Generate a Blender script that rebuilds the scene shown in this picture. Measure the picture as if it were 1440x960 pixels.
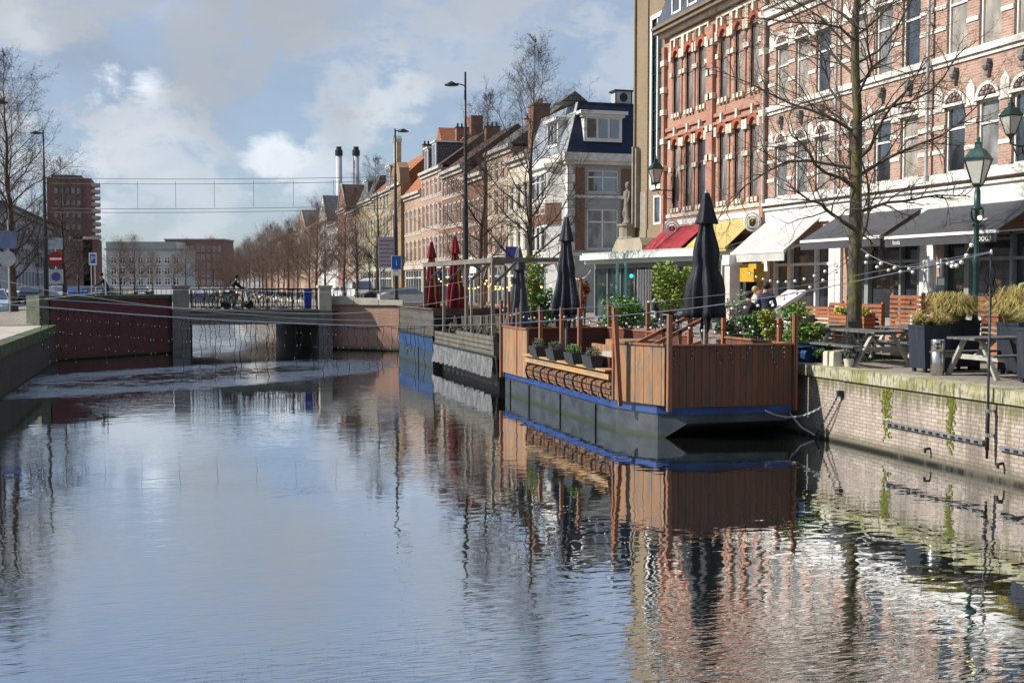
import bpy, bmesh, math, random
from mathutils import Vector, Matrix
PI = math.pi
R = math.radians
for o in list(bpy.data.objects):
    bpy.data.objects.remove(o)
S = bpy.context.scene
C = S.collection
# ------------------------------------------------------------------ camera, world, sun, exposure
FPX = 1600.0                      # focal length in pixels of the 1440 x 960 photograph
PITCH = math.atan(82 / FPX)
YAW = math.atan(480 * math.cos(PITCH) / FPX)
CAMZ = 3.25                       # eye height above the water, quays are at 1.5
cd = bpy.data.cameras.new('camera')
cam = bpy.data.objects.new('camera', cd)
C.objects.link(cam)
cam.location = (0, 0, CAMZ)
cam.rotation_euler = (PI / 2 - PITCH, 0, -YAW)
cd.sensor_width = 36
cd.lens = 36 * FPX / 1440
cd.clip_start = 0.1
cd.clip_end = 6000
S.camera = cam
CM = cam.rotation_euler.to_matrix()

SUN_EL = R(36)
SUN_AZ = R(-74)                   # from +Y, clockwise
sunv = Vector((math.sin(SUN_AZ) * math.cos(SUN_EL), math.cos(SUN_AZ) * math.cos(SUN_EL), math.sin(SUN_EL)))
ld = bpy.data.lights.new('sun', 'SUN')
ld.energy = 5.0
ld.angle = R(0.6)
ld.color = (1.0, 0.95, 0.87)
lo = bpy.data.objects.new('sun', ld)
C.objects.link(lo)
lo.rotation_euler = sunv.to_track_quat('Z', 'Y').to_euler()
lo.location = (-60, 30, 60)

W = bpy.data.worlds.new('World')
S.world = W
W.use_nodes = True
wt = W.node_tree
wt.nodes.clear()


def wn(t, **k):
    n = wt.nodes.new(t)
    for a, b in k.items():
        setattr(n, a, b)
    return n


def wl(a, b):
    wt.links.new(a, b)


def wmath(op, a, b=None, clamp=False):
    n = wn('ShaderNodeMath', operation=op, use_clamp=clamp)
    for i, v in enumerate((a, b)):
        if v is None:
            continue
        if isinstance(v, (int, float)):
            n.inputs[i].default_value = v
        else:
            wl(v, n.inputs[i])
    return n.outputs[0]


def wramp(v, a, b, c=0.0, d=1.0):
    n = wn('ShaderNodeMapRange', interpolation_type='SMOOTHSTEP')
    wl(v, n.inputs[0])
    for i, x in enumerate((a, b, c, d)):
        n.inputs[i + 1].default_value = x
    return n.outputs[0]


def wmix(f, a, b):
    n = wn('ShaderNodeMix', data_type='RGBA')
    if isinstance(f, (int, float)):
        n.inputs[0].default_value = f
    else:
        wl(f, n.inputs[0])
    for i, v in ((6, a), (7, b)):
        if isinstance(v, tuple):
            n.inputs[i].default_value = (*v, 1)
        else:
            wl(v, n.inputs[i])
    return n.outputs[2]


sky = wn('ShaderNodeTexSky', sky_type='NISHITA')
sky.sun_disc = False
sky.sun_elevation = SUN_EL
sky.sun_rotation = SUN_AZ
sky.altitude = 0
sky.air_density = 1.0
sky.dust_density = 0.6
sky.ozone_density = 1.3
tc = wn('ShaderNodeTexCoord')
dirv = tc.outputs['Generated']
sx = wn('ShaderNodeSeparateXYZ')
wl(dirv, sx.inputs[0])
elev = sx.outputs[2]


def wnoise(scale, zs, detail, rough, off, dist=0.0):
    m = wn('ShaderNodeMapping')
    wl(dirv, m.inputs[0])
    m.inputs['Location'].default_value = off
    m.inputs['Scale'].default_value = (1, 1, zs)
    n = wn('ShaderNodeTexNoise')
    wl(m.outputs[0], n.inputs['Vector'])
    n.inputs['Scale'].default_value = scale
    n.inputs['Detail'].default_value = detail
    n.inputs['Roughness'].default_value = rough
    n.inputs['Distortion'].default_value = dist
    return n.outputs[0]


def pxdir(px, py):
    d = CM @ Vector((px - 720, 480 - py, -FPX))
    return d.normalized()


big = wnoise(2.6, 2.4, 7, 0.5, (3.1, 0.4, 1.2), 0.15)
fine = wnoise(9.0, 1.6, 9, 0.56, (0.7, 2.2, 0.3), 0.2)
fine2 = wnoise(24.0, 1.5, 8, 0.6, (2.7, 1.2, 4.3), 0.3)
tone = wnoise(4.2, 1.8, 6, 0.55, (5.0, 1.0, 2.0), 0.3)
# wide grey cloud bank, thinning to clear pale blue near the horizon
bank = wmath('MULTIPLY', wmath('MULTIPLY', wramp(big, 0.36, 0.60), wramp(elev, 0.02, 0.13)), wramp(elev, 0.42, 0.27, .25, 1.0))
col = wmix(wmath('MULTIPLY', bank, 0.9), sky.outputs[0], (3.5, 4.1, 5.2))
col = wmix(0.5, col, (3.7, 4.75, 6.5))
light = wmath('MULTIPLY', wramp(tone, 0.47, 0.66), wmath('MULTIPLY', bank, 0.6))
col = wmix(light, col, (6.0, 6.6, 7.5))
dark = wmath('MULTIPLY', wramp(tone, 0.46, 0.30), wmath('MULTIPLY', wmath('MULTIPLY', wramp(elev, 0.08, 0.2), wramp(elev, 0.3, 0.22)), 0.5))
col = wmix(dark, col, (2.7, 3.0, 3.6))
# a few separate cumulus heads
for (px, py, rad, br, am) in ((155, 110, 0.032, 9.6, .9), (205, 122, 0.03, 9.2, .85), (200, 168, 0.055, 6.6, .7), (395, 214, 0.034, 8.8, .85), (425, 240, 0.04, 7.6, .7), (230, 225, 0.06, 6.8, .6), (490, 110, 0.085, 6.2, .6),
                              (60, 60, 0.08, 6.2, .55), (640, 60, .12, 6.6, .4), (-100, 200, .12, 7.5, .8), (900, 90, .07, 6.5, .5), (560, 130, .05, 7.4, .5), (280, 60, .09, 4.5, .7), (110, 25, .09, 4.7, .75), (-20, 60, .08, 5.8, .6), (420, 5, .11, 4.3, .75), (640, -10, .11, 4.7, .6), (45, 55, .03, 6.6, .5)):
    d = pxdir(px, py)
    v = wn('ShaderNodeVectorMath', operation='DISTANCE')
    wl(dirv, v.inputs[0])
    v.inputs[1].default_value = d
    q = wmath('SUBTRACT', 1.0, wmath('DIVIDE', v.outputs['Value'], rad))
    q = wmath('ADD', q, wmath('ADD', wmath('MULTIPLY', wmath('SUBTRACT', fine, 0.5), 3.2), wmath('MULTIPLY', wmath('SUBTRACT', fine2, 0.5), 1.7)))
    col = wmix(wmath('MULTIPLY', wramp(q, 0.1, 0.7), am), col, (br * .92, br * .98, br * 1.06))
bg = wn('ShaderNodeBackground')
wl(col, bg.inputs[0])
bg.inputs[1].default_value = 0.088
wo = wn('ShaderNodeOutputWorld')
wl(bg.outputs[0], wo.inputs[0])

S.view_settings.view_transform = 'Standard'
S.view_settings.look = 'None'
S.view_settings.gamma = 1
S.view_settings.exposure = 0.36
S.view_settings.use_curve_mapping = False
S.render.engine = 'CYCLES'
S.cycles.max_bounces = 6
S.cycles.caustics_reflective = False
S.cycles.caustics_refractive = False
S.cycles.use_denoising = True
# ------------------------------------------------------------------ placement helpers


def G(px, py, z):
    """where the line of sight through a photo point meets height z"""
    d = pxdir(px, py)
    t = (z - CAMZ) / d.z
    return Vector((d.x * t, d.y * t, z))


def onX(px, py, X):
    d = pxdir(px, py)
    t = X / d.x
    return Vector((X, d.y * t, CAMZ + d.z * t))


def dep(px, py, D):
    """point at camera depth D"""
    v = CM @ Vector(((px - 720) / FPX * D, (480 - py) / FPX * D, -D))
    return v + Vector((0, 0, CAMZ))


def yat(px, X):
    return onX(px, 398, X).y


# ------------------------------------------------------------------ materials
MATS = {}


class NT:
    def __init__(s, name):
        s.m = bpy.data.materials.new(name)
        s.m.use_nodes = True
        s.t = s.m.node_tree
        s.t.nodes.clear()
        s.out = s.n('ShaderNodeOutputMaterial')
        s.b = s.n('ShaderNodeBsdfPrincipled')
        s.l(s.b.outputs[0], s.out.inputs[0])
        s.tc = s.n('ShaderNodeTexCoord')

    def n(s, t, **k):
        n = s.t.nodes.new(t)
        for a, b in k.items():
            setattr(n, a, b)
        return n

    def l(s, a, b):
        s.t.links.new(a, b)

    def math(s, op, a, b=None, clamp=False):
        n = s.n('ShaderNodeMath', operation=op, use_clamp=clamp)
        for i, v in enumerate((a, b)):
            if v is None:
                continue
            if isinstance(v, (int, float)):
                n.inputs[i].default_value = v
            else:
                s.l(v, n.inputs[i])
        return n.outputs[0]

    def ramp(s, v, a, b, c=0.0, d=1.0):
        n = s.n('ShaderNodeMapRange', interpolation_type='SMOOTHSTEP')
        s.l(v, n.inputs[0])
        for i, x in enumerate((a, b, c, d)):
            n.inputs[i + 1].default_value = x
        return n.outputs[0]

    def mix(s, f, a, b, bt='MIX'):
        n = s.n('ShaderNodeMix', data_type='RGBA', blend_type=bt)
        if isinstance(f, (int, float)):
            n.inputs[0].default_value = f
        else:
            s.l(f, n.inputs[0])
        for i, v in ((6, a), (7, b)):
            if isinstance(v, tuple):
                n.inputs[i].default_value = (*v[:3], 1)
            else:
                s.l(v, n.inputs[i])
        return n.outputs[2]

    def vec(s, scale=(1, 1, 1), loc=(0, 0, 0), src='Object'):
        m = s.n('ShaderNodeMapping')
        s.l(s.tc.outputs[src], m.inputs[0])
        m.inputs['Scale'].default_value = scale
        m.inputs['Location'].default_value = loc
        return m.outputs[0]

    def noise(s, v, scale, detail=5, rough=.55, dist=0):
        n = s.n('ShaderNodeTexNoise')
        s.l(v, n.inputs['Vector'])
        n.inputs['Scale'].default_value = scale
        n.inputs['Detail'].default_value = detail
        n.inputs['Roughness'].default_value = rough
        n.inputs['Distortion'].default_value = dist
        return n.outputs[0]

    def bump(s, h, strength, dist=.02, prev=None):
        n = s.n('ShaderNodeBump')
        n.inputs['Strength'].default_value = strength
        n.inputs['Distance'].default_value = dist
        s.l(h, n.inputs['Height'])
        if prev is not None:
            s.l(prev, n.inputs['Normal'])
        return n.outputs[0]

    def fin(s, col, rough=.7, metal=0, spec=.4, nrm=None):
        if isinstance(col, tuple):
            s.b.inputs['Base Color'].default_value = (*col[:3], 1)
        else:
            s.l(col, s.b.inputs['Base Color'])
        if isinstance(rough, (int, float)):
            s.b.inputs['Roughness'].default_value = rough
        else:
            s.l(rough, s.b.inputs['Roughness'])
        s.b.inputs['Metallic'].default_value = metal
        s.b.inputs['Specular IOR Level'].default_value = spec
        if nrm is not None:
            s.l(nrm, s.b.inputs['Normal'])
        return s.m


def sc(c, k):
    return tuple(min(1, x * k) for x in c)


def mat(name, col, rough=.7, metal=0, var=.18, vs=2.5, bump=0, spec=.4, col2=None, str_=(1, 1, 1)):
    if name in MATS:
        return MATS[name]
    t = NT(name)
    v = t.vec(str_)
    n = t.noise(v, vs, 6, .6)
    n2 = t.noise(v, vs * 7, 4, .6)
    f = t.ramp(t.math('ADD', t.math('MULTIPLY', n, .7), t.math('MULTIPLY', n2, .3)), .33, .67)
    c = t.mix(f, sc(col, 1 - var), col2 if col2 else sc(col, 1 + var))
    nr = t.bump(n2, bump, .02) if bump else None
    MATS[name] = t.fin(c, t.ramp(n2, .3, .7, max(.03, rough - .08), min(1, rough + .08)), metal, spec, nr)
    return MATS[name]


def brick(name, c1, c2, mortar, bw=.23, bh=.075, msz=.011, bump=.5, stain=.35, moss=None, vert=False, rough=.85, big=.6, spec=.3):
    if name in MATS:
        return MATS[name]
    t = NT(name)
    s = t.n('ShaderNodeSeparateXYZ')
    t.l(t.tc.outputs['Object'], s.inputs[0])
    u = t.math('ADD', s.outputs[0], s.outputs[1])
    cb = t.n('ShaderNodeCombineXYZ')
    if vert:
        t.l(s.outputs[2], cb.inputs[0])
        t.l(u, cb.inputs[1])
    else:
        t.l(u, cb.inputs[0])
        t.l(s.outputs[2], cb.inputs[1])
    b = t.n('ShaderNodeTexBrick')
    t.l(cb.outputs[0], b.inputs['Vector'])
    b.inputs['Scale'].default_value = 1
    b.inputs['Brick Width'].default_value = bw
    b.inputs['Row Height'].default_value = bh
    b.inputs['Mortar Size'].default_value = msz
    b.inputs['Mortar Smooth'].default_value = .2
    b.inputs['Bias'].default_value = 0
    b.inputs['Color1'].default_value = (*c1, 1)
    b.inputs['Color2'].default_value = (*c2, 1)
    b.inputs['Mortar'].default_value = (*mortar, 1)
    v = t.vec((1, 1, 1))
    n = t.noise(v, big, 7, .62)
    n2 = t.noise(v, 9, 4, .6)
    c = t.mix(t.math('MULTIPLY', t.ramp(n, .42, .7), stain), b.outputs[0], sc(c1, .45))
    c = t.mix(t.math('MULTIPLY', t.ramp(n2, .5, .72), stain * .8), c, sc(mortar, 1.0))
    if moss:
        vs_ = t.noise(t.vec((2.2, 2.2, .12)), 1.6, 5, .6)
        vs2 = t.noise(t.vec((5, 5, 5)), 1.6, 5, .7)
        m1 = t.math('MULTIPLY', t.ramp(vs_, moss[1], moss[1] + .1), t.ramp(vs2, .35, .6))
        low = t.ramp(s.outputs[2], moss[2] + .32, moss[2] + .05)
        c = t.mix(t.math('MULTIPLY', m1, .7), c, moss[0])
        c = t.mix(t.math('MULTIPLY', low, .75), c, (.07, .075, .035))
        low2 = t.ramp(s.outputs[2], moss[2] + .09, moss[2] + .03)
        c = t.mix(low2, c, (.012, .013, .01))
        if len(moss) > 3:
            dr = t.noise(t.vec((7, 7, .5)), 1.5, 5, .7)
            tp = t.ramp(t.math('ADD', s.outputs[2], t.math('MULTIPLY', t.math('SUBTRACT', dr, .5), 1.5)), .95, 1.25)
            c = t.mix(t.math('MULTIPLY', tp, .8), c, (.12, .12, .045))
            bk = t.noise(t.vec((1.5, 1.5, .3), (4, 4, 4)), 1.2, 6, .7)
            c = t.mix(t.math('MULTIPLY', t.ramp(bk, .48, .62), .7), c, (.14, .12, .10))
    h = t.math('MULTIPLY', b.outputs[1], -1)
    nr = t.bump(h, bump, .012)
    nr = t.bump(n2, bump * .5, .01, nr)
    MATS[name] = t.fin(c, rough, 0, spec, nr)
    return MATS[name]


def wood(name, c, plank=.14, vert=True, grain=.3, rough=.65, c2=None):
    if name in MATS:
        return MATS[name]
    t = NT(name)
    s = t.n('ShaderNodeSeparateXYZ')
    t.l(t.tc.outputs['Object'], s.inputs[0])
    u = t.math('ADD', s.outputs[0], s.outputs[1])
    k = t.math('DIVIDE', u if vert else s.outputs[2], plank)
    fl = t.math('FLOOR', k)
    fr = t.math('FRACT', k)
    edge = t.math('MINIMUM', fr, t.math('SUBTRACT', 1.0, fr))
    gap = t.ramp(edge, .0, .07)
    wnz = t.n('ShaderNodeTexWhiteNoise', noise_dimensions='1D')
    t.l(fl, wnz.inputs['W'])
    g = t.noise(t.vec((14, 14, 1.2) if vert else (1.2, 1.2, 14)), 3, 6, .6, .6)
    big = t.noise(t.vec(), 1.1, 5, .6)
    f = t.math('ADD', t.math('MULTIPLY', wnz.outputs[0], .45), t.math('ADD', t.math('MULTIPLY', t.ramp(g, .3, .7), .35), t.math('MULTIPLY', t.ramp(big, .35, .65), .2)))
    cc = t.mix(f, sc(c, 1 - grain), c2 if c2 else sc(c, 1 + grain))
    st = t.noise(t.vec((2.2, 2.2, .5) if vert else (.5, .5, 2.2)), 2.4, 7, .7)
    lum = (c[0] + c[1] + c[2]) / 3
    cc = t.mix(t.math('MULTIPLY', t.ramp(st, .45, .62), .75), cc, (lum * .75, lum * .68, lum * .6))
    st2 = t.noise(t.vec((9, 9, .7) if vert else (.7, .7, 9)), 2.0, 5, .7)
    cc = t.mix(t.math('MULTIPLY', t.ramp(st2, .56, .7), .5), cc, sc(c, .35))
    cc = t.mix(t.ramp(gap, 0, 1, .85, 0), cc, sc(c, .15))
    nr = t.bump(gap, .6, .01)
    nr = t.bump(g, .25, .008, nr)
    MATS[name] = t.fin(cc, rough, 0, .35, nr)
    return MATS[name]


def glassmat(name, col, rough=.06, spec=.9, var=.5):
    if name in MATS:
        return MATS[name]
    t = NT(name)
    n = t.noise(t.vec((1.2, 1.2, .5)), 1.6, 4, .6)
    c = t.mix(t.ramp(n, .35, .65), sc(col, 1 - var), sc(col, 1 + var))
    w = t.noise(t.vec((1, 1, 1)), 1.2, 3, .5)
    nr = t.bump(w, .12, .05)
    t.b.inputs['IOR'].default_value = 2.0
    MATS[name] = t.fin(c, rough, 0, spec, nr)
    return MATS[name]


def emis(name, col, st):
    if name in MATS:
        return MATS[name]
    t = NT(name)
    t.b.inputs['Emission Color'].default_value = (*col, 1)
    t.b.inputs['Emission Strength'].default_value = st
    MATS[name] = t.fin(col, .4)
    return MATS[name]


# ------------------------------------------------------------------ mesh builder
class MB:
    def __init__(s):
        s.v = []
        s.f = []
        s.m = []

    def face(s, pts, m=0):
        k = len(s.v)
        s.v += [tuple(p) for p in pts]
        s.f.append(tuple(range(k, k + len(pts))))
        s.m.append(m)

    def box(s, x0, x1, y0, y1, z0, z1, m=0):
        if x0 > x1: x0, x1 = x1, x0
        if y0 > y1: y0, y1 = y1, y0
        if z0 > z1: z0, z1 = z1, z0
        k = len(s.v)
        s.v += [(x0, y0, z0), (x1, y0, z0), (x1, y1, z0), (x0, y1, z0), (x0, y0, z1), (x1, y0, z1), (x1, y1, z1), (x0, y1, z1)]
        for f in ((0, 3, 2, 1), (4, 5, 6, 7), (0, 1, 5, 4), (1, 2, 6, 5), (2, 3, 7, 6), (3, 0, 4, 7)):
            s.f.append(tuple(k + i for i in f))
            s.m.append(m)
        return s

    def bar(s, a, b, w, h, m=0, up=(0, 0, 1)):
        """rectangular bar from a to b"""
        a = Vector(a); b = Vector(b)
        d = (b - a).normalized()
        u = Vector(up)
        if abs(d.dot(u)) > .98:
            u = Vector((0, 1, 0))
        sd = d.cross(u).normalized() * w / 2
        uu = sd.cross(d).normalized() * h / 2
        k = len(s.v)
        for p in (a, b):
            s.v += [tuple(p - sd - uu), tuple(p + sd - uu), tuple(p + sd + uu), tuple(p - sd + uu)]
        for f in ((3, 2, 1, 0), (4, 5, 6, 7), (0, 1, 5, 4), (1, 2, 6, 5), (2, 3, 7, 6), (3, 0, 4, 7)):
            s.f.append(tuple(k + i for i in f))
            s.m.append(m)
        return s

    def tube(s, pts, rad, n=6, m=0, cap=True):
        pts = [Vector(p) for p in pts]
        if isinstance(rad, (int, float)):
            rad = [rad] * len(pts)
        k0 = len(s.v)
        prev = None
        for i, p in enumerate(pts):
            d = (pts[min(i + 1, len(pts) - 1)] - pts[max(i - 1, 0)])
            if d.length < 1e-9:
                d = Vector((0, 0, 1))
            d.normalize()
            if prev is None:
                ref = Vector((0, 0, 1)) if abs(d.z) < .9 else Vector((1, 0, 0))
                a = d.cross(ref).normalized()
            else:
                a = (prev - d * prev.dot(d))
                a = a.normalized() if a.length > 1e-6 else d.orthogonal().normalized()
            prev = a
            b = d.cross(a)
            for j in range(n):
                t = 2 * PI * j / n
                q = p + (a * math.cos(t) + b * math.sin(t)) * rad[i]
                s.v.append((q.x, q.y, q.z))
        for i in range(len(pts) - 1):
            for j in range(n):
                j2 = (j + 1) % n
                s.f.append((k0 + i * n + j, k0 + i * n + j2, k0 + (i + 1) * n + j2, k0 + (i + 1) * n + j))
                s.m.append(m)
        if cap:
            s.f.append(tuple(k0 + j for j in range(n))[::-1]); s.m.append(m)
            e = k0 + (len(pts) - 1) * n
            s.f.append(tuple(e + j for j in range(n))); s.m.append(m)
        return s

    def lathe(s, prof, n=16, c=(0, 0, 0), m=0, fold=None, square=False):
        """prof: (radius, z) list"""
        k0 = len(s.v)
        for (r, z) in prof:
            for j in range(n):
                t = 2 * PI * (j + (.5 if square else 0)) / n
                rr = r * (fold(t, z) if fold else 1)
                s.v.append((c[0] + rr * math.cos(t), c[1] + rr * math.sin(t), c[2] + z))
        for i in range(len(prof) - 1):
            for j in range(n):
                j2 = (j + 1) % n
                s.f.append((k0 + i * n + j, k0 + i * n + j2, k0 + (i + 1) * n + j2, k0 + (i + 1) * n + j))
                s.m.append(m)
        s.f.append(tuple(k0 + j for j in range(n))[::-1]); s.m.append(m)
        e = k0 + (len(prof) - 1) * n
        s.f.append(tuple(e + j for j in range(n))); s.m.append(m)
        return s

    def prism(s, poly, axis, a, b, m=0):
        """poly: 2d points; axis 'z': (x,y); 'y': (x,z); 'x': (y,z)"""
        def P(p, t):
            return {'z': (p[0], p[1], t), 'y': (p[0], t, p[1]), 'x': (t, p[0], p[1])}[axis]
        n = len(poly)
        k = len(s.v)
        s.v += [P(p, a) for p in poly] + [P(p, b) for p in poly]
        s.f.append(tuple(range(k, k + n))[::-1]); s.m.append(m)
        s.f.append(tuple(range(k + n, k + 2 * n))); s.m.append(m)
        for i in range(n):
            j = (i + 1) % n
            s.f.append((k + i, k + j, k + n + j, k + n + i)); s.m.append(m)
        return s

    def arc(s, cx, z, r0, r1, y0, y1, m=0, n=10, a0=0, a1=PI, ez=1.0):
        """half ring in the facade plane"""
        for i in range(n):
            t0 = a0 + (a1 - a0) * i / n
            t1 = a0 + (a1 - a0) * (i + 1) / n
            P = lambda r, t: (cx + r * math.cos(t), z + r * ez * math.sin(t))
            s.prism([P(r0, t0), P(r1, t0), P(r1, t1), P(r0, t1)], 'y', y0, y1, m)
        return s

    def ball(s, c, r, m=0, n=8, sz=1.0):
        prof = []
        for i in range(n // 2 + 1):
            t = PI * i / (n // 2)
            prof.append((max(1e-4, r * math.sin(t)), -r * math.cos(t) * sz))
        return s.lathe(prof, n, c, m)

    def leaves(s, c, rad, n, size, m=0, rnd=random, shell=.35, nm=1, flat=.5):
        cx, cy, cz = c
        for _ in range(n):
            while True:
                x, y, z = (rnd.uniform(-1, 1) for _ in range(3))
                q = x * x + y * y + z * z
                if q <= 1 and (q > shell * shell or rnd.random() < .3):
                    break
            p = Vector((cx + x * rad[0], cy + y * rad[1], cz + z * rad[2]))
            a = Vector((rnd.gauss(0, 1), rnd.gauss(0, 1), rnd.gauss(0, 1) * flat)).normalized() * size * rnd.uniform(.6, 1.3)
            b = a.orthogonal().normalized()
            b.rotate(Matrix.Rotation(rnd.uniform(0, 2 * PI), 3, a.normalized()))
            b = b * size * .45
            s.face([p - a, p + b, p + a, p - b], m + (rnd.randrange(nm) if nm > 1 else 0))
        return s

    def cut(s):
        s.__dict__.setdefault('cuts', []).append(len(s.f))

    def builds(s, name, mats, parent=None):
        """one object per piece between cut marks"""
        cs = sorted(set([0] + s.__dict__.get('cuts', []) + [len(s.f)]))
        for a, c in zip(cs[:-1], cs[1:]):
            q = MB()
            mp = {}
            for fi in range(a, c):
                g = []
                for vi in s.f[fi]:
                    if vi not in mp:
                        mp[vi] = len(q.v)
                        q.v.append(s.v[vi])
                    g.append(mp[vi])
                q.f.append(tuple(g))
                q.m.append(s.m[fi])
            q.build(name, mats, parent)

    def build(s, name, mats, parent=None, smooth=False, loc=None, rz=0, merge=False):
        me = s.mesh(name, mats, smooth)
        return link(name, me, parent, loc, rz)

    def mesh(s, name, mats, smooth=False):
        me = bpy.data.meshes.new(name)
        me.from_pydata(s.v, [], s.f)
        if not isinstance(mats, (list, tuple)):
            mats = [mats]
        for m_ in mats:
            me.materials.append(m_)
        me.polygons.foreach_set('material_index', s.m)
        if smooth:
            me.polygons.foreach_set('use_smooth', [True] * len(s.f))
        me.update()
        return me


def link(name, me, parent=None, loc=None, rz=0):
    o = bpy.data.objects.new(name, me)
    C.objects.link(o)
    if parent is not None:
        o.parent = parent
    if loc is not None:
        o.location = loc
    if rz:
        o.rotation_euler = (0, 0, rz)
    return o


def tag(o, label=None, cat=None, group=None, kind=None):
    if label: o['label'] = label
    if cat: o['category'] = cat
    if group: o['group'] = group
    if kind: o['kind'] = kind
    return o


def thing(name, label, cat, loc=(0, 0, 0), rz=0, group=None):
    o = bpy.data.objects.new(name, None)
    C.objects.link(o)
    o.empty_display_size = .2
    o.location = loc
    o.rotation_euler = (0, 0, rz)
    return tag(o, label, cat, group)


def dup(root, loc, rz=0, label=None, group=None, scale=None):
    """a copy of a thing with copies of its parts and sub-parts"""
    r = root.copy()
    C.objects.link(r)
    r.location = loc
    r.rotation_euler = (0, 0, rz)
    if scale is not None:
        r.scale = scale if not isinstance(scale, (int, float)) else (scale,) * 3
    if label: r['label'] = label
    if group: r['group'] = group
    for ch in list(root.children):
        c = ch.copy()
        C.objects.link(c)
        c.parent = r
        for g in list(ch.children):
            d = g.copy()
            C.objects.link(d)
            d.parent = c
    return r


def text(name, body, size, parent, loc, rot, m, ext=.004, align='CENTER'):
    cu = bpy.data.curves.new(name, 'FONT')
    cu.body = body
    cu.size = size
    cu.extrude = ext
    cu.align_x = align
    cu.align_y = 'CENTER'
    o = bpy.data.objects.new(name + '_tmp', cu)
    C.objects.link(o)
    bpy.context.view_layer.update()
    me = bpy.data.meshes.new_from_object(o.evaluated_get(bpy.context.evaluated_depsgraph_get()))
    bpy.data.objects.remove(o)
    me.name = name
    me.materials.clear()
    me.materials.append(m)
    p = link(name, me, parent, loc)
    p.rotation_euler = rot
    return p


# shared materials
M = {}
M['white'] = mat('white_paint', (.74, .73, .69), .5, var=.1, vs=1.2)
M['stone'] = mat('cream_stone', (.60, .55, .45), .75, var=.24, vs=2.5)
M['stonew'] = mat('white_stone', (.68, .65, .59), .75, var=.24, vs=2.2)
M['cream'] = mat('cream_render', (.58, .53, .42), .8, var=.14, vs=.8)
M['grey'] = mat('grey_paint', (.22, .24, .24), .5, var=.15)
M['lgrey'] = mat('light_grey_paint', (.42, .44, .43), .5, var=.12)
M['black'] = mat('black_paint', (.012, .013, .015), .4, var=.2)
M['iron'] = mat('black_iron', (.018, .018, .02), .45, var=.25, vs=6)
M['green'] = mat('dark_green_paint', (.012, .045, .04), .35, var=.2)
M['steel'] = mat('brushed_steel', (.55, .54, .52), .28, 1.0, var=.08, str_=(8, 8, .5))
M['rubber'] = mat('rubber', (.015, .015, .016), .8)
M['glass'] = glassmat('window_glass', (.03, .035, .042))
M['glass2'] = glassmat('window_glass_blue', (.05, .065, .09), .05)
M['curtain'] = glassmat('curtained_glass', (.22, .22, .21), .25, .5, .45)
M['glassg'] = glassmat('green_glass', (.02, .04, .035), .06)
M['redbrick'] = brick('orange_red_brick', (.44, .235, .165), (.36, .175, .12), (.46, .33, .25), stain=.3)
M['redplain'] = mat('red_brick_trim', (.38, .19, .135), .75, var=.2, vs=3)
M['pinkbrick'] = brick('salmon_brick', (.46, .28, .215), (.33, .185, .14), (.48, .39, .32), stain=.45)
M['tanbrick'] = brick('tan_brick', (.25, .19, .125), (.20, .15, .10), (.33, .26, .17), stain=.2)
M['darkbrick'] = brick('purple_brown_brick', (.27, .135, .125), (.22, .11, .10), (.16, .11, .10), stain=.3)
M['brownbrick'] = brick('brown_brick', (.26, .12, .085), (.20, .095, .07), (.24, .17, .13), stain=.3)
M['buffbrick'] = brick('buff_brick', (.45, .30, .19), (.38, .24, .15), (.42, .34, .27), stain=.25)
M['slate'] = brick('blue_slate', (.055, .066, .088), (.075, .087, .11), (.025, .03, .04), .28, .2, .008, .5, .25, rough=.55, spec=.4)
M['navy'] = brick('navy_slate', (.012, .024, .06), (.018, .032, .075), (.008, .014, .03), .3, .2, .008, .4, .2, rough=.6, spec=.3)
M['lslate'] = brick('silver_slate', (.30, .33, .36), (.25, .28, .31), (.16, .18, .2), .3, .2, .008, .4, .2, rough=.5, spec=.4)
M['brtile'] = brick('brown_roof_tile', (.10, .055, .045), (.13, .07, .055), (.04, .025, .02), .25, .3, .03, .8, .3)
M['ortile'] = brick('orange_roof_tile', (.42, .16, .07), (.33, .12, .055), (.2, .07, .03), .25, .3, .03, .8, .2)
M['gtile'] = brick('grey_roof_tile', (.13, .125, .12), (.17, .165, .16), (.05, .05, .05), .25, .3, .03, .8, .3)
M['bronze'] = mat('brown_window_frame', (.25, .10, .08), .5)
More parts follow.
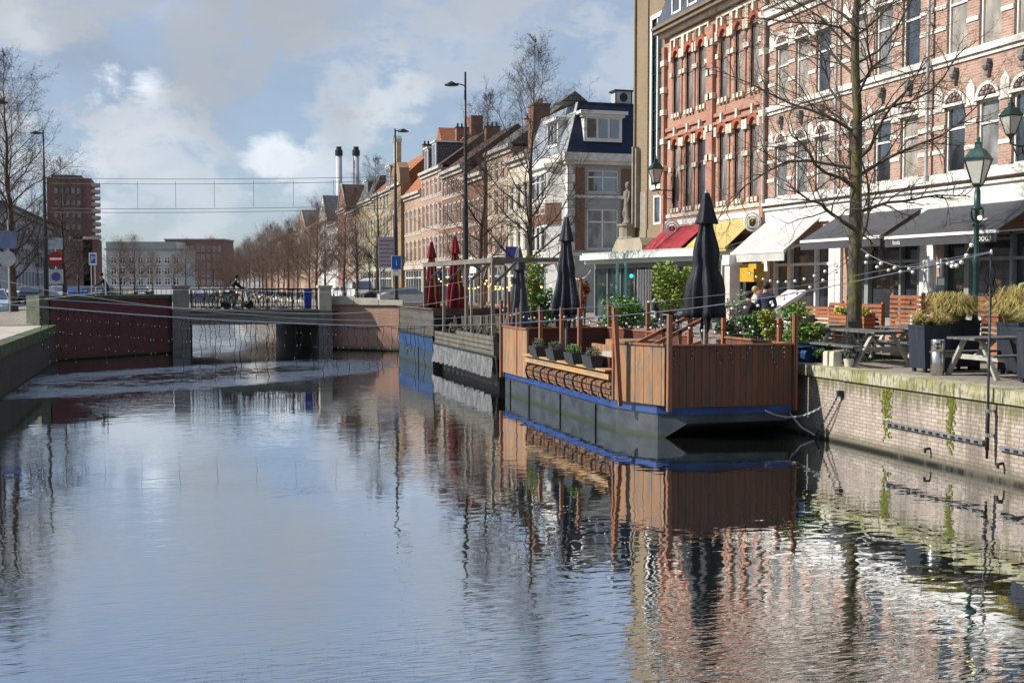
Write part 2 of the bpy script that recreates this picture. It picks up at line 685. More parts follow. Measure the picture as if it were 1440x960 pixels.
# ================================================================== SETTING
def water_mat():
    t = NT('canal_water')
    s = t.n('ShaderNodeSeparateXYZ')
    t.l(t.tc.outputs['Object'], s.inputs[0])
    big = t.noise(t.vec((1, .5, 1)), .22, 3, .5)
    calm = t.ramp(big, .38, .62, .35, 1.0)
    n1 = t.noise(t.vec((1.0, 1.2, 1)), 1.3, 1.0, .4, .5)
    n2 = t.noise(t.vec((1, 1.5, 1), (3, 1, 0)), 3.6, 0, .5, .6)
    n3 = t.noise(t.vec((.7, 3.0, 1), (9, 4, 0)), 5.5, 1, .5, .4)
    # wind patch in front of the bridge
    dx = t.math('DIVIDE', t.math('SUBTRACT', s.outputs[0], .6), 7.2)
    yy = t.math('SUBTRACT', s.outputs[1], t.math('ADD', 41.0, t.math('MULTIPLY', s.outputs[0], .55)))
    dy = t.math('DIVIDE', yy, 4.4)
    q = t.math('ADD', t.math('MULTIPLY', dx, dx), t.math('MULTIPLY', dy, dy))
    q = t.math('ADD', q, t.math('MULTIPLY', t.math('SUBTRACT', t.noise(t.vec((.5, 1, 1)), .8, 4, .6), .5), 1.6))
    q = t.math('ADD', q, t.math('MULTIPLY', t.math('SUBTRACT', t.noise(t.vec((.9, 2.4, 1)), 1.6, 5, .7), .5), 3.4))
    wind = t.math('MAXIMUM', t.ramp(q, 1.3, .3), t.math('MULTIPLY', t.ramp(s.outputs[1], 60, 70), .8))
    # fresher ripples close to the viewer
    near = t.ramp(s.outputs[1], 13.0, 8.0)
    h = t.math('MULTIPLY', n1, t.math('MULTIPLY', calm, .0052))
    near2 = t.ramp(s.outputs[1], 19.0, 10.0)
    h = t.math('ADD', h, t.math('MULTIPLY', n2, t.math('ADD', t.math('MULTIPLY', calm, .0019), t.math('MULTIPLY', near2, .0016))))
    n4 = t.noise(t.vec((1.7, .55, 1), (5, 2, 0)), 1.3, 2, .55, .3)
    h = t.math('ADD', h, t.math('MULTIPLY', n4, t.math('MULTIPLY', wind, .08)))
    openw = t.ramp(s.outputs[0], 8.5, 4.5)
    amp = t.math('ADD', t.math('MULTIPLY', t.math('MULTIPLY', t.ramp(big, .38, .6), openw), .0024), t.math('ADD', t.math('MULTIPLY', wind, .002), t.math('MULTIPLY', near, t.math('ADD', .0002, t.math('MULTIPLY', openw, .0030)))))
    h = t.math('ADD', h, t.math('MULTIPLY', n3, amp))
    nr = t.bump(h, 1.0, 1.0)
    t.t.nodes.remove(t.b)
    gl = t.n('ShaderNodeBsdfGlossy')
    gl.inputs['Color'].default_value = (.93, .96, 1, 1)
    gl.inputs['Roughness'].default_value = .012
    t.l(nr, gl.inputs['Normal'])
    df = t.n('ShaderNodeBsdfDiffuse')
    df.inputs['Color'].default_value = (.016, .019, .014, 1)
    fr = t.n('ShaderNodeFresnel')
    fr.inputs['IOR'].default_value = 1.33
    t.l(nr, fr.inputs['Normal'])
    f = t.math('MULTIPLY', t.math('POWER', fr.outputs[0], .16), .97, True)
    mx = t.n('ShaderNodeMixShader')
    t.l(f, mx.inputs[0])
    t.l(df.outputs[0], mx.inputs[1])
    t.l(gl.outputs[0], mx.inputs[2])
    t.l(mx.outputs[0], t.out.inputs[0])
    return t.m


def sheet(name, x0, x1, y0, y1, z, m, **k):
    b = MB()
    b.face([(x0, y0, z), (x1, y0, z), (x1, y1, z), (x0, y1, z)])
    o = b.build(name, m)
    return tag(o, kind='structure', **k)


sheet('canal_water', -6, 16, -60, 345, 0, water_mat())
pav = brick('street_pavers', (.34, .29, .24), (.27, .235, .2), (.15, .13, .11), .42, .2, .02, .4, .35, rough=.9)
# pavers lie flat: use x / y
for n in MATS['street_pavers'].node_tree.nodes:
    if n.type == 'COMBXYZ':
        sp = [k for k in MATS['street_pavers'].node_tree.nodes if k.type == 'SEPXYZ'][0]
        for l_ in list(n.inputs[0].links) + list(n.inputs[1].links):
            MATS['street_pavers'].node_tree.links.remove(l_)
        MATS['street_pavers'].node_tree.links.new(sp.outputs[0], n.inputs[0])
        MATS['street_pavers'].node_tree.links.new(sp.outputs[1], n.inputs[1])
QZ = 1.5
QX = 13.0
LX = -4.6
b = MB()
b.face([(QX + .3, -60, QZ), (2500, -60, QZ), (2500, 3000, QZ), (QX + .3, 3000, QZ)])
b.face([(-2500, -60, QZ), (LX - .3, -60, QZ), (LX - .3, 3000, QZ), (-2500, 3000, QZ)])
b.face([(LX - .3, 345, QZ), (QX + .3, 345, QZ), (QX + .3, 3000, QZ), (LX - .3, 3000, QZ)])
b.face([(LX - .3, -60, QZ), (LX - .3, -30, QZ), (QX + .3, -30, QZ), (QX + .3, -60, QZ)])
tag(b.build('ground', pav), kind='structure')
asph = mat('asphalt', (.06, .06, .062), .9, var=.2, vs=1.5)
walkm = mat('light_paving', (.42, .38, .32), .85, var=.12, vs=1.2)
sheet('road', -15.0, -8.2, 20, 330, QZ + .004, asph)
sheet('pavement', -8.2, LX - .3, 20, 50, QZ + .008, walkm)
sheet('path', 15.4, 19.4, 78, 330, QZ + .004, asph)
# grass strip round the tree pits is built with the trees

# ---- canal walls
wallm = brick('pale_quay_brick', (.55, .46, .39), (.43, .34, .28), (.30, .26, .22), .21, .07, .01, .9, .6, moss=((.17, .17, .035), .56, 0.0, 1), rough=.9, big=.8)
t_ = NT('mossy_coping')
nA = t_.noise(t_.vec((1, .8, 2)), 1.5, 6, .65)
nB = t_.noise(t_.vec((3, 3, 1)), 5, 5, .65)
cA = t_.mix(t_.ramp(nA, .40, .60), (.46, .42, .31), (.27, .255, .10))
cA = t_.mix(t_.ramp(nB, .5, .64), cA, (.13, .14, .09))
nC = t_.noise(t_.vec((6, 6, .6)), 2.5, 5, .7)
cA = t_.mix(t_.math('MULTIPLY', t_.ramp(nC, .52, .66), .7), cA, (.07, .075, .045))
MATS['mossy_coping'] = t_.fin(cA, .9, 0, .3, t_.bump(nB, .6, .02))


def quay(name, label, x, y0, y1, sgn, wm, cm, zc=1.29, step=1.2, top=1.52):
    r = thing(name, label, 'canal wall', (x, y0, 0))
    w = MB()
    w.box(0, sgn * .5, 0, y1 - y0, -1.5, zc)
    w.build('brick_face', wm, r)
    c = MB()
    y = 0
    i = 0
    rr = random.Random(5)
    while y < y1 - y0 - .01:
        e = min(y + step * rr.uniform(.9, 1.1), y1 - y0)
        j = rr.uniform(-.006, .006)
        c.box(-sgn * (.05 + j), sgn * .42, y + .006, e - .006, zc, top + j)
        y = e
        i += 1
    c.build('coping', cm, r)
    return r


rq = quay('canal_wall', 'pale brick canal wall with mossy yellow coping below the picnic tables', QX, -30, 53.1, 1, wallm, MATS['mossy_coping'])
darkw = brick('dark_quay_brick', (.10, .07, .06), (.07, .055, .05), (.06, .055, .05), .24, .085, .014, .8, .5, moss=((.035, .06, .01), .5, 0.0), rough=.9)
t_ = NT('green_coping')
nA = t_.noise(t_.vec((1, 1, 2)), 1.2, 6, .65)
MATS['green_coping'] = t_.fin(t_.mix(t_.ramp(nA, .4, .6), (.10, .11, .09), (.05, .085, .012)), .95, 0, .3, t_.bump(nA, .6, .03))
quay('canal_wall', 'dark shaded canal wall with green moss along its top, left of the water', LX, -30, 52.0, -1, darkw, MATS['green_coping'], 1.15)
quay('canal_wall', 'canal wall beyond the bridge on the right bank, under the row of bare trees', 12.2, 77.2, 345, 1, wallm, M['stone'], 1.2, 3)
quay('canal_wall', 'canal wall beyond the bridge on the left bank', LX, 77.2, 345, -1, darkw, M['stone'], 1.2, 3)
# fittings of the near wall: two slotted rub rails, two pipe stubs, a mooring ring
b = MB()
for (ya, yb, z) in ((18.55, 15.85, .55), (15.45, 13.9, .52)):
    p0, p1 = ya + 30, yb + 30
    b.box(-.05, 0, min(p0, p1), max(p0, p1), z, z + .075)
    k = min(p0, p1) + .1
    while k < max(p0, p1) - .1:
        b.box(-.062, -.05, k, k + .1, z + .015, z + .055, 1)
        k += .2
b.build('rub_rail', [mat('rail_grey', (.16, .165, .17), .6, var=.3), M['black']], rq)
for (px, py) in ((1308, 630), (1411, 651)):
    p = onX(px, py, QX)
    b = MB()
    b.tube([(0, p.y + 30, p.z), (-.12, p.y + 30, p.z - .015)], .024, 8)
    b.tube([(-.1, p.y + 30, p.z), (-.11, p.y + 30, p.z - .08)], .022, 8)
    b.build('pipe_stub', M['rubber'], rq, True)
p = onX(1184, 553, QX)
b = MB()
b.box(-.06, 0, p.y + 29.93, p.y + 30.07, p.z - .06, p.z + .06)
b.lathe([(.05, -.05), (.05, .05)], 8, (-.07, p.y + 30, p.z))
b.build('mooring_eye', M['iron'], rq)
RING = Vector((QX - .08, p.y, p.z))
moss = mat('bright_moss', (.13, .15, .015), .95, var=.5, vs=14, bump=.8)
rr = random.Random(3)
for (px, w) in ((1250, .2), (1341, .13)):
    y = yat(px, QX)
    b = MB()
    for k in range(260):
        z = 1.27 - abs(rr.gauss(0, .5))
        if z < .25:
            continue
        s_ = rr.uniform(.006, .02)
        yy = y + 30 + rr.gauss(0, w * .38)
        b.box(-.008 - s_ * .3, 0, yy - s_, yy + s_, z - s_ * 1.2, z + s_ * 1.2)
    tag(b.build('moss_streak', moss, rq), kind='stuff')

# ---- the bridge
BZ = 2.0
redw = brick('wine_red_brick', (.17, .055, .06), (.13, .042, .047), (.14, .08, .075), .23, .08, .012, .6, .45, moss=((.06, .07, .02), .66, 0.0), rough=.9)
pinkw = brick('pink_wing_brick', (.50, .27, .19), (.42, .22, .15), (.44, .32, .26), .23, .08, .012, .6, .3, moss=((.3, .28, .18), .66, 0.0), rough=.9)
conc = mat('weathered_concrete', (.19, .175, .16), .85, var=.25, vs=1.6, bump=.3)
concl = mat('pale_concrete', (.50, .46, .37), .85, var=.18, vs=1.6, bump=.3)
br = thing('canal_bridge', 'low concrete bridge with brick side walls and black iron railing across the canal', 'bridge', (0, 55, 0))
b = MB()
b.prism([(LX - .2, -4.2), (.05, .3), (.05, 1.0), (LX - .8, -3.4)], 'z', -1, 2.55)
b.prism([(LX - .8, -3.4), (.05, 1.0), (.05, 22), (LX - .8, 22)], 'z', -1, 1.9)
b.build('side_wall', redw, br)
b = MB()
b.prism([(LX - .25, -4.28), (.05, .2), (.05, 1.05), (LX - .85, -3.32)], 'z', 2.55, 2.72)
b.prism([(LX - .25, -4.28), (LX - .85, -3.32), (LX - 1.2, -3.6), (LX - .6, -4.5)], 'z', 1.5, 2.74)
b.build('coping', mat('dark_mossy_cap', (.09, .1, .07), .95, var=.4, vs=2), br)
b = MB()
b.prism([(7.45, .9), (10.8, -1.8), (13.6, -1.8), (13.6, 22), (7.45, 22)], 'z', -1, 1.9)
b.prism([(7.45, .9), (10.8, -1.8), (13.3, -1.8), (13.3, -1.35), (10.95, -1.35), (7.65, 1.3)], 'z', 1.9, 2.2)
b.build('side_wall', pinkw, br)
b = MB()
X0, X1 = 7.45, 11.6
for i in range(4):
    a = X0 + (X1 - X0) * i / 4
    e = X0 + (X1 - X0) * (i + 1) / 4
    f = lambda x: .84 - (min(x, 10.8) - 7.45) * .806
    z = 2.62 - i * .09
    b.prism([(a, f(a) - .04), (e - .02, f(e) - .04), (e - .02, f(e) + .5), (a, f(a) + .5)], 'z', 2.2, z)
b.build('coping', concl, br)
for (x0, x1, lab) in ((.05, .85, None), (6.8, 7.45, None)):
    b = MB()
    b.box(x0, x1, 0, 1.0, -1, 1.94)
    b.box(x0 + .12, x1 - .12, -.03, .97, .25, 1.2)
    b.build('pier', conc, br)
    b = MB()
    b.box(x0 + .04, x1 - .04, .02, .9, 1.94, 3.02)
    b.box(x0 - .02, x1 + .02, -.04, .96, 3.02, 3.14)
    b.build('pylon', concl if x0 > 3 else mat('dull_concrete', (.26, .24, .2), .85, var=.2), br)
b = MB()
b.box(.85, 6.8, .1, .5, 1.3, 1.72)
b.box(.85, 6.8, .02, .55, 1.72, 1.86)
b.box(.85, 6.8, .5, 22.4, 1.5, 1.9)
b.build('beam', mat('grey_beam', (.24, .225, .2), .8, var=.2, vs=1.5), br)
b = MB()
b.box(LX - .8, 13.6, .55, 22.4, 1.9, 2.0)
b.box(.85, 6.8, -.05, .6, 1.9, 1.99)
b.build('deck', mat('bridge_paving', (.2, .18, .15), .9), br)
b = MB()
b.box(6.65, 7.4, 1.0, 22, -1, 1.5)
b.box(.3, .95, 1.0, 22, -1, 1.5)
b.build('abutment', mat('wet_dark_concrete', (.05, .047, .045), .6), br)  # much darker concrete on the inner faces of the opening
b = MB()
RZ = 2.98
b.box(.88, 6.78, .10, .18, RZ - .05, RZ)
b.box(.88, 6.78, .11, .17, 2.11, 2.15)
b.box(.88, 6.78, .11, .17, RZ - .23, RZ - .2)
x = .95
while x < 6.75:
    b.box(x, x + .022, .13, .152, 2.0, RZ - .05)
    x += .13
for k in range(6):
    x = .88 + k * 1.165
    b.box(x, x + .06, .09, .19, 1.99, RZ + .02)
for k in range(12):
    x = 1.1 + k * .49
    b.arc(x, RZ - .215, .05, .075, .13, .15, 0, 8, 0, 2 * PI)
b.build('railing', M['iron'], br)
b = MB()
b.box(LX - .8, 13.5, 22.2, 22.3, 2.85, 2.9)
for k in range(60):
    x = LX - .8 + k * .3
    b.box(x, x + .03, 22.23, 22.27, 2.0, 2.85)
b.build('railing', M['iron'], br)
# street ramps up to the bridge deck
b = MB()
b.face([(13.6, 55.6, 2.0), (20.5, 55.6, QZ + .01), (20.5, 77, QZ + .01), (13.6, 77, 2.0)])
b.face([(13.6, 48, QZ + .01), (20.5, 48, QZ + .012), (20.5, 55.6, QZ + .01), (13.6, 55.6, 2.0)])
b.face([(LX - .8, 55.6, 2.0), (LX - .8, 77, 2.0), (-14, 77, QZ + .01), (-14, 55.6, QZ + .01)])
b.face([(LX - .8, 50.8, QZ + .02), (LX - .8, 55.6, 2.0), (-14, 55.6, QZ + .01), (-14, 50, QZ + .01)])
tag(b.build('pavement', pav), kind='structure')
# ================================================================== BUILDINGS
def wall_mb(L, H, D, ops, rev=.16, z0=0, gable=None):
    """front at y=0 with rectangular openings and reveals, plus sides, back and top"""
    b = MB()
    xs = sorted({0, L} | {o[0] for o in ops} | {o[1] for o in ops})
    zs = sorted({z0, H} | {o[2] for o in ops} | {o[3] for o in ops})
    for i in range(len(xs) - 1):
        for j in range(len(zs) - 1):
            if xs[i + 1] - xs[i] < 1e-4 or zs[j + 1] - zs[j] < 1e-4:
                continue
            cx, cz = (xs[i] + xs[i + 1]) / 2, (zs[j] + zs[j + 1]) / 2
            if any(o[0] < cx < o[1] and o[2] < cz < o[3] for o in ops):
                continue
            b.face([(xs[i], 0, zs[j]), (xs[i + 1], 0, zs[j]), (xs[i + 1], 0, zs[j + 1]), (xs[i], 0, zs[j + 1])])
    for o in ops:
        x0, x1, a, c = o[:4]
        b.face([(x0, 0, a), (x0, rev, a), (x0, rev, c), (x0, 0, c)])
        b.face([(x1, 0, a), (x1, 0, c), (x1, rev, c), (x1, rev, a)])
        b.face([(x0, 0, a), (x1, 0, a), (x1, rev, a), (x0, rev, a)])
        b.face([(x0, 0, c), (x0, rev, c), (x1, rev, c), (x1, 0, c)])
    b.face([(0, 0, z0), (0, 0, H), (0, D, H), (0, D, z0)])
    b.face([(L, 0, z0), (L, D, z0), (L, D, H), (L, 0, H)])
    b.face([(0, D, z0), (0, D, H), (L, D, H), (L, D, z0)])
    b.face([(0, .02, H), (L, .02, H), (L, D, H), (0, D, H)])
    return b


WC = {}


def window(par, x0, x1, z0, z1, fm, pm, style='sash', tr=.68, y=.07, rev=.16, rot=0, at=None, sill=None, fw=.07):
    w, h = round(x1 - x0, 3), round(z1 - z0, 3)
    key = (w, h, fm.name, style, tr, y, rev, fw, sill.name if sill else 0)
    if key not in WC:
        b = MB()
        b.box(0, fw, y, rev, 0, h)
        b.box(w - fw, w, y, rev, 0, h)
        b.box(fw, w - fw, y, rev, 0, fw)
        b.box(fw, w - fw, y, rev, h - fw, h)
        if style in ('sash', 'cross', 'trip'):
            b.box(fw, w - fw, y + .01, rev, h * tr - fw * .45, h * tr + fw * .45)
        if style == 'cross':
            b.box(w / 2 - fw * .5, w / 2 + fw * .5, y + .005, rev, fw, h - fw)
        if style == 'trip':
            for q in (1, 2):
                b.box(w * q / 3 - fw * .4, w * q / 3 + fw * .4, y + .005, rev, fw, h - fw)
        if style == 'grid':
            for q in range(1, 4):
                b.box(fw, w - fw, y + .01, rev, h * q / 4 - .02, h * q / 4 + .02)
            b.box(w / 2 - .02, w / 2 + .02, y + .01, rev, fw, h - fw)
        if sill:
            b.box(-.06, w + .06, -.07, rev, -.1, 0, 1)
        p = MB()
        p.box(fw * .5, w - fw * .5, rev - .035, rev - .01, fw * .5, h - fw * .5)
        WC[key] = (b.mesh('window', [fm, sill or fm]), p.mesh('pane', [pm]), {})
    fr, pn, pv = WC[key]
    if pm.name not in pv:
        q = pn.copy()
        q.materials[0] = pm
        pv[pm.name] = q
    o = link('window', fr, par)
    o.location = at if at is not None else (x0, 0, z0)
    o.rotation_euler = (0, 0, rot)
    link('pane', pv[pm.name], o)
    return o


def frontof(label, y_far, L, X=20.7, name='house', cat='house', group=None):
    """empty for a house on the right street: local x runs toward the viewer, the front faces the canal"""
    return thing(name, label, cat, (X, y_far, QZ), -PI / 2, group)


rnd = random.Random(11)
M['blindg'] = glassmat('blind_glass', (.34, .30, .25), .3, .5, .3)
# ------------------------------------------------------------------ the four white-banded houses (near, right)
def banded_house(yf, label, first):
    L = 4.65
    r = frontof(label, yf, L)
    H = 16.0
    xs = [1.0, 2.32, 3.64]
    ops = []
    f1 = (4.78, 6.62)
    f2 = (8.02, 10.1)
    f3 = (11.75, 13.6)
    for x in xs:
        for (a, c) in (f1, f2, f3):
            ops.append((x - .42, x + .42, a, c))
    g = (.55, L - .45, .15, 3.1)
    ops.append(g)
    wall_mb(L, H, 9, ops).build('wall', M['pinkbrick'], r)
    # horizontal bands, sills, cornice
    b = MB()
    def band(z, h, d=.03, gaps=True, m=0):
        e = [0] + [q for x in xs for q in (x - .43, x + .43)] + [L]
        if gaps:
            for i in range(0, len(e), 2):
                b.box(e[i], e[i + 1], -d, .01, z, z + h, m)
        else:
            b.box(0, L, -d, .01, z, z + h, m)
    for z in (5.35, 6.02, 6.5):
        band(z, .12)
    for z in (8.75, 9.35, 9.98):
        band(z, .12)
    for z in (12.3, 13.0):
        band(z, .12)
    band(7.86, .17, .12, False)
    band(7.74, .11, .05, False)
    band(4.62, .16, .1, False)
    band(10.95, .14, .07, False)
    band(11.2, .3, .2, False)
    band(11.5, .1, .28, False)
    band(14.9, .3, .2, False)
    band(15.25, .35, .4, False)
    b.build('stone_bands', M['stonew'], r)
    # arches with dark ornament and pointed white blocks
    for (zt, ez) in ((f1[1], .95), (f2[1], .9)):
        for x in xs:
            b = MB()
            b.arc(x, zt, .0, .37, -.01, .0, 1, 9, ez=ez)
            b.arc(x, zt, .37, .47, -.06, .01, 0, 10, ez=ez)
            b.box(x - .5, x + .5, -.07, .01, zt - .02, zt + .06)
            for k in range(5):
                t = PI * (k + .5) / 5
                b.ball((x + .24 * math.cos(t), -.015, zt + .09 + .2 * math.sin(t)), .06, 2, 6)
            b.ball((x, -.02, zt + .13), .075, 2, 6)
            b.build('arch', [M['stonew'], mat('tympanum_dark', (.06, .05, .05), .8), mat('ornament', (.40, .30, .28), .8)], r)
        b = MB()
        for x in [xs[0] - .66, (xs[0] + xs[1]) / 2, (xs[1] + xs[2]) / 2, xs[2] + .66]:
            b.cut()
            b.prism([(x - .15, zt - .1), (x + .15, zt - .1), (x + .17, zt + .38), (x, zt + .62), (x - .17, zt + .38)], 'y', -.05, .005)
        b.builds('pointed_block', M['stonew'], r)
    for x in xs:
        b = MB()
        b.ball((x, -.09, 7.45), .12, 0, 8, 1.0)
        b.box(x - .11, x + .11, -.16, .01, 7.52, 7.62)
        b.box(x - .07, x + .07, -.1, .01, 7.2, 7.4)
        b.build('corbel', mat('grey_corbel', (.2, .19, .18), .8), r)
    for i, x in enumerate(xs):
        for k, (a, c) in enumerate((f1, f2, f3)):
            pm = M[rnd.choice(['glass', 'glass2', 'glass2', 'curtain', 'blindg'] if k else ['glass', 'blindg', 'curtain', 'curtain'])]
            window(r, x - .42, x + .42, a, c, M['white'], pm, 'sash', .66, sill=M['stonew'])
    # white fascia over the shopfront
    b = MB()
    b.box(0, L, -.06, .02, 3.85, 4.35)
    b.box(0, L, -.14, .02, 4.35, 4.42)
    b.box(0, L, -.22, .02, 4.52, 4.6)
    b.box(0, L, -.12, .02, 3.78, 3.85)
    b.build('fascia', M['white'], r)
    # shopfront
    b = MB()
    x0, x1, a, c = g
    for q in (x0, x0 + .95, x0 + 1.05, x1 - .95, x1 - .08):
        b.box(q, q + .09, .0, .16, a, c)
    b.box(x0, x1, .02, .16, a, a + .55)
    b.box(x0, x1, .02, .16, c - .75, c - .66)
    b.box(x0, x1, 0, .16, c - .08, c)
    s = b.build('shopfront', [mat('shop_grey_green', (.25, .28, .26), .5)] if not first else [M['white']], r)
    p = MB()
    p.box(x0, x1, .17, .19, a, c)
    p.build('pane', M['glass'], s)
    b = MB()
    for x in (.02, L - .3):
        b.cut()
        b.box(x, x + .28, -.1, .02, 0, 3.78)
        b.box(x - .01, x + .29, -.14, .02, 3.4, 3.78)
        b.box(x - .01, x + .29, -.14, .02, 0, .3)
    b.builds('pilaster', M['white'], r)
    b = MB()
    b.lathe([(.05, 4.5), (.05, 15.2)], 8, (.0, -.16, 0))
    for z in (6, 9, 12, 14.5):
        b.box(-.07, .07, -.2, .01, z, z + .05)
    b.build('downpipe', M['lgrey'], r)
    # roof
    b = MB()
    b.prism([(-.1, 15.6), (1.4, 18.2), (4.5, 19.5), (7.5, 18.2), (9, 15.6)], 'x', 0, L)
    b.build('roof', M['slate'], r)
    return r


banded_house(37.0, 'salmon brick house with white bands next to the orange-red brick house, behind the white awning', True)
banded_house(32.35, 'salmon brick house with white bands directly behind the big bare tree', False)
banded_house(27.7, 'salmon brick house with white bands over the lettered black awning', False)
banded_house(23.05, 'salmon brick house with white bands at the right edge behind the wall lantern', False)
banded_house(18.4, 'salmon brick house beyond the right edge', False)

# ------------------------------------------------------------------ the orange-red house with two bays
L = 9.0
r = frontof('orange-red brick house with tall arched windows in two bays over the red awning', 46.0, L)
H = 12.45
ops = []
bx = [(1.35, 2.6, 3.75), (5.65, 6.9, 8.1)]
xs = bx[0] + bx[1]
F1, F2 = (4.95, 7.6), (8.95, 11.3)
for x in xs:
    ops += [(x - .36, x + .36, *F1), (x - .36, x + .36, *F2)]
ops += [(.7, 4.2, .2, 3.2), (4.9, 8.5, .2, 3.2)]
wall_mb(L, H, 9, ops, rev=.13).build('wall', M['redbrick'], r)
for x in xs:
    for (a, c) in (F1, F2):
        pm = M[rnd.choice(['curtain', 'glass2', 'curtain', 'blindg'])]
        window(r, x - .36, x + .36, a, c, M['bronze'], pm, 'sash', .66, y=.06, rev=.13, fw=.05)
b = MB()
for x in (.18, 4.62, 8.86):
    b.cut()
    for dx in (-.1, .16) if x == 4.62 else (0,):
        w = .13
        b.box(x + dx - w, x + dx + w, -.16, .01, 3.8, 11.9)
for x in xs:
    for (a, c) in (F1, F2):
        b.cut()
        for s in (-1, 1):
            b.box(x + s * .44 - .06, x + s * .44 + .06, -.05, .01, a - .1, c + .02)
b.cut()
b.box(.35, 4.35, -.1, .01, 8.25, 8.4)
b.box(4.9, 8.75, -.1, .01, 8.25, 8.4)
b.box(.35, 4.35, -.14, .01, 7.95, 8.05)
b.box(4.9, 8.75, -.14, .01, 7.95, 8.05)
b.builds('brick_pilaster', M['redplain'], r)
b = MB()
for x in xs:
    for (a, c) in (F1, F2):
        b.cut()
        b.arc(x, c + .02, .24, .44, -.13, .01, 0, 10)
b.builds('arch', mat('brick_arch', (.33, .09, .05), .8), r)
b = MB()
for x in xs:
    for (a, c) in (F1, F2):
        b.cut()
        b.arc(x, c + .02, 0, .24, -.012, 0, 0, 8)
b.builds('tympanum', M['redbrick'], r)
b = MB()
for x in xs:      # cream stones: keystones, springers, mid blocks, sills
    for k, (a, c) in enumerate((F1, F2)):
        b.box(x - .07, x + .07, -.17, .01, c + .38, c + .74)
        for s in (-1, 1):
            b.box(x + s * .5 - .11, x + s * .5 + .11, -.15, .01, c - .12, c + .24)
            b.box(x + s * .47 - .12, x + s * .47 + .12, -.12, .01, a + 1.55, a + 1.73)
        for s in (-1, 0, 1):
            b.box(x + s * .3 - .09, x + s * .3 + .09, -.12, .01, a - .2, a - .02)
        b.box(x - .44, x - .36, -.02, .18, a, c)
for q in bx:
    b.box(q[0] - .62, q[2] + .62, -.08, .01, 12.06, 12.2)
    for i in range(3):
        for s in (-1, 1):
            b.box(q[i] + s * .56 - .06, q[i] + s * .56 + .06, -.09, .01, 11.55, 12.06)
for x in (.18, 4.54, 4.78, 8.86):
    for z in (6.6, 7.75, 9.0, 9.95, 11.1):
        b.box(x - .19, x + .19, -.2, .01, z, z + .24)
b.box(0, L, -.05, .01, 4.55, 4.7)
b.build('stone_trim', M['stone'], r)
b = MB()
b.box(-.1, L, -.5, .05, 12.45, 12.62)
b.box(-.12, L, -.6, .05, 12.62, 12.74, 0)
b.box(0, L, -.3, .02, 12.3, 12.45, 1)
b.build('cornice', [mat('gutter_brown', (.20, .15, .10), .6), M['stone']], r)
b = MB()
b.prism([(-.45, 12.74), (.7, 15.6), (4.5, 16.4), (8.5, 15.6), (9, 12.74)], 'x', 0, L)
ro = b.build('roof', M['slate'], r)
for x in (1.9, 3.4, 7):
    b = MB()
    b.box(x - .45, x + .45, -.35, 1.2, 12.9, 14.5)
    b.box(x - .3, x + .3, -.37, -.34, 13.1, 14.3, 1)
    b.box(x - .34, x - .27, -.39, -.33, 13.0, 14.4)
    b.prism([(x - .6, 14.5), (x + .6, 14.5), (x, 15.1)], 'y', -.5, 1.6)
    b.build('dormer', [M['white'], M['glass']], ro)
b = MB()
for (x0, x1) in ((.7, 4.2), (4.9, 8.5)):
    for q in (x0, x0 + 1.1, x0 + 2.2, x1 - .1):
        b.box(q, q + .1, .02, .2, .2, 3.2)
    b.box(x0, x1, .02, .2, 2.4, 2.5)
    b.box(x0, x1, .02, .2, .2, .7)
sh = b.build('shopfront', mat('shop_cream', (.5, .42, .3), .6), r)
p = MB(); p.box(.7, 4.2, .22, .25, .2, 3.2); p.box(4.9, 8.5, .22, .25, .2, 3.2)
p.build('pane', M['glass'], sh)
b = MB()
b.box(0, L, -.08, .01, 4.2, 4.42)
b.box(0, L, -.05, .01, 3.6, 4.2, 1)
b.build('fascia', [M['white'], M['stone']], r)

# ------------------------------------------------------------------ tan tower with statue
L = 3.25
r = frontof('tall tan brick building with a narrow full height window strip beside the orange-red house', 49.25, L, X=20.72, name='brick_building', cat='building')
ops = [(1.95, 3.0, 6.1, 13.4), (2.1, 2.9, 4.35, 5.65)]
wall_mb(L, 22, 9, ops, rev=.1).build('wall', M['tanbrick'], r)
b = MB()
b.box(0.0, .12, -.1, .01, 0, 22)
b.box(1.45, 1.53, -.06, .01, 4.2, 15.0)
b.box(1.45, 3.25, -.06, .01, 14.92, 15.0)
b.build('brick_ribs', M['tanbrick'], r)
b = MB()
b.box(1.78, 1.95, -.06, .1, 6.0, 13.6)
b.box(1.95, 3.05, -.06, .1, 13.4, 13.6)
b.box(1.95, 3.05, -.1, .1, 5.9, 6.1)
b.box(2.44, 2.54, -.03, .09, 6.1, 13.4)
for k in range(1, 9):
    z = 6.1 + k * .81
    b.box(1.97, 2.44, .02, .08, z, z + .06, 1)
    b.box(2.54, 3.0, .02, .08, z, z + .06, 1)
w = b.build('window', [M['white'], M['black']], r)
p = MB(); p.box(1.95, 3.0, .06, .09, 6.1, 13.4)
p.build('pane', M['glassg'], w)
window(r, 2.1, 2.9, 4.35, 5.65, M['white'], M['glass2'], 'plain', fw=.1, y=.0, rev=.09)
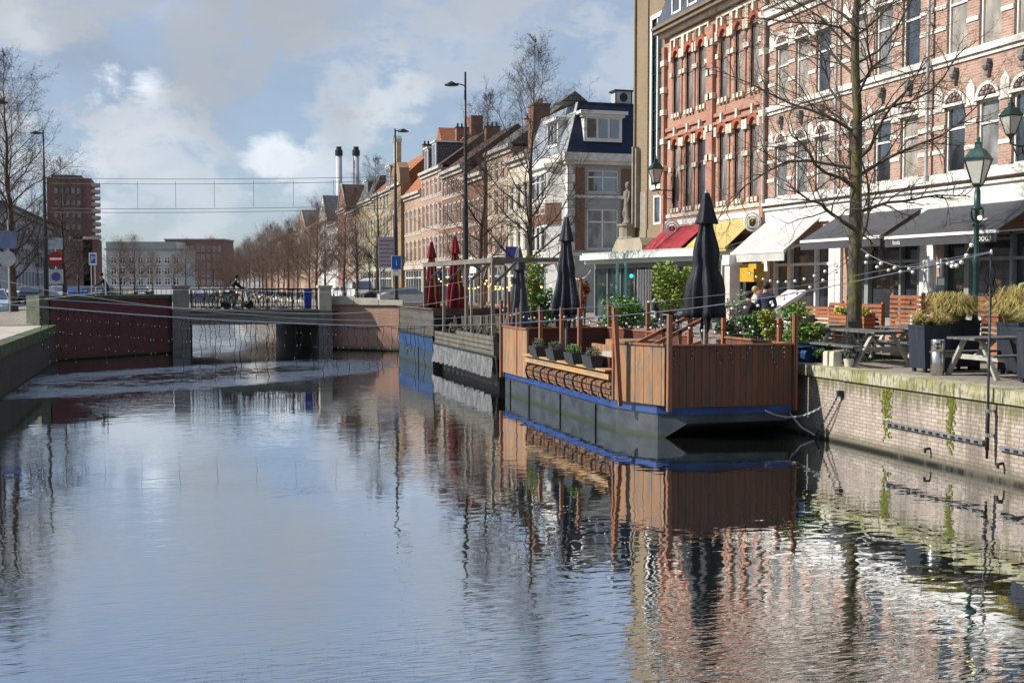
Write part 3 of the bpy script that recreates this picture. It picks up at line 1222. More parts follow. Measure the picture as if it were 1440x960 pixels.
# cream stone corner with niche, pedestal and rounded base
b = MB()
b.box(-.35, .05, -.5, .6, 3.4, 4.3)
b.lathe([(.45, 0), (.5, .12), (.42, .2), (.42, .62), (.5, .7), (.5, .78)], 12, (-.05, -.32, 3.7))
b.build('pedestal', mat('aged_stone', (.27, .24, .19), .85, var=.25, vs=3), r)
b = MB()
b.box(.3, .42, -.3, .01, 4.3, 8.0)
b.box(.5, .62, -.22, .01, 4.3, 7.9)
b.box(.75, 1.4, -.06, .01, 3.4, 5.9)
b.build('stone_columns', MATS['aged_stone'], r)
b = MB()
prof = [(0, 2.6), (2.7, 2.6), (2.7, 3.05), (2.3, 3.75), (0, 3.85)]
b.prism([(-.3, 2.2), (3.2, 2.2), (3.2, 3.4), (2.9, 3.75), (.2, 3.75), (-.3, 3.3)], 'y', -1.0, .0)
b.build('stone_porch', mat('sand_stone', (.33, .28, .21), .85, var=.2, vs=1.5), r)

# ------------------------------------------------------------------ generic row houses
def rowhouse(label, y0, y1, X, H, wm, floors, roof='gable', rm=None, nw=3, fm=None, trim=None, ridge=3, pm=None, band=True, D=9, wfrac=.5, chim=True, cat='house', name='house', shop=True):
    """y0 near, y1 far"""
    L = y1 - y0
    r = thing(name, label, cat, (X, y1, QZ), -PI / 2)
    fm = fm or M['white']
    trim = trim or mat('dull_white_trim', (.46, .43, .38), .8, var=.2)
    ops = []
    w = L / nw * wfrac
    for (a, c) in floors:
        for i in range(nw):
            x = L * (i + .5) / nw
            ops.append((x - w / 2, x + w / 2, a, c))
    sh = (.3, L - .3, .2, 2.9)
    allops = ops + ([sh] if shop else [])
    wall_mb(L, H, D, allops, rev=.16).build('wall', wm, r)
    for o in ops:
        window(r, *o[:4], fm, pm or M[rnd.choice(['glass', 'glass', 'glass2', 'curtain'])], 'cross' if w > .9 else 'sash', .68, fw=.08, sill=trim)
    b = MB()
    b.box(0, L, -.35, .05, H - .05, H + .2)
    b.box(0, L, -.15, .03, H - .35, H - .05)
    if shop:
        b.box(0, L, -.12, .02, 3.05, 3.45)
    if band:
        for (a, c) in floors:
            e = [0] + [q for o in ops if o[2] == a for q in (o[0], o[1])] + [L]
            for i in range(0, len(e), 2):
                b.box(e[i], e[i + 1], -.03, .01, c - .12, c + .02)
            b.box(0, L, -.04, .01, a - .26, a - .12)
    b.build('trim', trim, r)
    if shop:
        b = MB()
        n = max(3, int(L / 1.3))
        for i in range(n + 1):
            x = .3 + (L - .7) * i / n
            b.box(x, x + .1, .02, .14, .2, 2.9)
        b.box(.3, L - .3, .02, .14, 2.2, 2.3)
        s = b.build('shopfront', fm, r)
        p = MB(); p.box(.3, L - .3, .14, .16, .2, 2.9)
        p.build('pane', M['glass'], s)
    z = H + .2
    b = MB()
    if roof == 'gable':
        b.prism([(-.2, z), (D / 2, z + ridge), (D, z)], 'x', 0, L)
    elif roof == 'mansard':
        b.prism([(-.2, z), (.9, z + ridge * .85), (D / 2, z + ridge), (D - 1, z + ridge * .85), (D, z)], 'x', 0, L)
    elif roof == 'front':
        b.prism([(0, z), (L, z), (L / 2, z + ridge)], 'y', 0.05, D)
    else:
        b.box(0, L, 0, D, z, z + .15)
    ro = b.build('roof', rm or M['gtile'], r)
    if roof == 'front':
        g = MB()
        g.prism([(0, z), (L, z), (L / 2, z + ridge)], 'y', 0.0, .05)
        g.bar((-.1, -.05, z - .05), (L / 2, -.05, z + ridge + .05), .12, .16, 1)
        g.bar((L + .1, -.05, z - .05), (L / 2, -.05, z + ridge + .05), .12, .16, 1)
        g.build('gable', [wm, trim], r)
    if chim:
        c = MB()
        x = L * rnd.choice([.12, .85])
        c.box(x - .35, x + .35, D * .4, D * .4 + 1.2, z + ridge * .5, z + ridge + .5)
        c.box(x - .4, x + .4, D * .4 - .05, D * .4 + 1.25, z + ridge + .5, z + ridge + .6, 1)
        for q in range(3):
            c.lathe([(.1, 0), (.1, .35)], 6, (x, D * .4 + .2 + q * .4, z + ridge + .6), 1)
        c.build('chimney', [M['brownbrick'], M['black']], ro)
    return r, ro, L


def dormer(ro, x, z, w=1.3, h=1.5, y=.2, d=1.6, m=None, n=2):
    b = MB()
    b.box(x - w / 2, x + w / 2, y, y + .12, z, z + h)
    b.box(x - w / 2 + .03, x + w / 2 - .03, y + .12, y + d, z, z + h, 2)
    b.box(x - w / 2 - .12, x + w / 2 + .12, y - .12, y + d, z + h, z + h + .14)
    for i in range(n):
        a = x - w / 2 + .1 + (w - .2) * i / n
        b.box(a + .04, a + (w - .2) / n - .04, y - .02, y + .02, z + .15, z + h - .15, 1)
    b.build('dormer', [m or M['white'], M['glass'], M['gtile']], ro)


# corner house with slate mansard: canal side row X=22.5
X2 = 22.5
r = thing('corner_house', 'corner house with navy slate mansard roof, white corner stones and a three-light dormer', 'house', (X2, 63.6, QZ))
L, D, H = 11.0, 7.6, 9.3
ops = [(1.2, 3.2, 3.75, 6.15), (1.2, 3.2, 7.1, 8.45), (5.6, 7.6, 3.75, 6.15), (5.6, 7.6, 7.1, 8.45)]
wall_mb(L, H, D, ops).build('wall', mat('grey_render', (.36, .36, .35), .8, var=.1, vs=1), r)
for o in ops:
    window(r, *o[:4], M['white'], M['curtain'] if o[2] < 5 else M['glass'], 'cross', .68, fw=.1, sill=M['lgrey'])
b = MB()
for (x0, x1) in ((.45, 1.05), (3.35, 4.2), (4.7, 5.45), (7.8, 8.6)):
    b.cut()
    b.box(x0, x1, -.02, .01, 3.7, 6.75)
    b.box(x0, x1, -.02, .01, 6.98, 8.55)
b.builds('brick_panel', M['brownbrick'], r)
b = MB()
for k in range(18):
    z = .2 + k * .5
    w = .42 if k % 2 else .3
    b.box(-.04, w, -.05, .0, z, z + .46)
    b.box(-.05, .0, -.05, w, z, z + .46)
    if z > 3.2:
        b.box(4.28, 4.62, -.05, 0, z, z + .46)
b.box(-.1, L, -.06, 0, 6.78, 6.95)
b.box(-.1, L, -.06, 0, 3.35, 3.55)
b.box(-.35, L, -.4, .1, 8.95, 9.4)
b.box(-.25, L, -.25, .1, 8.75, 8.95)
b.box(-.4, .0, .1, D, 8.95, 9.4)
b.build('trim', M['stonew'], r)
z = 9.4
T = 3.05
b = MB()
a_, c_ = (-.25, -.25), (L, D)
i_ = .85
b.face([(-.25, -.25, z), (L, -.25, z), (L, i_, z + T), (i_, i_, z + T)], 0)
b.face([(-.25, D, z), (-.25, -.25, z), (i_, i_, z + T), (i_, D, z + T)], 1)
b.face([(i_, i_, z + T), (L, i_, z + T), (L, D, z + T), (i_, D, z + T)], 0)
b.face([(L, -.25, z), (L, D, z), (L, D, z + T), (L, i_, z + T)], 0)
b.face([(L, D, z), (-.25, D, z), (i_, D, z + T), (L, D, z + T)], 0)
b.bar((-.25, -.27, z), (i_, i_ - .02, z + T + .03), .14, .08, 2)
b.box(i_, L, i_ - .06, i_ + .06, z + T, z + T + .1, 3)
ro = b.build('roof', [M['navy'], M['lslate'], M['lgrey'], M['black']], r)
b = MB()
b.box(.95, 3.35, -.12, 1.2, z + .7, z + 2.3)
b.box(.65, 3.65, -.35, 1.4, z + 2.3, z + 2.5)
b.box(.8, 3.5, -.22, .2, z + 2.14, z + 2.3)
for k in range(3):
    x = 1.15 + k * .72
    b.box(x, x + .56, -.14, -.1, z + .92, z + 2.02, 1)
b.build('dormer', [M['white'], M['glass']], ro)
b = MB()
b.box(5.6, 8, -.12, 1.2, z + .7, z + 2.3)
b.box(5.3, 8.3, -.35, 1.4, z + 2.3, z + 2.5)
for k in range(3):
    x = 5.8 + k * .72
    b.box(x, x + .56, -.14, -.1, z + .92, z + 2.02, 1)
b.build('dormer', [M['white'], M['glass']], ro)
b = MB()
b.box(-.1, 1.0, 1.6, 3.6, z + .6, z + 2.1)
b.box(-.3, 1.1, 1.4, 3.8, z + 2.1, z + 2.3)
for k in range(3):
    b.box(-.13, -.09, 1.75 + k * .6, 2.2 + k * .6, z + .8, z + 1.95, 1)
b.build('dormer', [M['white'], M['glass']], ro)
b = MB()
b.prism([(-.1, z + T + .08), (1.7, z + T + .08), (.8, z + T + .75)], 'y', 1.0, 2.6)
b.build('attic_gable', M['gtile'], ro)
# canal side with a two-storey bay
b = MB()
b.prism([(.0, 1.2), (-.75, 1.8), (-.75, 4.6), (0, 5.2)], 'z', 0, 8.7, 0)
b.build('bay', M['white'], r)
for z0, z1 in ((3.7, 5.2), (5.9, 6.5), (6.9, 8.4), (.6, 2.8)):
    for y in (2.6, 3.5, 4.4):
        window(r, 0, .72, z0, z1, M['white'], M['glass'], 'sash', .66, y=-.06, rev=.02, rot=-PI / 2, at=(-.78, y, z0))
for z0, z1 in ((3.7, 6.1), (6.9, 8.4)):
    window(r, 0, .9, z0, z1, M['white'], M['glass'], 'sash', .66, y=-.06, rev=.02, rot=-PI / 2, at=(-.03, 6.8, z0))
b = MB()
b.prism([(.0, 1.0), (-.95, 1.65), (-.95, 4.75), (0, 5.4)], 'z', 8.7, 8.95)
b.prism([(.0, 1.1), (-.85, 1.7), (-.85, 4.7), (0, 5.3)], 'z', 6.55, 6.75)
b.prism([(.0, 1.12), (-.8, 1.72), (-.8, 4.68), (0, 5.28)], 'z', 5.3, 6.5, 1)
b.build('bay_bands', [M['stonew'], M['brownbrick']], r)
ac = thing('air_conditioner', 'grey air conditioner box on the roof of the corner house', 'air conditioner', (X2 + 3.9, 65.0, QZ + z + T))
b = MB()
b.box(-.5, .5, -.4, .4, .15, .85)
b.box(-.6, .6, -.5, .5, .85, .95, 1)
for x in (-.55, .5):
    b.box(x, x + .05, -.45, -.4, 0, .85, 1)
b.build('casing', [M['lgrey'], M['black']], ac)
b = MB()
b.lathe([(.26, 0), (.26, .03)], 14)
o = b.build('fan', M['black'], ac, loc=(0, -.41, .5)); o.rotation_euler = (PI / 2, 0, 0)

Y = lambda px: yat(px, X2)
f3 = [(3.9, 5.9), (6.7, 8.4)]
h, ro, L = rowhouse('narrow pale house with white cornice beside the slate-roofed corner house', 71.2, 76.0, X2, 10.0, M['cream'], f3, 'gable', M['gtile'], 3, ridge=2.8, wfrac=.55, chim=False)
b = MB()
b.box(1.7, 3.1, .9, 2.0, 10.6, 13.6)
b.box(1.65, 3.15, .85, 2.05, 13.6, 13.75)
for q in (1.9, 2.4, 2.9):
    b.lathe([(.11, 13.75), (.11, 14.1)], 6, (q, 1.45, 0))
b.build('chimney', M['brownbrick'], ro)
h, ro, L = rowhouse('buff brick house under a steep grey tiled roof with skylights and a big chimney', 76.0, 82.5, X2 + .3, 11.2, M['buffbrick'], [(3.9, 5.9), (6.7, 8.5), (9.2, 10.4)], 'gable', M['gtile'], 4, ridge=3.4, wfrac=.5, chim=False)
for k in range(3):
    b = MB()
    b.bar((1.2 + k * 1.6, 1.5, 12.55), (1.2 + k * 1.6, 2.4, 13.22), .8, .08)
    b.build('skylight', M['lgrey'], ro)
h, ro, L = rowhouse('brown brick house with white trim behind the tallest street lamp', 82.5, 88.5, X2, 9.9, M['brownbrick'], [(3.8, 5.6), (6.4, 8.2)], 'gable', M['brtile'], 4, ridge=3.6, wfrac=.5)
h, ro, L = rowhouse('red-brown brick house with brown tiled roof and white cornice', 88.5, 96, X2, 11.0, M['brownbrick'], [(3.9, 5.9), (6.6, 8.4), (9.1, 10.3)], 'gable', M['brtile'], 5, ridge=3.4, wfrac=.5)
h, ro, L = rowhouse('salmon brick house with two tall white dormers on a brown roof', 96, 104.5, X2, 11.7, M['pinkbrick'], [(3.9, 5.9), (6.8, 8.8), (9.6, 11.0)], 'gable', M['brtile'], 5, ridge=3.4, wfrac=.5, chim=False)
dormer(ro, 1.6, 11.9, 1.5, 2.1, .1, 2.6)
dormer(ro, 4.8, 11.9, 1.5, 2.3, .1, 2.6)
h, ro, L = rowhouse('buff brick house with flat white cornice in front of an orange tiled gable', 104.5, 112.5, X2, 10.2, M['buffbrick'], [(3.8, 5.8), (6.6, 8.8)], 'gable', M['ortile'], 4, ridge=5.5, wfrac=.45)
b = MB()
b.box(.6, 4.6, 3, 8, 10.4, 14.6)
b.prism([(.4, 14.6), (4.8, 14.6), (2.6, 17.0)], 'y', 2.9, 8.1, 1)
b.box(.6, 4.6, 2.8, 3.0, 14.4, 14.6, 2)
b.box(1.0, 3.4, 6, 7.2, 15.5, 18.2, 3)
b.build('rear_wing', [M['grey'], M['ortile'], M['white'], M['brownbrick']], h)
# narrow bell gable
h = thing('chapel', 'tall narrow ochre brick chapel front with tall arch and a little belfry', 'chapel', (X2 - .3, 118.5, QZ), -PI / 2)
Lc = 5.6
b = MB()
b.box(0, Lc, 0, 8, 0, 11.8)
b.prism([(0.2, 11.8), (Lc - .2, 11.8), (Lc - .8, 13.4), (3.9, 14.0), (1.7, 14.0), (.8, 13.4)], 'y', 0, 1.0)
b.build('wall', brick('ochre_brick', (.30, .20, .11), (.25, .16, .09), (.35, .26, .16)), h)
b = MB()
b.box(1.9, 2.3, -.02, .45, 14.0, 16.0)
b.box(3.3, 3.7, -.02, .45, 14.0, 16.0)
b.box(2.3, 3.3, -.02, .45, 14.0, 14.5)
b.arc(2.8, 16.0, .5, .9, -.02, .45, 0, 8)
b.arc(2.8, 16.0, .9, .98, -.08, .5, 1, 8)
b.build('belfry', [mat('dull_stone', (.42, .37, .29), .8), M['lgrey']], h)
b = MB()
b.lathe([(.34, 0), (.3, .15), (.2, .5), (.05, .6)], 10, (2.8, .2, 15.0))
b.build('bell', M['iron'], h)
b = MB()
for zz, w, hh in ((3.6, .8, 4.6), (.2, 1.0, 2.3)):
    b.box(2.8 - w, 2.8 + w, -.03, .0, zz, zz + hh)
    b.arc(2.8, zz + hh, 0, w, -.03, 0, 0, 8)
w_ = b.build('arched_window', M['glass'], h)
b = MB()
for zz, w, hh in ((3.6, .8, 4.6), (.2, 1.0, 2.3)):
    b.arc(2.8, zz + hh, w, w + .3, -.12, .0, 0, 8)
    b.box(2.8 - w - .3, 2.8 - w, -.12, 0, zz, zz + hh)
    b.box(2.8 + w, 2.8 + w + .3, -.12, 0, zz, zz + hh)
b.box(0, Lc, -.2, 0, 11.6, 11.9)
b.build('stone_trim', M['stone'], h)
h, ro, L = rowhouse('yellowish rendered house under a large orange tiled roof next to the chapel', 118.5, 131, X2, 11.6, mat('yellow_render', (.36, .30, .18), .8, var=.12), [(4, 6), (7, 9), (9.8, 11.2)], 'gable', M['ortile'], 6, ridge=4.2, wfrac=.45)
dormer(ro, 9.5, 12.0, 2.2, 2.2, 0, 2)
h, ro, L = rowhouse('yellowish rendered house with a white dormer, further from the chapel', 131, 141, X2, 11.4, MATS['yellow_render'], [(4, 6), (7, 9)], 'mansard', M['gtile'], 5, ridge=3.0, wfrac=.45)
dormer(ro, 5, 11.8, 2.2, 2.0, 0, 2)
specs = [(141, 152, 10.8, 'pinkbrick', 'brtile', 'gable', 3.0, 'red-brown house with dark tiled roof right of the blue metal gable'),
         (152, 160, 11.6, 'brownbrick', 'brtile', 'front', 3.4, 'brown brick house with pointed gable right of the blue metal gable'),
         (160, 171, 10.0, 'white', 'gtile', 'gable', 3.0, 'pale house just right of the blue metal gable'),
         (171, 182, 11.0, 'white', 'slate', 'front', 4.0, 'white house with a pointed blue-grey metal gable'),
         (182, 198, 11.0, 'pinkbrick', 'ortile', 'gable', 3.0, 'orange roofed house just left of the blue metal gable'),
         (198, 214, 10.6, 'buffbrick', 'gtile', 'front', 4.0, 'buff brick house with pointed gable beyond the bare trees'),
         (214, 235, 10.2, 'brownbrick', 'brtile', 'gable', 3.0, 'brown terrace house near the far end of the right bank'),
         (235, 262, 10.2, 'pinkbrick', 'ortile', 'gable', 3.0, 'red roofed terrace second from the far end of the right bank'),
         (262, 300, 10.4, 'brownbrick', 'brtile', 'gable', 3.0, 'last brown terrace at the far end of the right bank')]
for (a, c, H, w, rm, rt, rg, lab) in specs:
    h, ro, L = rowhouse(lab, a, c, X2, H, M[w], [(3.9, 5.8), (6.8, 8.8)], rt, M[rm], 5, ridge=rg, wfrac=.4, chim=True, shop=False)

# ------------------------------------------------------------------ left bank and far buildings
h = thing('office_building', 'long pale grey office block with rows of tall windows on the left bank', 'building', (-16, 128, QZ), PI / 2)
L = 46
ops = []
for (a, c) in ((.4, 3.0), (3.8, 5.7), (6.3, 8.2)):
    for i in range(14):
        x = 1.2 + i * 3.2
        ops.append((x, x + 1.7, a, c))
wall_mb(L, 9.2, 14, ops, rev=.3).build('wall', mat('blue_grey_render', (.40, .43, .47), .8, var=.1), h)
for o in ops:
    window(h, *o[:4], M['lgrey'], M['glass2'], 'cross', .7, rev=.3, y=.2, fw=.1)
b = MB(); b.box(-.2, L + .2, -.5, 14, 9.2, 9.5)
b.build('roof', M['grey'], h)
# set-back darker house between the block and the tower, and one nearer
h = thing('brick_building', 'dark brick building with a hipped roof behind the left bank trees', 'building', (-17, 80, QZ), PI / 2)
ops = [(1.5 + i * 2.8, 2.9 + i * 2.8, a, a + 1.8) for i in range(9) for a in (.8, 3.9, 6.9)]
wall_mb(27, 10, 12, ops).build('wall', M['lgrey'], h)
for o in ops:
    window(h, *o[:4], M['white'], M['glass'], 'cross', .7, fw=.1)
b = MB(); b.prism([(-.3, 10), (6, 13.4), (12.3, 10)], 'x', -.3, 27.3)
b.build('roof', M['gtile'], h)
h = thing('brick_building', 'low dark brick building between the office block and the brick tower', 'building', (-16.5, 176, QZ), PI / 2)
ops = [(1.5 + i * 3, 2.9 + i * 3, a, a + 1.8) for i in range(10) for a in (.8, 3.9, 6.9)]
wall_mb(32, 10.5, 12, ops).build('wall', M['darkbrick'], h)
for o in ops:
    window(h, *o[:4], M['white'], M['glass'], 'cross', .7, fw=.1)
b = MB(); b.prism([(-.3, 10.5), (6, 13.5), (12.3, 10.5)], 'x', -.3, 32.3)
b.build('roof', M['gtile'], h)

# red brick tower (px 75..143)
TD = 262
c0 = dep(75, 398, TD); c1 = dep(143, 398, TD)
h = thing('apartment_tower', 'red-brown brick apartment tower with rounded corner balconies on the left', 'tower', (c0.x - 1, c0.y, QZ), 0)
W_ = (c1 - c0).length
s = FPX / TD
zt = (398 - 250) / s + 1.75
b = MB()
b.box(0, W_ * .86, 0, 14, 0, zt)
b.box(W_ * .1, W_ * .68, -.8, 12, 0, zt + .5)
b.box(W_ * .55, W_ * .98, 0, 14, 0, zt * .46)
b.build('wall', M['darkbrick'], h)
b = MB()
for k in range(9):
    z = zt * .46 + k * zt * .058
    b.lathe([(1.7, 0), (1.9, .15), (1.9, .9), (1.7, .9)], 12, (W_ * .86, 2.0, z))
b.build('balconies', mat('pinkish_balcony', (.42, .33, .32), .7), h)
for i in range(5):
    for k in range(9):
        z = 3 + k * 2.75
        x = W_ * (.14 + i * .11)
        if z + 1.5 > zt:
            continue
        window(h, 0, .9, z, z + 1.3, M['darkbrick'], M['glass'], 'plain', at=(x, -.95, z), y=0, rev=.16)
for (a, c, q0, q1) in ((0, .68, .45, .48), (.5, 1.0, .455, .48)):
    b = MB(); b.box(W_ * a - .1, W_ * c, -1.0, .1, zt * q0, zt * q1)
    b.build('band', M['stone'], h)
# pale office building (px 150..258) and red slab (px 232..316)
for (pxa, pxb, py0, TD, wm, rows, cols, lab, cat, roofm) in (
        (150, 258, 352, 420, 'lgrey', 3, 8, 'pale grey office building with flat roof at the far end of the canal', 'building', 'grey'),
        (233, 316, 338, 480, 'darkbrick', 5, 10, 'dark red slab block on the horizon behind the pale office building', 'building', 'grey')):
    c0 = dep(pxa, 398, TD); c1 = dep(pxb, 398, TD)
    W_ = abs((c1 - c0).length)
    s = FPX / TD
    H = (398 - py0) / s + 1.75
    ang = math.atan2(c1.y - c0.y, c1.x - c0.x)
    h = thing('office_building' if wm == 'lgrey' else 'apartment_block', lab, cat, (c0.x, c0.y, QZ), ang)
    ops = []
    fh = (H - 2) / rows
    for i in range(cols):
        for k in range(rows):
            cw = (W_ - 2) / cols
            ops.append((1 + i * cw + cw * .15, 1 + i * cw + cw * .85, .6 + k * fh + .3, .6 + (k + 1) * fh - 1.0))
    wall_mb(W_, H, 16, ops, rev=.4).build('wall', M[wm], h)
    for o in ops:
        window(h, *o[:4], M['white'] if wm == 'lgrey' else M['lgrey'], M['black'], 'cross', .6, rev=.4, y=.1, fw=.3)
    b = MB()
    b.box(-.4, W_ + .4, -.6, 16, H, H + .6)
    if wm == 'lgrey':
        b.box(-2 + W_ * .05, W_ * .9, 1.5, 14, H + .6, H + 3.2, 1)
    b.build('roof', [M[roofm], M['glass2']], h)
# industrial chimneys
for (px, lab) in ((478, 'slim white industrial chimney with dark top, left of the pair above the roofs'), (502, 'slim white industrial chimney with dark top, right of the pair above the roofs')):
    p = dep(px, 398, 430)
    h = thing('industrial_chimney', lab, 'chimney', (p.x, p.y, QZ), 0, )
    s = FPX / 430
    zt = (398 - 208) / s + 1.75
    b = MB(); b.lathe([(1.35, 0), (1.15, zt - 3.5)], 18); b.build('shaft', mat('stack_white', (.46, .46, .48), .5, var=.06), h, True)
    b = MB(); b.lathe([(1.15, zt - 3.5), (1.45, zt - 3.2), (1.45, zt - 1.4), (1.0, zt - .9), (1.0, zt)], 18); b.build('cap', M['black'], h)
# ================================================================== TREES
t_ = NT('mossy_bark')
n1 = t_.noise(t_.vec((1, 1, .4)), 3.0, 6, .65)
n2 = t_.noise(t_.vec((6, 6, 1.5)), 3.0, 5, .65)
cB = t_.mix(t_.ramp(n2, .35, .65), (.05, .042, .035), (.13, .11, .085))
cB = t_.mix(t_.math('MULTIPLY', t_.ramp(n1, .47, .62), .85), cB, (.17, .16, .035))
M['bark'] = t_.fin(cB, .9, 0, .2, t_.bump(n2, .8, .02))
M['barkm'] = mat('grey_olive_bark', (.085, .075, .05), .9, var=.4, vs=3, bump=.5)
M['bark2'] = mat('brown_bark', (.085, .058, .045), .9, var=.35, vs=3, bump=.5)
M['twig'] = mat('reddish_twigs', (.16, .105, .08), .9, var=.35, vs=1.5)
M['twigd'] = mat('dark_twigs', (.06, .045, .036), .9, var=.35, vs=1.5)


def grow(b, p, d, L, r, lvl, rr, cfg, m=0):
    seg = cfg['seg'][lvl]
    pts = [p.copy()]
    rad = [r]
    dd = d.copy()
    for i in range(seg):
        dd = (dd + Vector((rr.gauss(0, 1), rr.gauss(0, 1), rr.gauss(0, 1))) * cfg['wob'][lvl] + Vector((0, 0, cfg['up'][lvl]))).normalized()
        p = p + dd * (L / seg)
        pts.append(p.copy())
        rad.append(r * (1 - (i + 1) / seg * .8))
    b.tube(pts, rad, cfg['sides'][lvl], m, cap=False)
    if lvl + 1 < len(cfg['seg']):
        n = cfg['n'][lvl]
        for k in range(n):
            t = cfg['t0'][lvl] + (1 - cfg['t0'][lvl]) * (k + rr.random()) / n
            i = min(int(t * seg), seg - 1)
            f = t * seg - i
            q = pts[i].lerp(pts[i + 1], f)
            ax = (pts[i + 1] - pts[i]).normalized()
            o = ax.orthogonal().normalized()
            o.rotate(Matrix.Rotation(rr.uniform(0, 2 * PI), 3, ax))
            a = cfg['ang'][lvl] * rr.uniform(.75, 1.25)
            nd = ax * math.cos(a) + o * math.sin(a)
            grow(b, q, nd, L * cfg['len'][lvl] * (1.1 - .55 * t) * rr.uniform(.7, 1.2), max(.003, r * cfg['rr'][lvl] * (1 - t * .5)), lvl + 1, rr, cfg, m)


def tree_mesh(seed, H, r0, clear, nb, blen, cfg, ang=(1.25, .55), wob=.02, taper=1.25):
    rr = random.Random(seed)
    tr = MB()
    N = 16
    pts = []
    rad = []
    x = y = 0
    for i in range(N + 1):
        t = i / N
        pts.append(Vector((x, y, H * t)))
        rad.append(max(.012, r0 * (1.25 if i == 0 else 1) * (1 - t) ** taper * 1.0))
        x += rr.gauss(0, wob) * H / N * 3
        y += rr.gauss(0, wob) * H / N * 3
    tr.tube(pts, rad, 10)
    cr = MB()
    for k in range(nb):
        t = clear + (1 - clear) * ((k + rr.random() * .8) / nb) ** .95
        i = min(int(t * N), N - 1)
        q = pts[i].lerp(pts[i + 1], t * N - i)
        u = (t - clear) / (1 - clear)
        a = ang[0] + (ang[1] - ang[0]) * u
        th = k * 2.4 + rr.gauss(0, .3)
        d = Vector((math.cos(th) * math.sin(a), math.sin(th) * math.sin(a), math.cos(a)))
        shape = (math.sin(PI * min(1, u * .75 + .28))) ** .7
        L = blen * (shape * .95 + .08) * rr.uniform(.75, 1.15)
        grow(cr, q, d, L, max(.008, rad[i] * .33), 0, rr, cfg)
    return tr, cr


CF = dict(seg=[7, 5, 4, 3], wob=[.13, .18, .22, .25], up=[.05, .04, .03, .02], sides=[6, 4, 3, 3],
          n=[12, 8, 4, 0], t0=[.12, .12, .15, 0], ang=[.75, .75, .7, .6], len=[.5, .5, .55, .5], rr=[.45, .5, .6, .6])
CLEFT = dict(CF, n=[12, 9, 4, 0])
CBIG = dict(CF, n=[13, 9, 4, 0], wob=[.2, .25, .28, .3], up=[.02, .03, .02, .01])
CM2 = dict(CF, n=[12, 9, 0], seg=[6, 4, 3], sides=[5, 3, 3])
CFAR = dict(seg=[5, 3, 2], wob=[.12, .18, .2], up=[.09, .07, .05], sides=[4, 3, 3],
            n=[13, 11, 0], t0=[.08, .1, 0], ang=[.65, .65, .6], len=[.6, .65, .5], rr=[.5, .65, .6])


def make_tree(label, meshes, loc, rz, name='bare_tree', group=None, sc_=1.0):
    r = thing(name, label, 'tree', loc, rz, group)
    r.scale = (sc_,) * 3
    link('trunk', meshes[0], r)
    link('crown', meshes[1], r)
    return r


def tmesh(seed, H, r0, clear, nb, blen, cfg, bark, twig, **k):
    a, c = tree_mesh(seed, H, r0, clear, nb, blen, cfg, **k)
    return a.mesh('trunk', bark, True), c.mesh('crown', twig, True)


# the big tree between the tables
p = dep(1203, 398, 27.0)
make_tree('big bare tree with mossy yellow-green bark rising behind the picnic table', tmesh(7, 15.5, .2, .17, 50, 3.7, CBIG, M['bark'], mat('olive_twigs', (.085, .068, .05), .9, var=.4, vs=2), ang=(1.2, .5), wob=.015), (p.x, p.y, QZ), .6)
tA = tmesh(21, 12.0, .19, .16, 36, 3.5, CLEFT, M['barkm'], M['twigd'], ang=(1.1, .5), wob=.02)
tB = tmesh(22, 11.0, .17, .17, 34, 3.4, CLEFT, M['barkm'], M['twigd'], ang=(1.1, .5), wob=.025)
for (px, Y_, tm, rz, sc_, lab) in ((745, 45.5, tA, .3, 1.0, 'bare tree between the grey and the navy closed parasols, in front of the corner house'),
                                  (676, 54.0, tB, 1.4, 1.0, 'bare tree just right of the tall street lamp behind the boat terrace'),
                                  (535, 81.5, tB, 2.9, .98, 'bare tree left of the lamp post with the blue sign beyond the bridge'),
                                  (502, 92, tA, 4.0, .78, 'bare tree behind the right bridge pylon, second on the bank beyond the bridge')):
    X_ = math.tan(math.atan((px - 720) / FPX) + YAW) * Y_
    make_tree(lab, tm, (X_, Y_, QZ), rz, sc_=sc_)
# left bank
tC = tmesh(31, 12.0, .2, .14, 44, 3.3, CLEFT, M['bark2'], M['twigd'], ang=(1.15, .35), wob=.015)
for (px, Y_, tm, rz, sc_, lab) in ((19, 58, tC, .4, 1.05, 'tall dark bare tree at the left edge in front of the pale office block'),
                                  (92, 84, tC, 2.2, .86, 'dark bare tree right of the left bank lamp post before the brick tower'),
                                  (4, 66, tB, 3.2, 1.1, 'dark bare tree cut by the left edge of the picture'),
                                  (110, 112, tB, 1.2, .8, 'smaller bare tree beside the blue parking sign on the left bank')):
    X_ = math.tan(math.atan((px - 720) / FPX) + YAW) * Y_
    make_tree(lab, tm, (X_, Y_, QZ), rz, sc_=sc_)
# the row beyond the bridge
far = [tmesh(41 + i, 9.4, .16, .17, 34, 3.7, CFAR, M['bark2'], M['twig'], ang=(1.0, .3), wob=.02) for i in range(3)]
ords = ['third', 'fourth', 'fifth', 'sixth', 'seventh', 'eighth', 'ninth', 'tenth', 'eleventh', 'twelfth', 'thirteenth', 'fourteenth', 'fifteenth', 'sixteenth', 'seventeenth', 'eighteenth', 'nineteenth', 'twentieth',
        'twenty-first', 'twenty-second', 'twenty-third', 'twenty-fourth', 'twenty-fifth', 'twenty-sixth', 'twenty-seventh', 'twenty-eighth']
y = 101.0
rr = random.Random(8)
for i in range(26):
    sc_ = rr.uniform(.92, 1.1)
    make_tree('reddish-brown bare tree in the row beyond the bridge, %s from the bridge' % ords[i], far[i % 3], (14.4 + rr.uniform(-.4, .4), y, QZ), rr.uniform(0, 6), sc_=sc_, group='row of bare trees on the right bank beyond the bridge')
    y += 8.4 + rr.uniform(-1, 1) + i * .12
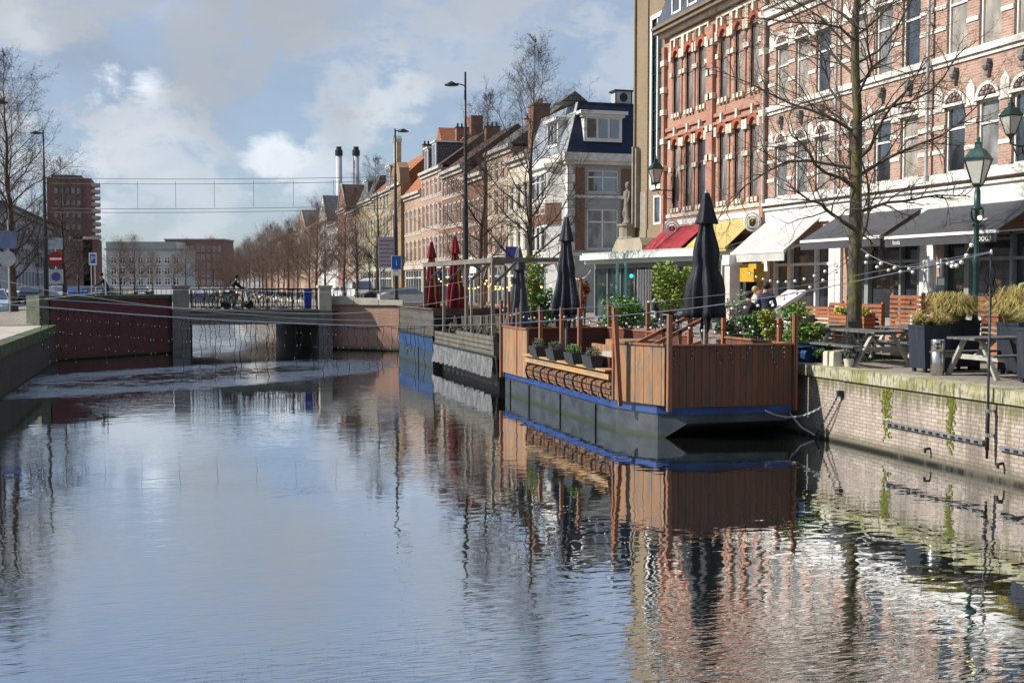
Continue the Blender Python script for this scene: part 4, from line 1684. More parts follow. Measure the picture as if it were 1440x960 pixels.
for i, (px, Y_, s_, lab) in enumerate(((170, 150, .75, 'reddish bare tree left of the pale office building at the far end'), (190, 165, .85, 'bushy bare tree in front of the pale office building'),
                                  (262, 300, 1.3, 'brown bare tree at the far canal end before the red slab block'), (280, 330, 1.3, 'brown bare tree right of the far end of the canal'),
                                  (245, 340, 1.0, 'bare tree at the canal head before the pale office building'), (300, 310, 1.4, 'tall brown bare tree covering the right end of the red slab block'),
                                  (215, 260, .9, 'bare tree on the left bank before the pale office windows'))):
    X_ = math.tan(math.atan((px - 720) / FPX) + YAW) * Y_
    make_tree(lab, far[i % 3], (X_, Y_, QZ), i, sc_=s_)

# ================================================================== PLANTS
M['leafy'] = mat('yellow_green_leaf', (.27, .30, .05), .6, var=.35, vs=5)
M['leafg'] = mat('bright_green_leaf', (.11, .25, .045), .6, var=.35, vs=5)
M['leafd'] = mat('dark_green_leaf', (.04, .09, .03), .6, var=.35, vs=5)
M['grassy'] = mat('straw_grass', (.46, .36, .13), .8, var=.35, vs=6)
M['grassg'] = mat('olive_grass', (.28, .26, .08), .8, var=.35, vs=6)
M['pot'] = mat('dark_pot', (.03, .03, .033), .6, var=.2)
M['soil'] = mat('soil', (.03, .02, .015), .95)


def shrub(label, loc, rad, h0, n, size, leafs, pot=.22, name='potted_shrub', seed=1, potm=None, group=None, lobes=7):
    rr = random.Random(seed)
    r = thing(name, label, 'shrub', loc, 0, group)
    b = MB()
    b.lathe([(pot * .75, 0), (pot, pot * 1.5), (pot * .9, pot * 1.5), (pot * .88, pot * 1.35)], 14)
    b.build('pot', potm or M['pot'], r)
    st = MB()
    cz = h0 + rad[2]
    lv = MB()
    for k in range(lobes):
        a = rr.uniform(0, 6.28)
        q = rr.uniform(.15, .75)
        c = Vector((rad[0] * q * math.cos(a), rad[1] * q * math.sin(a), cz + rad[2] * rr.uniform(-.6, .75)))
        st.tube([(0, 0, pot * 1.2), (c.x * .4, c.y * .4, (c.z + pot) / 2), tuple(c)], [.018, .013, .005], 5)
        f = rr.uniform(.35, .6)
        lv.leaves(tuple(c), (rad[0] * f, rad[1] * f, rad[2] * f), n // lobes, size, rnd=rr, nm=len(leafs), shell=.2)
    st.build('stems', M['bark2'], r)
    lv.build('foliage', leafs, r)
    return r


def pos(px, Y_, z=QZ):
    return (math.tan(math.atan((px - 720) / FPX) + YAW) * Y_, Y_, z)


shrub('tall yellow-green bush left of the large black parasol', pos(945, 30), (.74, .66, .68), .9, 3400, .065, [M['leafy'], M['leafy'], M['leafg']], .3, seed=2, lobes=12)
shrub('bright green leafy bush behind the middle of the wooden terrace', pos(880, 32.5), (.85, .55, .6), .15, 2200, .07, [M['leafg'], M['leafg'], M['leafd']], .25, seed=3, lobes=10)
shrub('bright green bush at the right corner of the wooden terrace', pos(1128, 23.0), (.62, .5, .45), .3, 2400, .055, [M['leafy'], M['leafg'], M['leafg']], .25, seed=4, lobes=12)
shrub('yellow-green shrub inside the right corner post of the terrace', pos(1084, 24.6), (.35, .3, .4), .35, 1200, .05, [M['leafy'], M['leafy']], .2, seed=5)
shrub('dark green shrub behind the bow fence of the terrace', pos(1058, 25.5), (.45, .35, .4), .3, 1200, .05, [M['leafd'], M['leafg']], .2, seed=6)
shrub('low dark green shrub just right of the large parasol foot', pos(1018, 26.5), (.45, .35, .3), .25, 900, .05, [M['leafd']], .2, seed=7)
shrub('climbing bamboo-like plant left of the smaller navy parasol', pos(752, 38), (.42, .4, 1.05), .5, 1500, .07, [M['leafg'], M['leafy']], .25, seed=8, lobes=12)
shrub('thin green plant right of the smaller navy parasol', pos(768, 36), (.35, .3, .7), .1, 900, .07, [M['leafg'], M['leafd']], .2, seed=9)
shrub('reddish-brown wilted plant left of the glass pavilion', pos(822, 36.5), (.2, .2, .55), .9, 500, .06, [mat('wilted_leaf', (.22, .07, .03), .8)], .2, seed=10)
shrub('sparse green shrub behind the large parasol', pos(1040, 29), (.5, .3, .5), .5, 500, .05, [M['leafg'], M['lgrey']], .2, seed=12)
shrub('pale variegated plant at the right edge behind the grass planters', pos(1428, 19.0), (.22, .2, .65), .55, 700, .07, [M['leafg'], mat('pale_leaf', (.4, .48, .3), .6)], .2, seed=13)
shrub('small grey green plant in a light pot on the canal edge', (13.45, 20.55, QZ + .02), (.16, .16, .12), .12, 300, .035, [M['leafd'], M['lgrey']], .11, seed=14, potm=M['cream'])
shrub('low grey-green plant beside the concrete blocks at the terrace end', (13.55, 21.6, QZ + .02), (.25, .2, .15), .1, 400, .04, [M['leafd'], M['leafg']], .12, seed=15)

# ================================================================== LAMPS AND POSTS


def street_lamp(label, px, Y_, H, arm=-1.0, X_=None, extra=0, rz=0):
    x = pos(px, Y_)[0] if X_ is None else X_
    r = thing('street_lamp', label, 'street lamp', (x, Y_, QZ), rz)
    b = MB()
    b.lathe([(.2, 0), (.2, .8), (.15, .9), (.13, H * .45), (.13, H * .46), (.10, H * .47), (.09, H * .75), (.065, H * .76), (.05, H)], 12)
    b.build('pole', M['iron'], r, True)
    if arm:
        b = MB()
        b.tube([(0, 0, H - extra - .1), (arm * .5, 0, H - extra - .02), (arm * .8, 0, H - extra - .05)], .03, 6)
        b.build('arm', M['iron'], r)
        s = 1 if arm > 0 else -1
        b = MB()
        b.lathe([(.02, .14), (.1, .1), (.34, -.02), (.34, -.06), (.1, -.08)][::-1], 14, (arm * .9, 0, H - extra - .06))
        b.build('lamp_head', M['iron'], r, True)
    return r


l1 = street_lamp('tallest black street lamp with a hat-shaped head on the right quay behind the red parasols', 655, 53.2, 11.8, -.75, extra=.55)
l2 = street_lamp('black street lamp by the bridge carrying a blue sign and direction panels', 557, 68, 11.0, .55, extra=.05)
l3 = street_lamp('black street lamp on the left bank between two bare trees', 66, 79, 11.5, -.5, extra=.1)
l4 = street_lamp('street lamp cut by the left edge of the picture', -6, 62, 10.8, .5, extra=0)
# signs on the lamp by the bridge
def signplate(par, name, w, h, z, x=0, y=-.16, m=None, rim=None, lab=None):
    b = MB()
    b.box(x - w / 2, x + w / 2, y - .02, y, z, z + h, 1)
    b.box(x - w / 2 + .03, x + w / 2 - .03, y - .025, y - .02, z + .03, z + h - .03, 0)
    o = b.build(name, [m, rim or m], par)
    if lab: o['label'] = lab
    return o


blue = mat('sign_blue', (.01, .1, .42), .4, var=.05)
signplate(l2, 'sign', .62, .85, 2.55, m=blue, rim=M['white'], lab='blue sign with white mark')
text('letter', 'i', .5, l2, (0, -.2, 2.98), (PI / 2, 0, 0), M['white'])
signplate(l2, 'sign', .5, .3, 2.2, m=M['white'])
ds = thing('direction_sign', 'pale pink lined direction panel beside the lamp post at the bridge', 'sign', (pos(546, 70)[0], 70, QZ))
b = MB()
b.lathe([(.05, 0), (.05, 4.6)], 8, (-.5, 0, 0)); b.lathe([(.05, 0), (.05, 4.6)], 8, (.5, 0, 0))
b.build('posts', M['lgrey'], ds)
b = MB()
pk = mat('pale_pink_panel', (.42, .34, .38), .5, var=.05)
b.box(-.62, .62, -.08, -.05, 2.7, 4.6)
for k in range(7):
    b.box(-.55, .45 - (k % 3) * .15, -.09, -.08, 2.82 + k * .25, 2.9 + k * .25, 1)
b.build('panel', [pk, mat('grey_violet', (.2, .15, .22), .5)], ds)
# left bank: no-entry sign, zone sign and white plate on the lamp
red = mat('sign_red', (.26, .015, .02), .4, var=.05)  # red toned down: the shade on the sign is in its colour
red = mat('sign_red', (.5, .012, .015), .4)
ne = thing('traffic_sign', 'red round no-entry sign with white bar above a zone plate, left bank', 'sign', (pos(80, 76)[0], 76, QZ))
b = MB(); b.lathe([(.04, 0), (.04, 3.9)], 8); b.build('post', M['lgrey'], ne)
b = MB(); b.lathe([(.46, 0), (.46, .03)], 24)
o = b.build('disc', red, ne, loc=(0, -.05, 3.25)); o.rotation_euler = (PI / 2, 0, 0)
b = MB(); b.box(-.34, .34, -.1, -.085, 3.18, 3.32); b.build('bar', M['white'], ne)
b = MB(); b.box(-.42, .42, -.08, -.05, 3.85, 4.55); b.build('plate', mat('white_sign', (.36, .40, .46), .5), ne)  # white plates with shade put into their grey-blue base colour
b = MB(); b.box(-.42, .42, -.08, -.05, 1.7, 2.6); pz = b.build('plate', MATS['white_sign'], ne)
b = MB(); b.arc(0, 2.15, .2, .27, -.1, -.08, 0, 20, 0, 2 * PI); b.build('ring', red, pz)
b = MB(); b.arc(0, 2.15, 0, .2, -.09, -.08, 0, 16, 0, 2 * PI); b.build('disc', blue, pz)
pk_ = thing('parking_sign', 'blue and white parking sign with the letter P left of the cyclist', 'sign', (pos(132, 74)[0], 74, QZ))
b = MB()
b.lathe([(.03, 0), (.03, 3.0)], 8, (-.1, 0, 0)); b.build('post', M['lgrey'], pk_)
b = MB(); b.lathe([(.03, 0), (.03, 3.0)], 8, (.12, 0, 0)); b.build('post', M['lgrey'], pk_)
b = MB(); b.box(-.23, .23, -.05, -.03, 2.85, 3.6); b.box(-.15, .15, -.056, -.05, 2.95, 3.5, 1)
b.build('plate', [M['white'], blue], pk_)
text('letter', 'P', .42, pk_, (0, -.062, 3.22), (PI / 2, 0, 0), M['white'])
sg = thing('traffic_sign', 'blue plate over a grey round sign back at the left edge', 'sign', (pos(14, 56)[0], 56, QZ))
b = MB(); b.lathe([(.035, 0), (.035, 4.6)], 8); b.build('post', M['lgrey'], sg)
b = MB(); b.box(-.5, .35, -.08, -.05, 3.3, 4.1); b.build('plate', mat('slate_blue_plate', (.14, .18, .3), .5), sg)
b = MB(); b.lathe([(.36, 0), (.36, .03)], 20)
o = b.build('disc', M['lgrey'], sg, loc=(-.05, -.04, 2.85)); o.rotation_euler = (PI / 2, 0, 0)
wp = thing('flag_pole', 'thin white pole on the left wall beside the cyclist', 'pole', (pos(149, 57)[0], 57, 2.0))
b = MB(); b.lathe([(.035, 0), (.03, 1.9)], 8); b.build('pole', M['white'], wp)


def classic_lantern(r, s=1.0, z=0, x=0, y=0, par=None):
    """four-sided Dutch lantern, base at z"""
    a = MB()
    a.lathe([(.03 * s, -.12 * s), (.06 * s, -.05 * s), (.13 * s, 0), (.13 * s, .03 * s)], 4, (x, y, z), square=True)
    a.lathe([(.31 * s, .50 * s), (.33 * s, .54 * s), (.30 * s, .56 * s), (.17 * s, .72 * s), (.15 * s, .74 * s), (.09 * s, .76 * s), (.08 * s, .84 * s), (.1 * s, .86 * s), (.03 * s, .9 * s), (.035 * s, .95 * s), (.006 * s, 1.06 * s)], 4, (x, y, z), square=True)
    for k in range(4):
        t = 2 * PI * (k + .5) / 4
        a.bar((x + .13 * s * math.cos(t), y + .13 * s * math.sin(t), z + .03 * s), (x + .29 * s * math.cos(t), y + .29 * s * math.sin(t), z + .51 * s), .022 * s, .022 * s)
    o = a.build('lantern_frame', M['green'], r)
    g = MB()
    g.lathe([(.12 * s, .03 * s), (.28 * s, .5 * s)], 4, (x, y, z), square=True)
    g.build('lantern_glass', mat('milky_glass', (.52, .52, .46), .25, var=.06), o if par is None else o)


p = dep(1372, 398, 23.0)
r = thing('lantern_post', 'dark green cast-iron lantern post with milky lantern behind the grass planters', 'street lamp', (p.x, p.y, QZ), .5)
b = MB()
b.lathe([(.11, 0), (.11, .3), (.075, .4), (.06, .9), (.05, 1.0), (.045, 1.9), (.065, 1.95), (.065, 2.05), (.045, 2.1), (.042, 2.95), (.11, 2.97), (.11, 3.0), (.06, 3.02), (.055, 3.3), (.04, 3.35), (.03, 4.28)][:17], 12)
b.lathe([(.045, 2.1), (.03, 3.4)], 10)
b.build('post', M['green'], r, True)
for s in (-1, 1):
    b = MB()
    b.tube([(0, 0, 2.78), (s * .14, 0, 2.76), (s * .24, 0, 2.82), (s * .27, 0, 2.92), (s * .24, 0, 2.97)], [.03, .028, .026, .022, .03], 7)
    b.ball((s * .16, 0, 2.68), .045)
    b.build('scroll_arm', M['green'], r, True)
b = MB(); b.lathe([(.028, 2.9), (.024, 3.33)], 8); b.build('stem', M['green'], r)
classic_lantern(r, .88, 3.42)
r.scale = (1.09, 1.09, 1.09)
fg = emis('warm_bulb', (1, .75, .4), 2.2)
b = MB(); b.ball((-.12, -.1, 2.8), .045); b.build('bulb', fg, r)
# wall lanterns
for (px, py, X_, s, lab) in ((1421, 196, 20.0, .9, 'dark green wall lantern on an ornate bracket at the upper right edge'), (922, 262, 19.9, 1.15, 'dark lantern on a bracket at the tan tower above the statue porch')):
    p = onX(px, py, X_)
    r = thing('wall_lantern', lab, 'lantern', (p.x, p.y, p.z))
    classic_lantern(r, s, .12 * s)
    b = MB()
    b.tube([(0, 0, 0), (0, 0, -.1), (.2, 0, -.16), (20.72 - X_, 0, -.16)], .025, 6)
    b.tube([(.1, 0, -.2), (.2, 0, -.4), (.4, 0, -.3), (.35, 0, -.2)], .018, 6)
    b.tube([(.35, 0, -.25), (.5, 0, -.5), (20.72 - X_, 0, -.55)], .018, 6)
    b.box(20.66 - X_, 20.7 - X_, -.06, .06, -.7, -.05)
    b.build('bracket', M['iron'], r)
for (px, Y_, lab) in ((38, 150, 'small old style lamp before the office block, left one'), (54, 150, 'small old style lamp before the office block, right one'), (520, 92, 'small green lantern post beyond the bridge right of the white van')):
    r = thing('lantern_post', lab, 'street lamp', pos(px, Y_))
    b = MB(); b.lathe([(.12, 0), (.12, .5), (.06, .7), (.05, 3.2)], 8); b.build('post', M['green'], r)
    classic_lantern(r, 1.0, 3.3)

# statue on its pedestal
r = thing('statue', 'weathered stone statue standing on the pedestal at the corner of the tan tower', 'statue', (20.38, 49.30, QZ + 4.48), -PI / 2)
b = MB()
b.lathe([(.26, 0), (.26, .08), (.2, .1), (.15, .5), (.19, .9), (.17, 1.1), (.21, 1.35), (.2, 1.5), (.08, 1.58), (.07, 1.64), (.11, 1.7), (.125, 1.8), (.1, 1.92), (.02, 1.97)], 12)
b.tube([(-.19, 0, 1.48), (-.3, -.08, 1.2), (-.12, -.22, 1.15)], [.07, .055, .045], 8)
b.tube([(.19, 0, 1.48), (.27, -.05, 1.2), (.24, -.12, .92)], [.07, .055, .045], 8)
b.tube([(-.09, -.02, .95), (-.1, -.14, .5), (-.09, -.08, .08)], [.11, .085, .06], 8)
b.build('figure', mat('statue_stone', (.19, .175, .15), .85, var=.3, vs=5), r, True)

# overhead tram wires between the lamp posts
def wire(pts, rad, m, name='wire', label=None, cat=None, sag=0, n=14, parent=None):
    b = MB()
    P_ = []
    for i in range(len(pts) - 1):
        a, c = Vector(pts[i]), Vector(pts[i + 1])
        for k in range(n):
            t = k / n
            q = a.lerp(c, t)
            q.z -= 4 * sag * t * (1 - t)
            P_.append(q)
    P_.append(Vector(pts[-1]))
    b.tube(P_, rad, 5)
    o = b.build(name, m, parent)
    if label: tag(o, label, cat)
    return o


wm_ = mat('wire_grey', (.08, .085, .09), .5)
ow = thing('overhead_wires', 'thin tram wires with droppers strung across the canal above the bridge', 'cable', (0, 69, 0))
xa, xb = pos(66, 79)[0], pos(557, 68)[0]
for (za, zb) in ((10.0, 9.65), (9.65, 9.4), (8.05, 7.95), (7.8, 7.75)):
    wire([(xa, 10, za), (xb, -1, zb)], .016, wm_, 'wire', sag=.12, parent=ow)
for k in range(9):
    t = (k + .5) / 9
    x = xa + (xb - xa) * t
    y = 10 - 11 * t
    wire([(x, y, 9.7 - .25 * t), (x, y, 7.95)], .012, wm_, 'dropper', n=1, parent=ow)
# ================================================================== AWNINGS AND PAVILION
def awning(label, ya, yb, zt, zb, proj, val, m, valm=None, X_=20.62, bar_m=None, sides=True):
    """ya far, yb near; local x runs toward the viewer"""
    L = ya - yb
    r = thing('awning', label, 'awning', (X_, ya, 0), -PI / 2)
    b = MB()
    b.prism([(0, zt), (-proj, zb), (-proj, zb - .03), (0, zt - .03)], 'x', 0, L)
    b.build('canopy', m, r)
    b = MB()
    n = int(L / .4)
    b.box(0, L, -proj - .025, -proj, zb - val, zb - .08)
    b.build('valance', valm or m, r)
    b = MB()
    b.box(0, L, -proj - .05, -proj + .05, zb - .08, zb)
    b.build('front_bar', bar_m or M['white'], r)
    b = MB()
    for x in (.15, L - .2):
        b.bar((x, -proj, zb - .05), (x, 0, zt - .75), .035, .035)
    b.build('arms', M['lgrey'], r)
    return r, L


blk = mat('black_canvas', (.055, .057, .065), .8, var=.12, vs=1)
redc = mat('red_canvas', (.36, .03, .04), .75, var=.08, vs=1)
yelc = mat('yellow_canvas', (.44, .34, .12), .75, var=.1, vs=1)
whc = mat('grey_white_canvas', (.44, .42, .40), .8, var=.12, vs=1, col2=(.55, .53, .5))
a1, L1 = awning('black awning with white front bar and white lettering on its valance', 27.65, 23.15, 5.36, 4.55, 1.4, .30, blk)
text('lettering', 'boda', .25, a1, (L1 - .4, -1.44, 4.36), (PI / 2, 0, 0), M['white'])
text('lettering', 'sip', .17, a1, (L1 - 1.0, -.95, 4.86), (R(32), 0, 0), M['white'])
text('lettering', 'boda', .17, a1, (.55, -1.44, 4.36), (PI / 2, 0, 0), M['white'])
awning('black awning behind the trunk of the big bare tree', 32.2, 27.95, 5.4, 4.6, 1.35, .3, blk)
awning('grey-white awning with deep valance between the yellow awning and the tree', 37.0, 33.3, 5.42, 4.35, 1.3, .36, whc)
awning('red awning above the white pavilion roof', 45.5, 41.6, 5.65, 4.5, 1.35, .2, redc)
awning('yellow awning between the red and the grey-white awnings', 41.2, 37.6, 5.65, 4.6, 1.2, .18, yelc, bar_m=yelc)
o = thing('shop_blind', 'mustard yellow blind hanging under the yellow awning', 'blind', (20.3, 38.7, 0), -PI / 2)
b = MB(); b.box(0, 2.4, -.1, -.06, 3.3, 3.95); b.build('cloth', mat('mustard', (.5, .3, .02), .7), o)
# round hanging rings at the ends of the red awning
for (px, py, c, lab) in ((1058, 312, 'white', 'white spiral ring ornament at the right end of the yellow awning'), (945, 321, 'white', 'dark and white ring ornament at the left end of the red awning')):
    p = onX(px, py, 20.2)
    r = thing('ring_ornament', lab, 'ornament', (p.x, p.y, p.z))
    for k, (a, d, mm) in enumerate(((.42, .5, 'white'), (.26, .34, 'white'), (.1, .16, 'iron'))):
        b = MB(); b.arc(0, 0, a * .7, d * .7, -.04, .04, 0, 18, 0, 2 * PI)
        b.build('ring', M[mm], r)
    b = MB(); b.bar((0, 0, .0), (.5, 0, .0), .03, .03); b.build('bracket', M['iron'], r)

# curved pavilion
pv = thing('glass_pavilion', 'low grey glass pavilion with a curved pale green-white roof edge', 'pavilion', (0, 0, QZ))
edge = []
for (px, D_) in ((815, 52), (850, 49.5), (890, 47), (930, 45), (965, 43.5), (1000, 42.5), (1040, 42)):
    q = dep(px, 398, D_)
    edge.append((q.x, q.y))
def offset(poly, d):
    out = []
    for i, p_ in enumerate(poly):
        a = Vector(poly[max(0, i - 1)]); c = Vector(poly[min(len(poly) - 1, i + 1)])
        t = (c - a).normalized()
        n = Vector((-t.y, t.x))
        if n.x < 0: n = -n
        out.append((p_[0] + n.x * d, p_[1] + n.y * d))
    return out
back = [(20.6, edge[-1][1] + 1.2), (20.6, edge[0][1])]
b = MB()
o0 = edge
z0, z1 = 2.62, 3.0
b.prism(edge + back, 'z', 2.78, 3.0, 0)
e2 = offset(edge, .25)
b.prism(e2 + back, 'z', 2.6, 2.78, 0)
b.prism(offset(edge, .12) + back, 'z', 3.0, 3.1, 1)
b.build('roof', [mat('pale_green_white', (.62, .68, .64), .4, var=.05), M['lgrey']], pv)
e3 = offset(edge, .8)
b = MB()
for i in range(len(e3) - 1):
    a, c = e3[i], e3[i + 1]
    for t in (0, .5):
        x = a[0] + (c[0] - a[0]) * t; y = a[1] + (c[1] - a[1]) * t
        b.box(x - .04, x + .04, y - .04, y + .04, 0, 2.6)
    b.bar((a[0], a[1], .12), (c[0], c[1], .12), .08, .24)
    b.bar((a[0], a[1], 2.5), (c[0], c[1], 2.5), .08, .2)
b.build('frame', M['grey'], pv)
b = MB()
for i in range(len(e3) - 1):
    a, c = Vector((*e3[i], 0)), Vector((*e3[i + 1], 0))
    n = Vector((.03, .03, 0))
    b.face([a + n, c + n, c + n + Vector((0, 0, 2.5)), a + n + Vector((0, 0, 2.5))])
b.build('glazing', M['glassg'], pv)
tq = mat('turquoise_post', (.25, .45, .42), .4, var=.05)
for px in (868, 880):
    q = dep(px, 398, 47.6)
    b = MB(); b.lathe([(.07, 0), (.07, 2.6)], 8, (q.x, q.y, 0)); b.build('post', tq, pv)
q = dep(888, 388, 46.9)
b = MB(); b.ball((q.x, q.y, q.z - QZ), .08, 0, 10); b.build('green_light', emis('green_led', (.03, .9, .55), 1.6), pv)
q = dep(907, 398, 46.4)
b = MB()
for k in range(6):
    b.box(q.x - .35 + k * .12, q.x - .28 + k * .12, q.y - .03, q.y, .4, 2.3)
b.build('white_slats', M['white'], pv)
gd = thing('shop_screen', 'grey panel screen at the right end of the pavilion', 'screen', (dep(1035, 398, 42.6).x, dep(1035, 398, 42.6).y, QZ))
b = MB(); b.box(-.6, .1, -.05, .05, 0, 3.0); b.box(-.5, 0, -.07, -.05, 1.4, 2.9, 1); b.build('panel', [M['lgrey'], M['grey']], gd)

# ================================================================== TERRACE BOAT
M['deckwood'] = wood('orange_planks', (.36, .175, .08), .16, True, .3, c2=(.46, .25, .12))
M['bowwood'] = wood('brown_planks', (.165, .062, .033), .13, True, .25, c2=(.215, .088, .048))
M['postwood'] = wood('redbrown_post', (.33, .12, .055), .5, True, .25)
M['slatwood'] = wood('honey_slats', (.52, .28, .1), .08, False, .25, c2=(.62, .36, .15))
M['darkred'] = wood('maroon_boards', (.13, .035, .025), .12, False, .3)
def hullmat(name, c1, c2, rust=.5):
    t = NT(name)
    s = t.n('ShaderNodeSeparateXYZ')
    t.l(t.tc.outputs['Object'], s.inputs[0])
    a = t.noise(t.vec((1, 1, 1.5)), 1.4, 6, .65)
    v = t.noise(t.vec((5, 5, .5)), 2.2, 6, .7)
    w = t.noise(t.vec((1, 1, 1)), 9, 5, .7)
    c = t.mix(t.ramp(a, .35, .65), c1, c2)
    c = t.mix(t.math('MULTIPLY', t.ramp(v, .55, .68), rust), c, (.11, .055, .03))
    c = t.mix(t.math('MULTIPLY', t.ramp(w, .58, .66), .6), c, (.03, .03, .03))
    g = t.ramp(t.math('ADD', s.outputs[2], t.math('MULTIPLY', t.math('SUBTRACT', w, .5), .12)), .12, .03)
    c = t.mix(g, c, (.025, .035, .015))
    MATS[name] = t.fin(c, .5, 0, .4, t.bump(w, .35, .01, t.bump(a, .3, .05)))
    return MATS[name]


M['hullg'] = hullmat('hull_grey_blue', (.018, .028, .038), (.05, .064, .074), .6)
M['hullb'] = hullmat('hull_blue', (.008, .036, .16), (.015, .065, .24), .45)
M['hulld'] = mat('hull_underside', (.012, .013, .015), .6)
OU = [(9.35, 32.0), (9.35, 23.3), (9.9, 21.62), (12.6, 21.4), (12.6, 32.0)]


def ins(poly, d):
    cx = sum(p[0] for p in poly) / len(poly); cy = sum(p[1] for p in poly) / len(poly)
    return [(p[0] + (d if p[0] < cx else -d), p[1] + (d if p[1] < cy else -d)) for p in poly]


tb = thing('terrace_boat', 'grey and blue steel barge carrying the wooden cafe terrace', 'boat', (0, 0, 0))
b = MB()
# sides go straight down, the bow rakes under
lo_ = [(9.45, 32.0), (9.45, 23.2), (9.95, 22.1), (12.5, 22.6), (12.5, 32.0)]
mid = [(9.38, 32.0), (9.38, 23.3), (9.93, 21.64), (12.57, 21.43), (12.57, 32.0)]
def ring(P0, z0_, P1, z1_, m):
    n = len(P0)
    for i in range(n):
        j = (i + 1) % n
        b.face([(*P0[i], z0_[i] if isinstance(z0_, list) else z0_), (*P0[j], z0_[j] if isinstance(z0_, list) else z0_), (*P1[j], z1_), (*P1[i], z1_)], m)
low = [(9.42, 32.0), (9.42, 23.1), (9.95, 21.9), (12.5, 23.4), (12.5, 32.0)]
ring(low, -.5, [(9.4, 32), (9.4, 23.2), (9.94, 21.75), (12.55, 21.5), (12.55, 32)], [0.0, 0.0, 0.04, .33, 0.0], 2) if False else None
zz = [-.4, -.4, -.05, .34, -.4]
midp = [(9.38, 32.0), (9.38, 23.3), (9.93, 21.64), (12.57, 21.43), (12.57, 32.0)]
n = 5
# grey band up to .5, with the rake corner interpolated
pts = [(9.38, 32.0, -.4), (9.38, 23.3, -.4), (9.8, 22.0, -.1), (10.3, 21.6, .32), (12.57, 21.43, .34), (12.57, 32.0, -.4)]
top = [(9.38, 32.0), (9.38, 23.3), (9.8, 22.0), (10.3, 21.6), (12.57, 21.43), (12.57, 32.0)]
for i in range(6):
    j = (i + 1) % 6
    b.face([pts[i], pts[j], (*top[j], .52), (*top[i], .52)], 0)
b.face([(9.8, 22.0, -.1), (10.3, 24.2, -.5), (12.57, 24.2, -.5), (12.57, 21.43, .34), (10.3, 21.6, .32)], 2)
b.face([(9.38, 23.3, -.4), (10.3, 24.2, -.5), (9.8, 22.0, -.1)], 2)
top2 = [(9.33, 32.05), (9.33, 23.3), (9.76, 21.97), (10.28, 21.55), (12.62, 21.38), (12.62, 32.05)]
for i in range(6):
    j = (i + 1) % 6
    b.face([(*top2[i], .51), (*top2[j], .51), (*top2[j], .645), (*top2[i], .645)], 1)
    b.face([(*top2[i], .51), (*top2[j], .51), (*top[j], .51), (*top[i], .51)], 1)
    b.face([(*top2[i], .645), (*top2[j], .645), (*top2[j], .68), (*top2[i], .68)], 0)
b.face([(*p_, .66) for p_ in top2], 0)
for y in (24.5, 27.0, 29.6, 31.4):
    b.box(9.34, 9.37, y, y + .03, -.1, .46, 2)
b.build('hull', [M['hullg'], M['hullb'], M['hulld']], tb)
b = MB()
b.prism([(9.45, 31.9), (9.45, 23.35), (9.95, 21.8), (12.5, 21.55), (12.5, 31.9)], 'z', .665, .74)
b.build('deck', M['darkred'], tb)
PT = 1.94


def panel(pts, z0_, z1_, m, cap=None, th=.05, name='fence_panel'):
    b = MB()
    for (a, c) in zip(pts[:-1], pts[1:]):
        b.bar((a[0], a[1], (z0_ + z1_) / 2), (c[0], c[1], (z0_ + z1_) / 2), th, z1_ - z0_)
    o = b.build(name, m, tb)
    if cap:
        b = MB()
        for (a, c) in zip(pts[:-1], pts[1:]):
            b.bar((a[0], a[1], z1_ + .02), (c[0], c[1], z1_ + .02), .12, .04)
        b.build('cap_rail', cap, o)
    return o


panel([(9.3, 23.25), (9.36, 22.95), (9.82, 21.68)], .70, PT, M['deckwood'], M['postwood'])
panel([(9.9, 21.58), (10.8, 21.42), (11.8, 21.38), (12.62, 21.42)], .68, PT, M['bowwood'], M['postwood'])
panel([(9.3, 31.9), (9.3, 29.55)], .66, 1.98, M['deckwood'], M['postwood'])
panel([(12.6, 21.5), (12.6, 24.5)], .7, 1.95, M['bowwood'], M['postwood'])
panel([(12.6, 26.2), (12.6, 31.9)], .7, 1.9, M['darkred'], M['postwood'])
panel([(9.35, 31.95), (12.55, 31.95)], .7, 1.9, M['darkred'], M['postwood'])
# bench back with shelf along the open side
b = MB()
b.box(9.12, 9.3, 23.32, 29.5, 1.30, 1.345)
b.box(9.2, 9.26, 23.32, 29.5, 1.12, 1.25)
b.box(9.31, 9.42, 23.32, 29.5, 1.30, 1.345)
b.build('shelf', M['slatwood'], tb)
b = MB()
for z in (.80, .93):
    b.box(9.24, 9.28, 23.32, 29.5, z, z + .075)
b.box(9.3, 9.33, 23.32, 29.5, .68, 1.28)
b.build('side_boards', wood('side_brown', (.24, .11, .05), .12, False, .3), tb)
for k in range(10):
    y = 23.6 + k * .62
    b = MB()
    b.tube([(9.27, y, .68), (9.17, y, .74), (9.13, y, .9), (9.15, y, 1.02), (9.27, y, 1.07)], .026, 6)
    b.build('bracket', M['iron'], tb)
b = MB()
b.box(9.9, 10.3, 23.8, 31.5, 1.0, 1.06); b.box(9.42, 9.5, 23.8, 29.5, 1.35, 1.58)
b.box(9.95, 10.0, 23.8, 31.5, .74, 1.0); b.box(9.42, 9.46, 23.4, 29.5, .74, 1.35)
b.box(12.0, 12.5, 26.5, 31.8, 1.0, 1.06); b.box(12.0, 12.05, 26.5, 31.8, .74, 1.0)
b.box(9.9, 12.4, 31.3, 31.8, 1.0, 1.06)
b.build('bench', M['darkred'], tb)
b = MB()
b.box(11.2, 12.3, 27.4, 28.6, .74, 1.75)
b.box(11.1, 11.2, 27.3, 29.4, .74, 1.6)
b.build('wooden_box', M['deckwood'], tb)
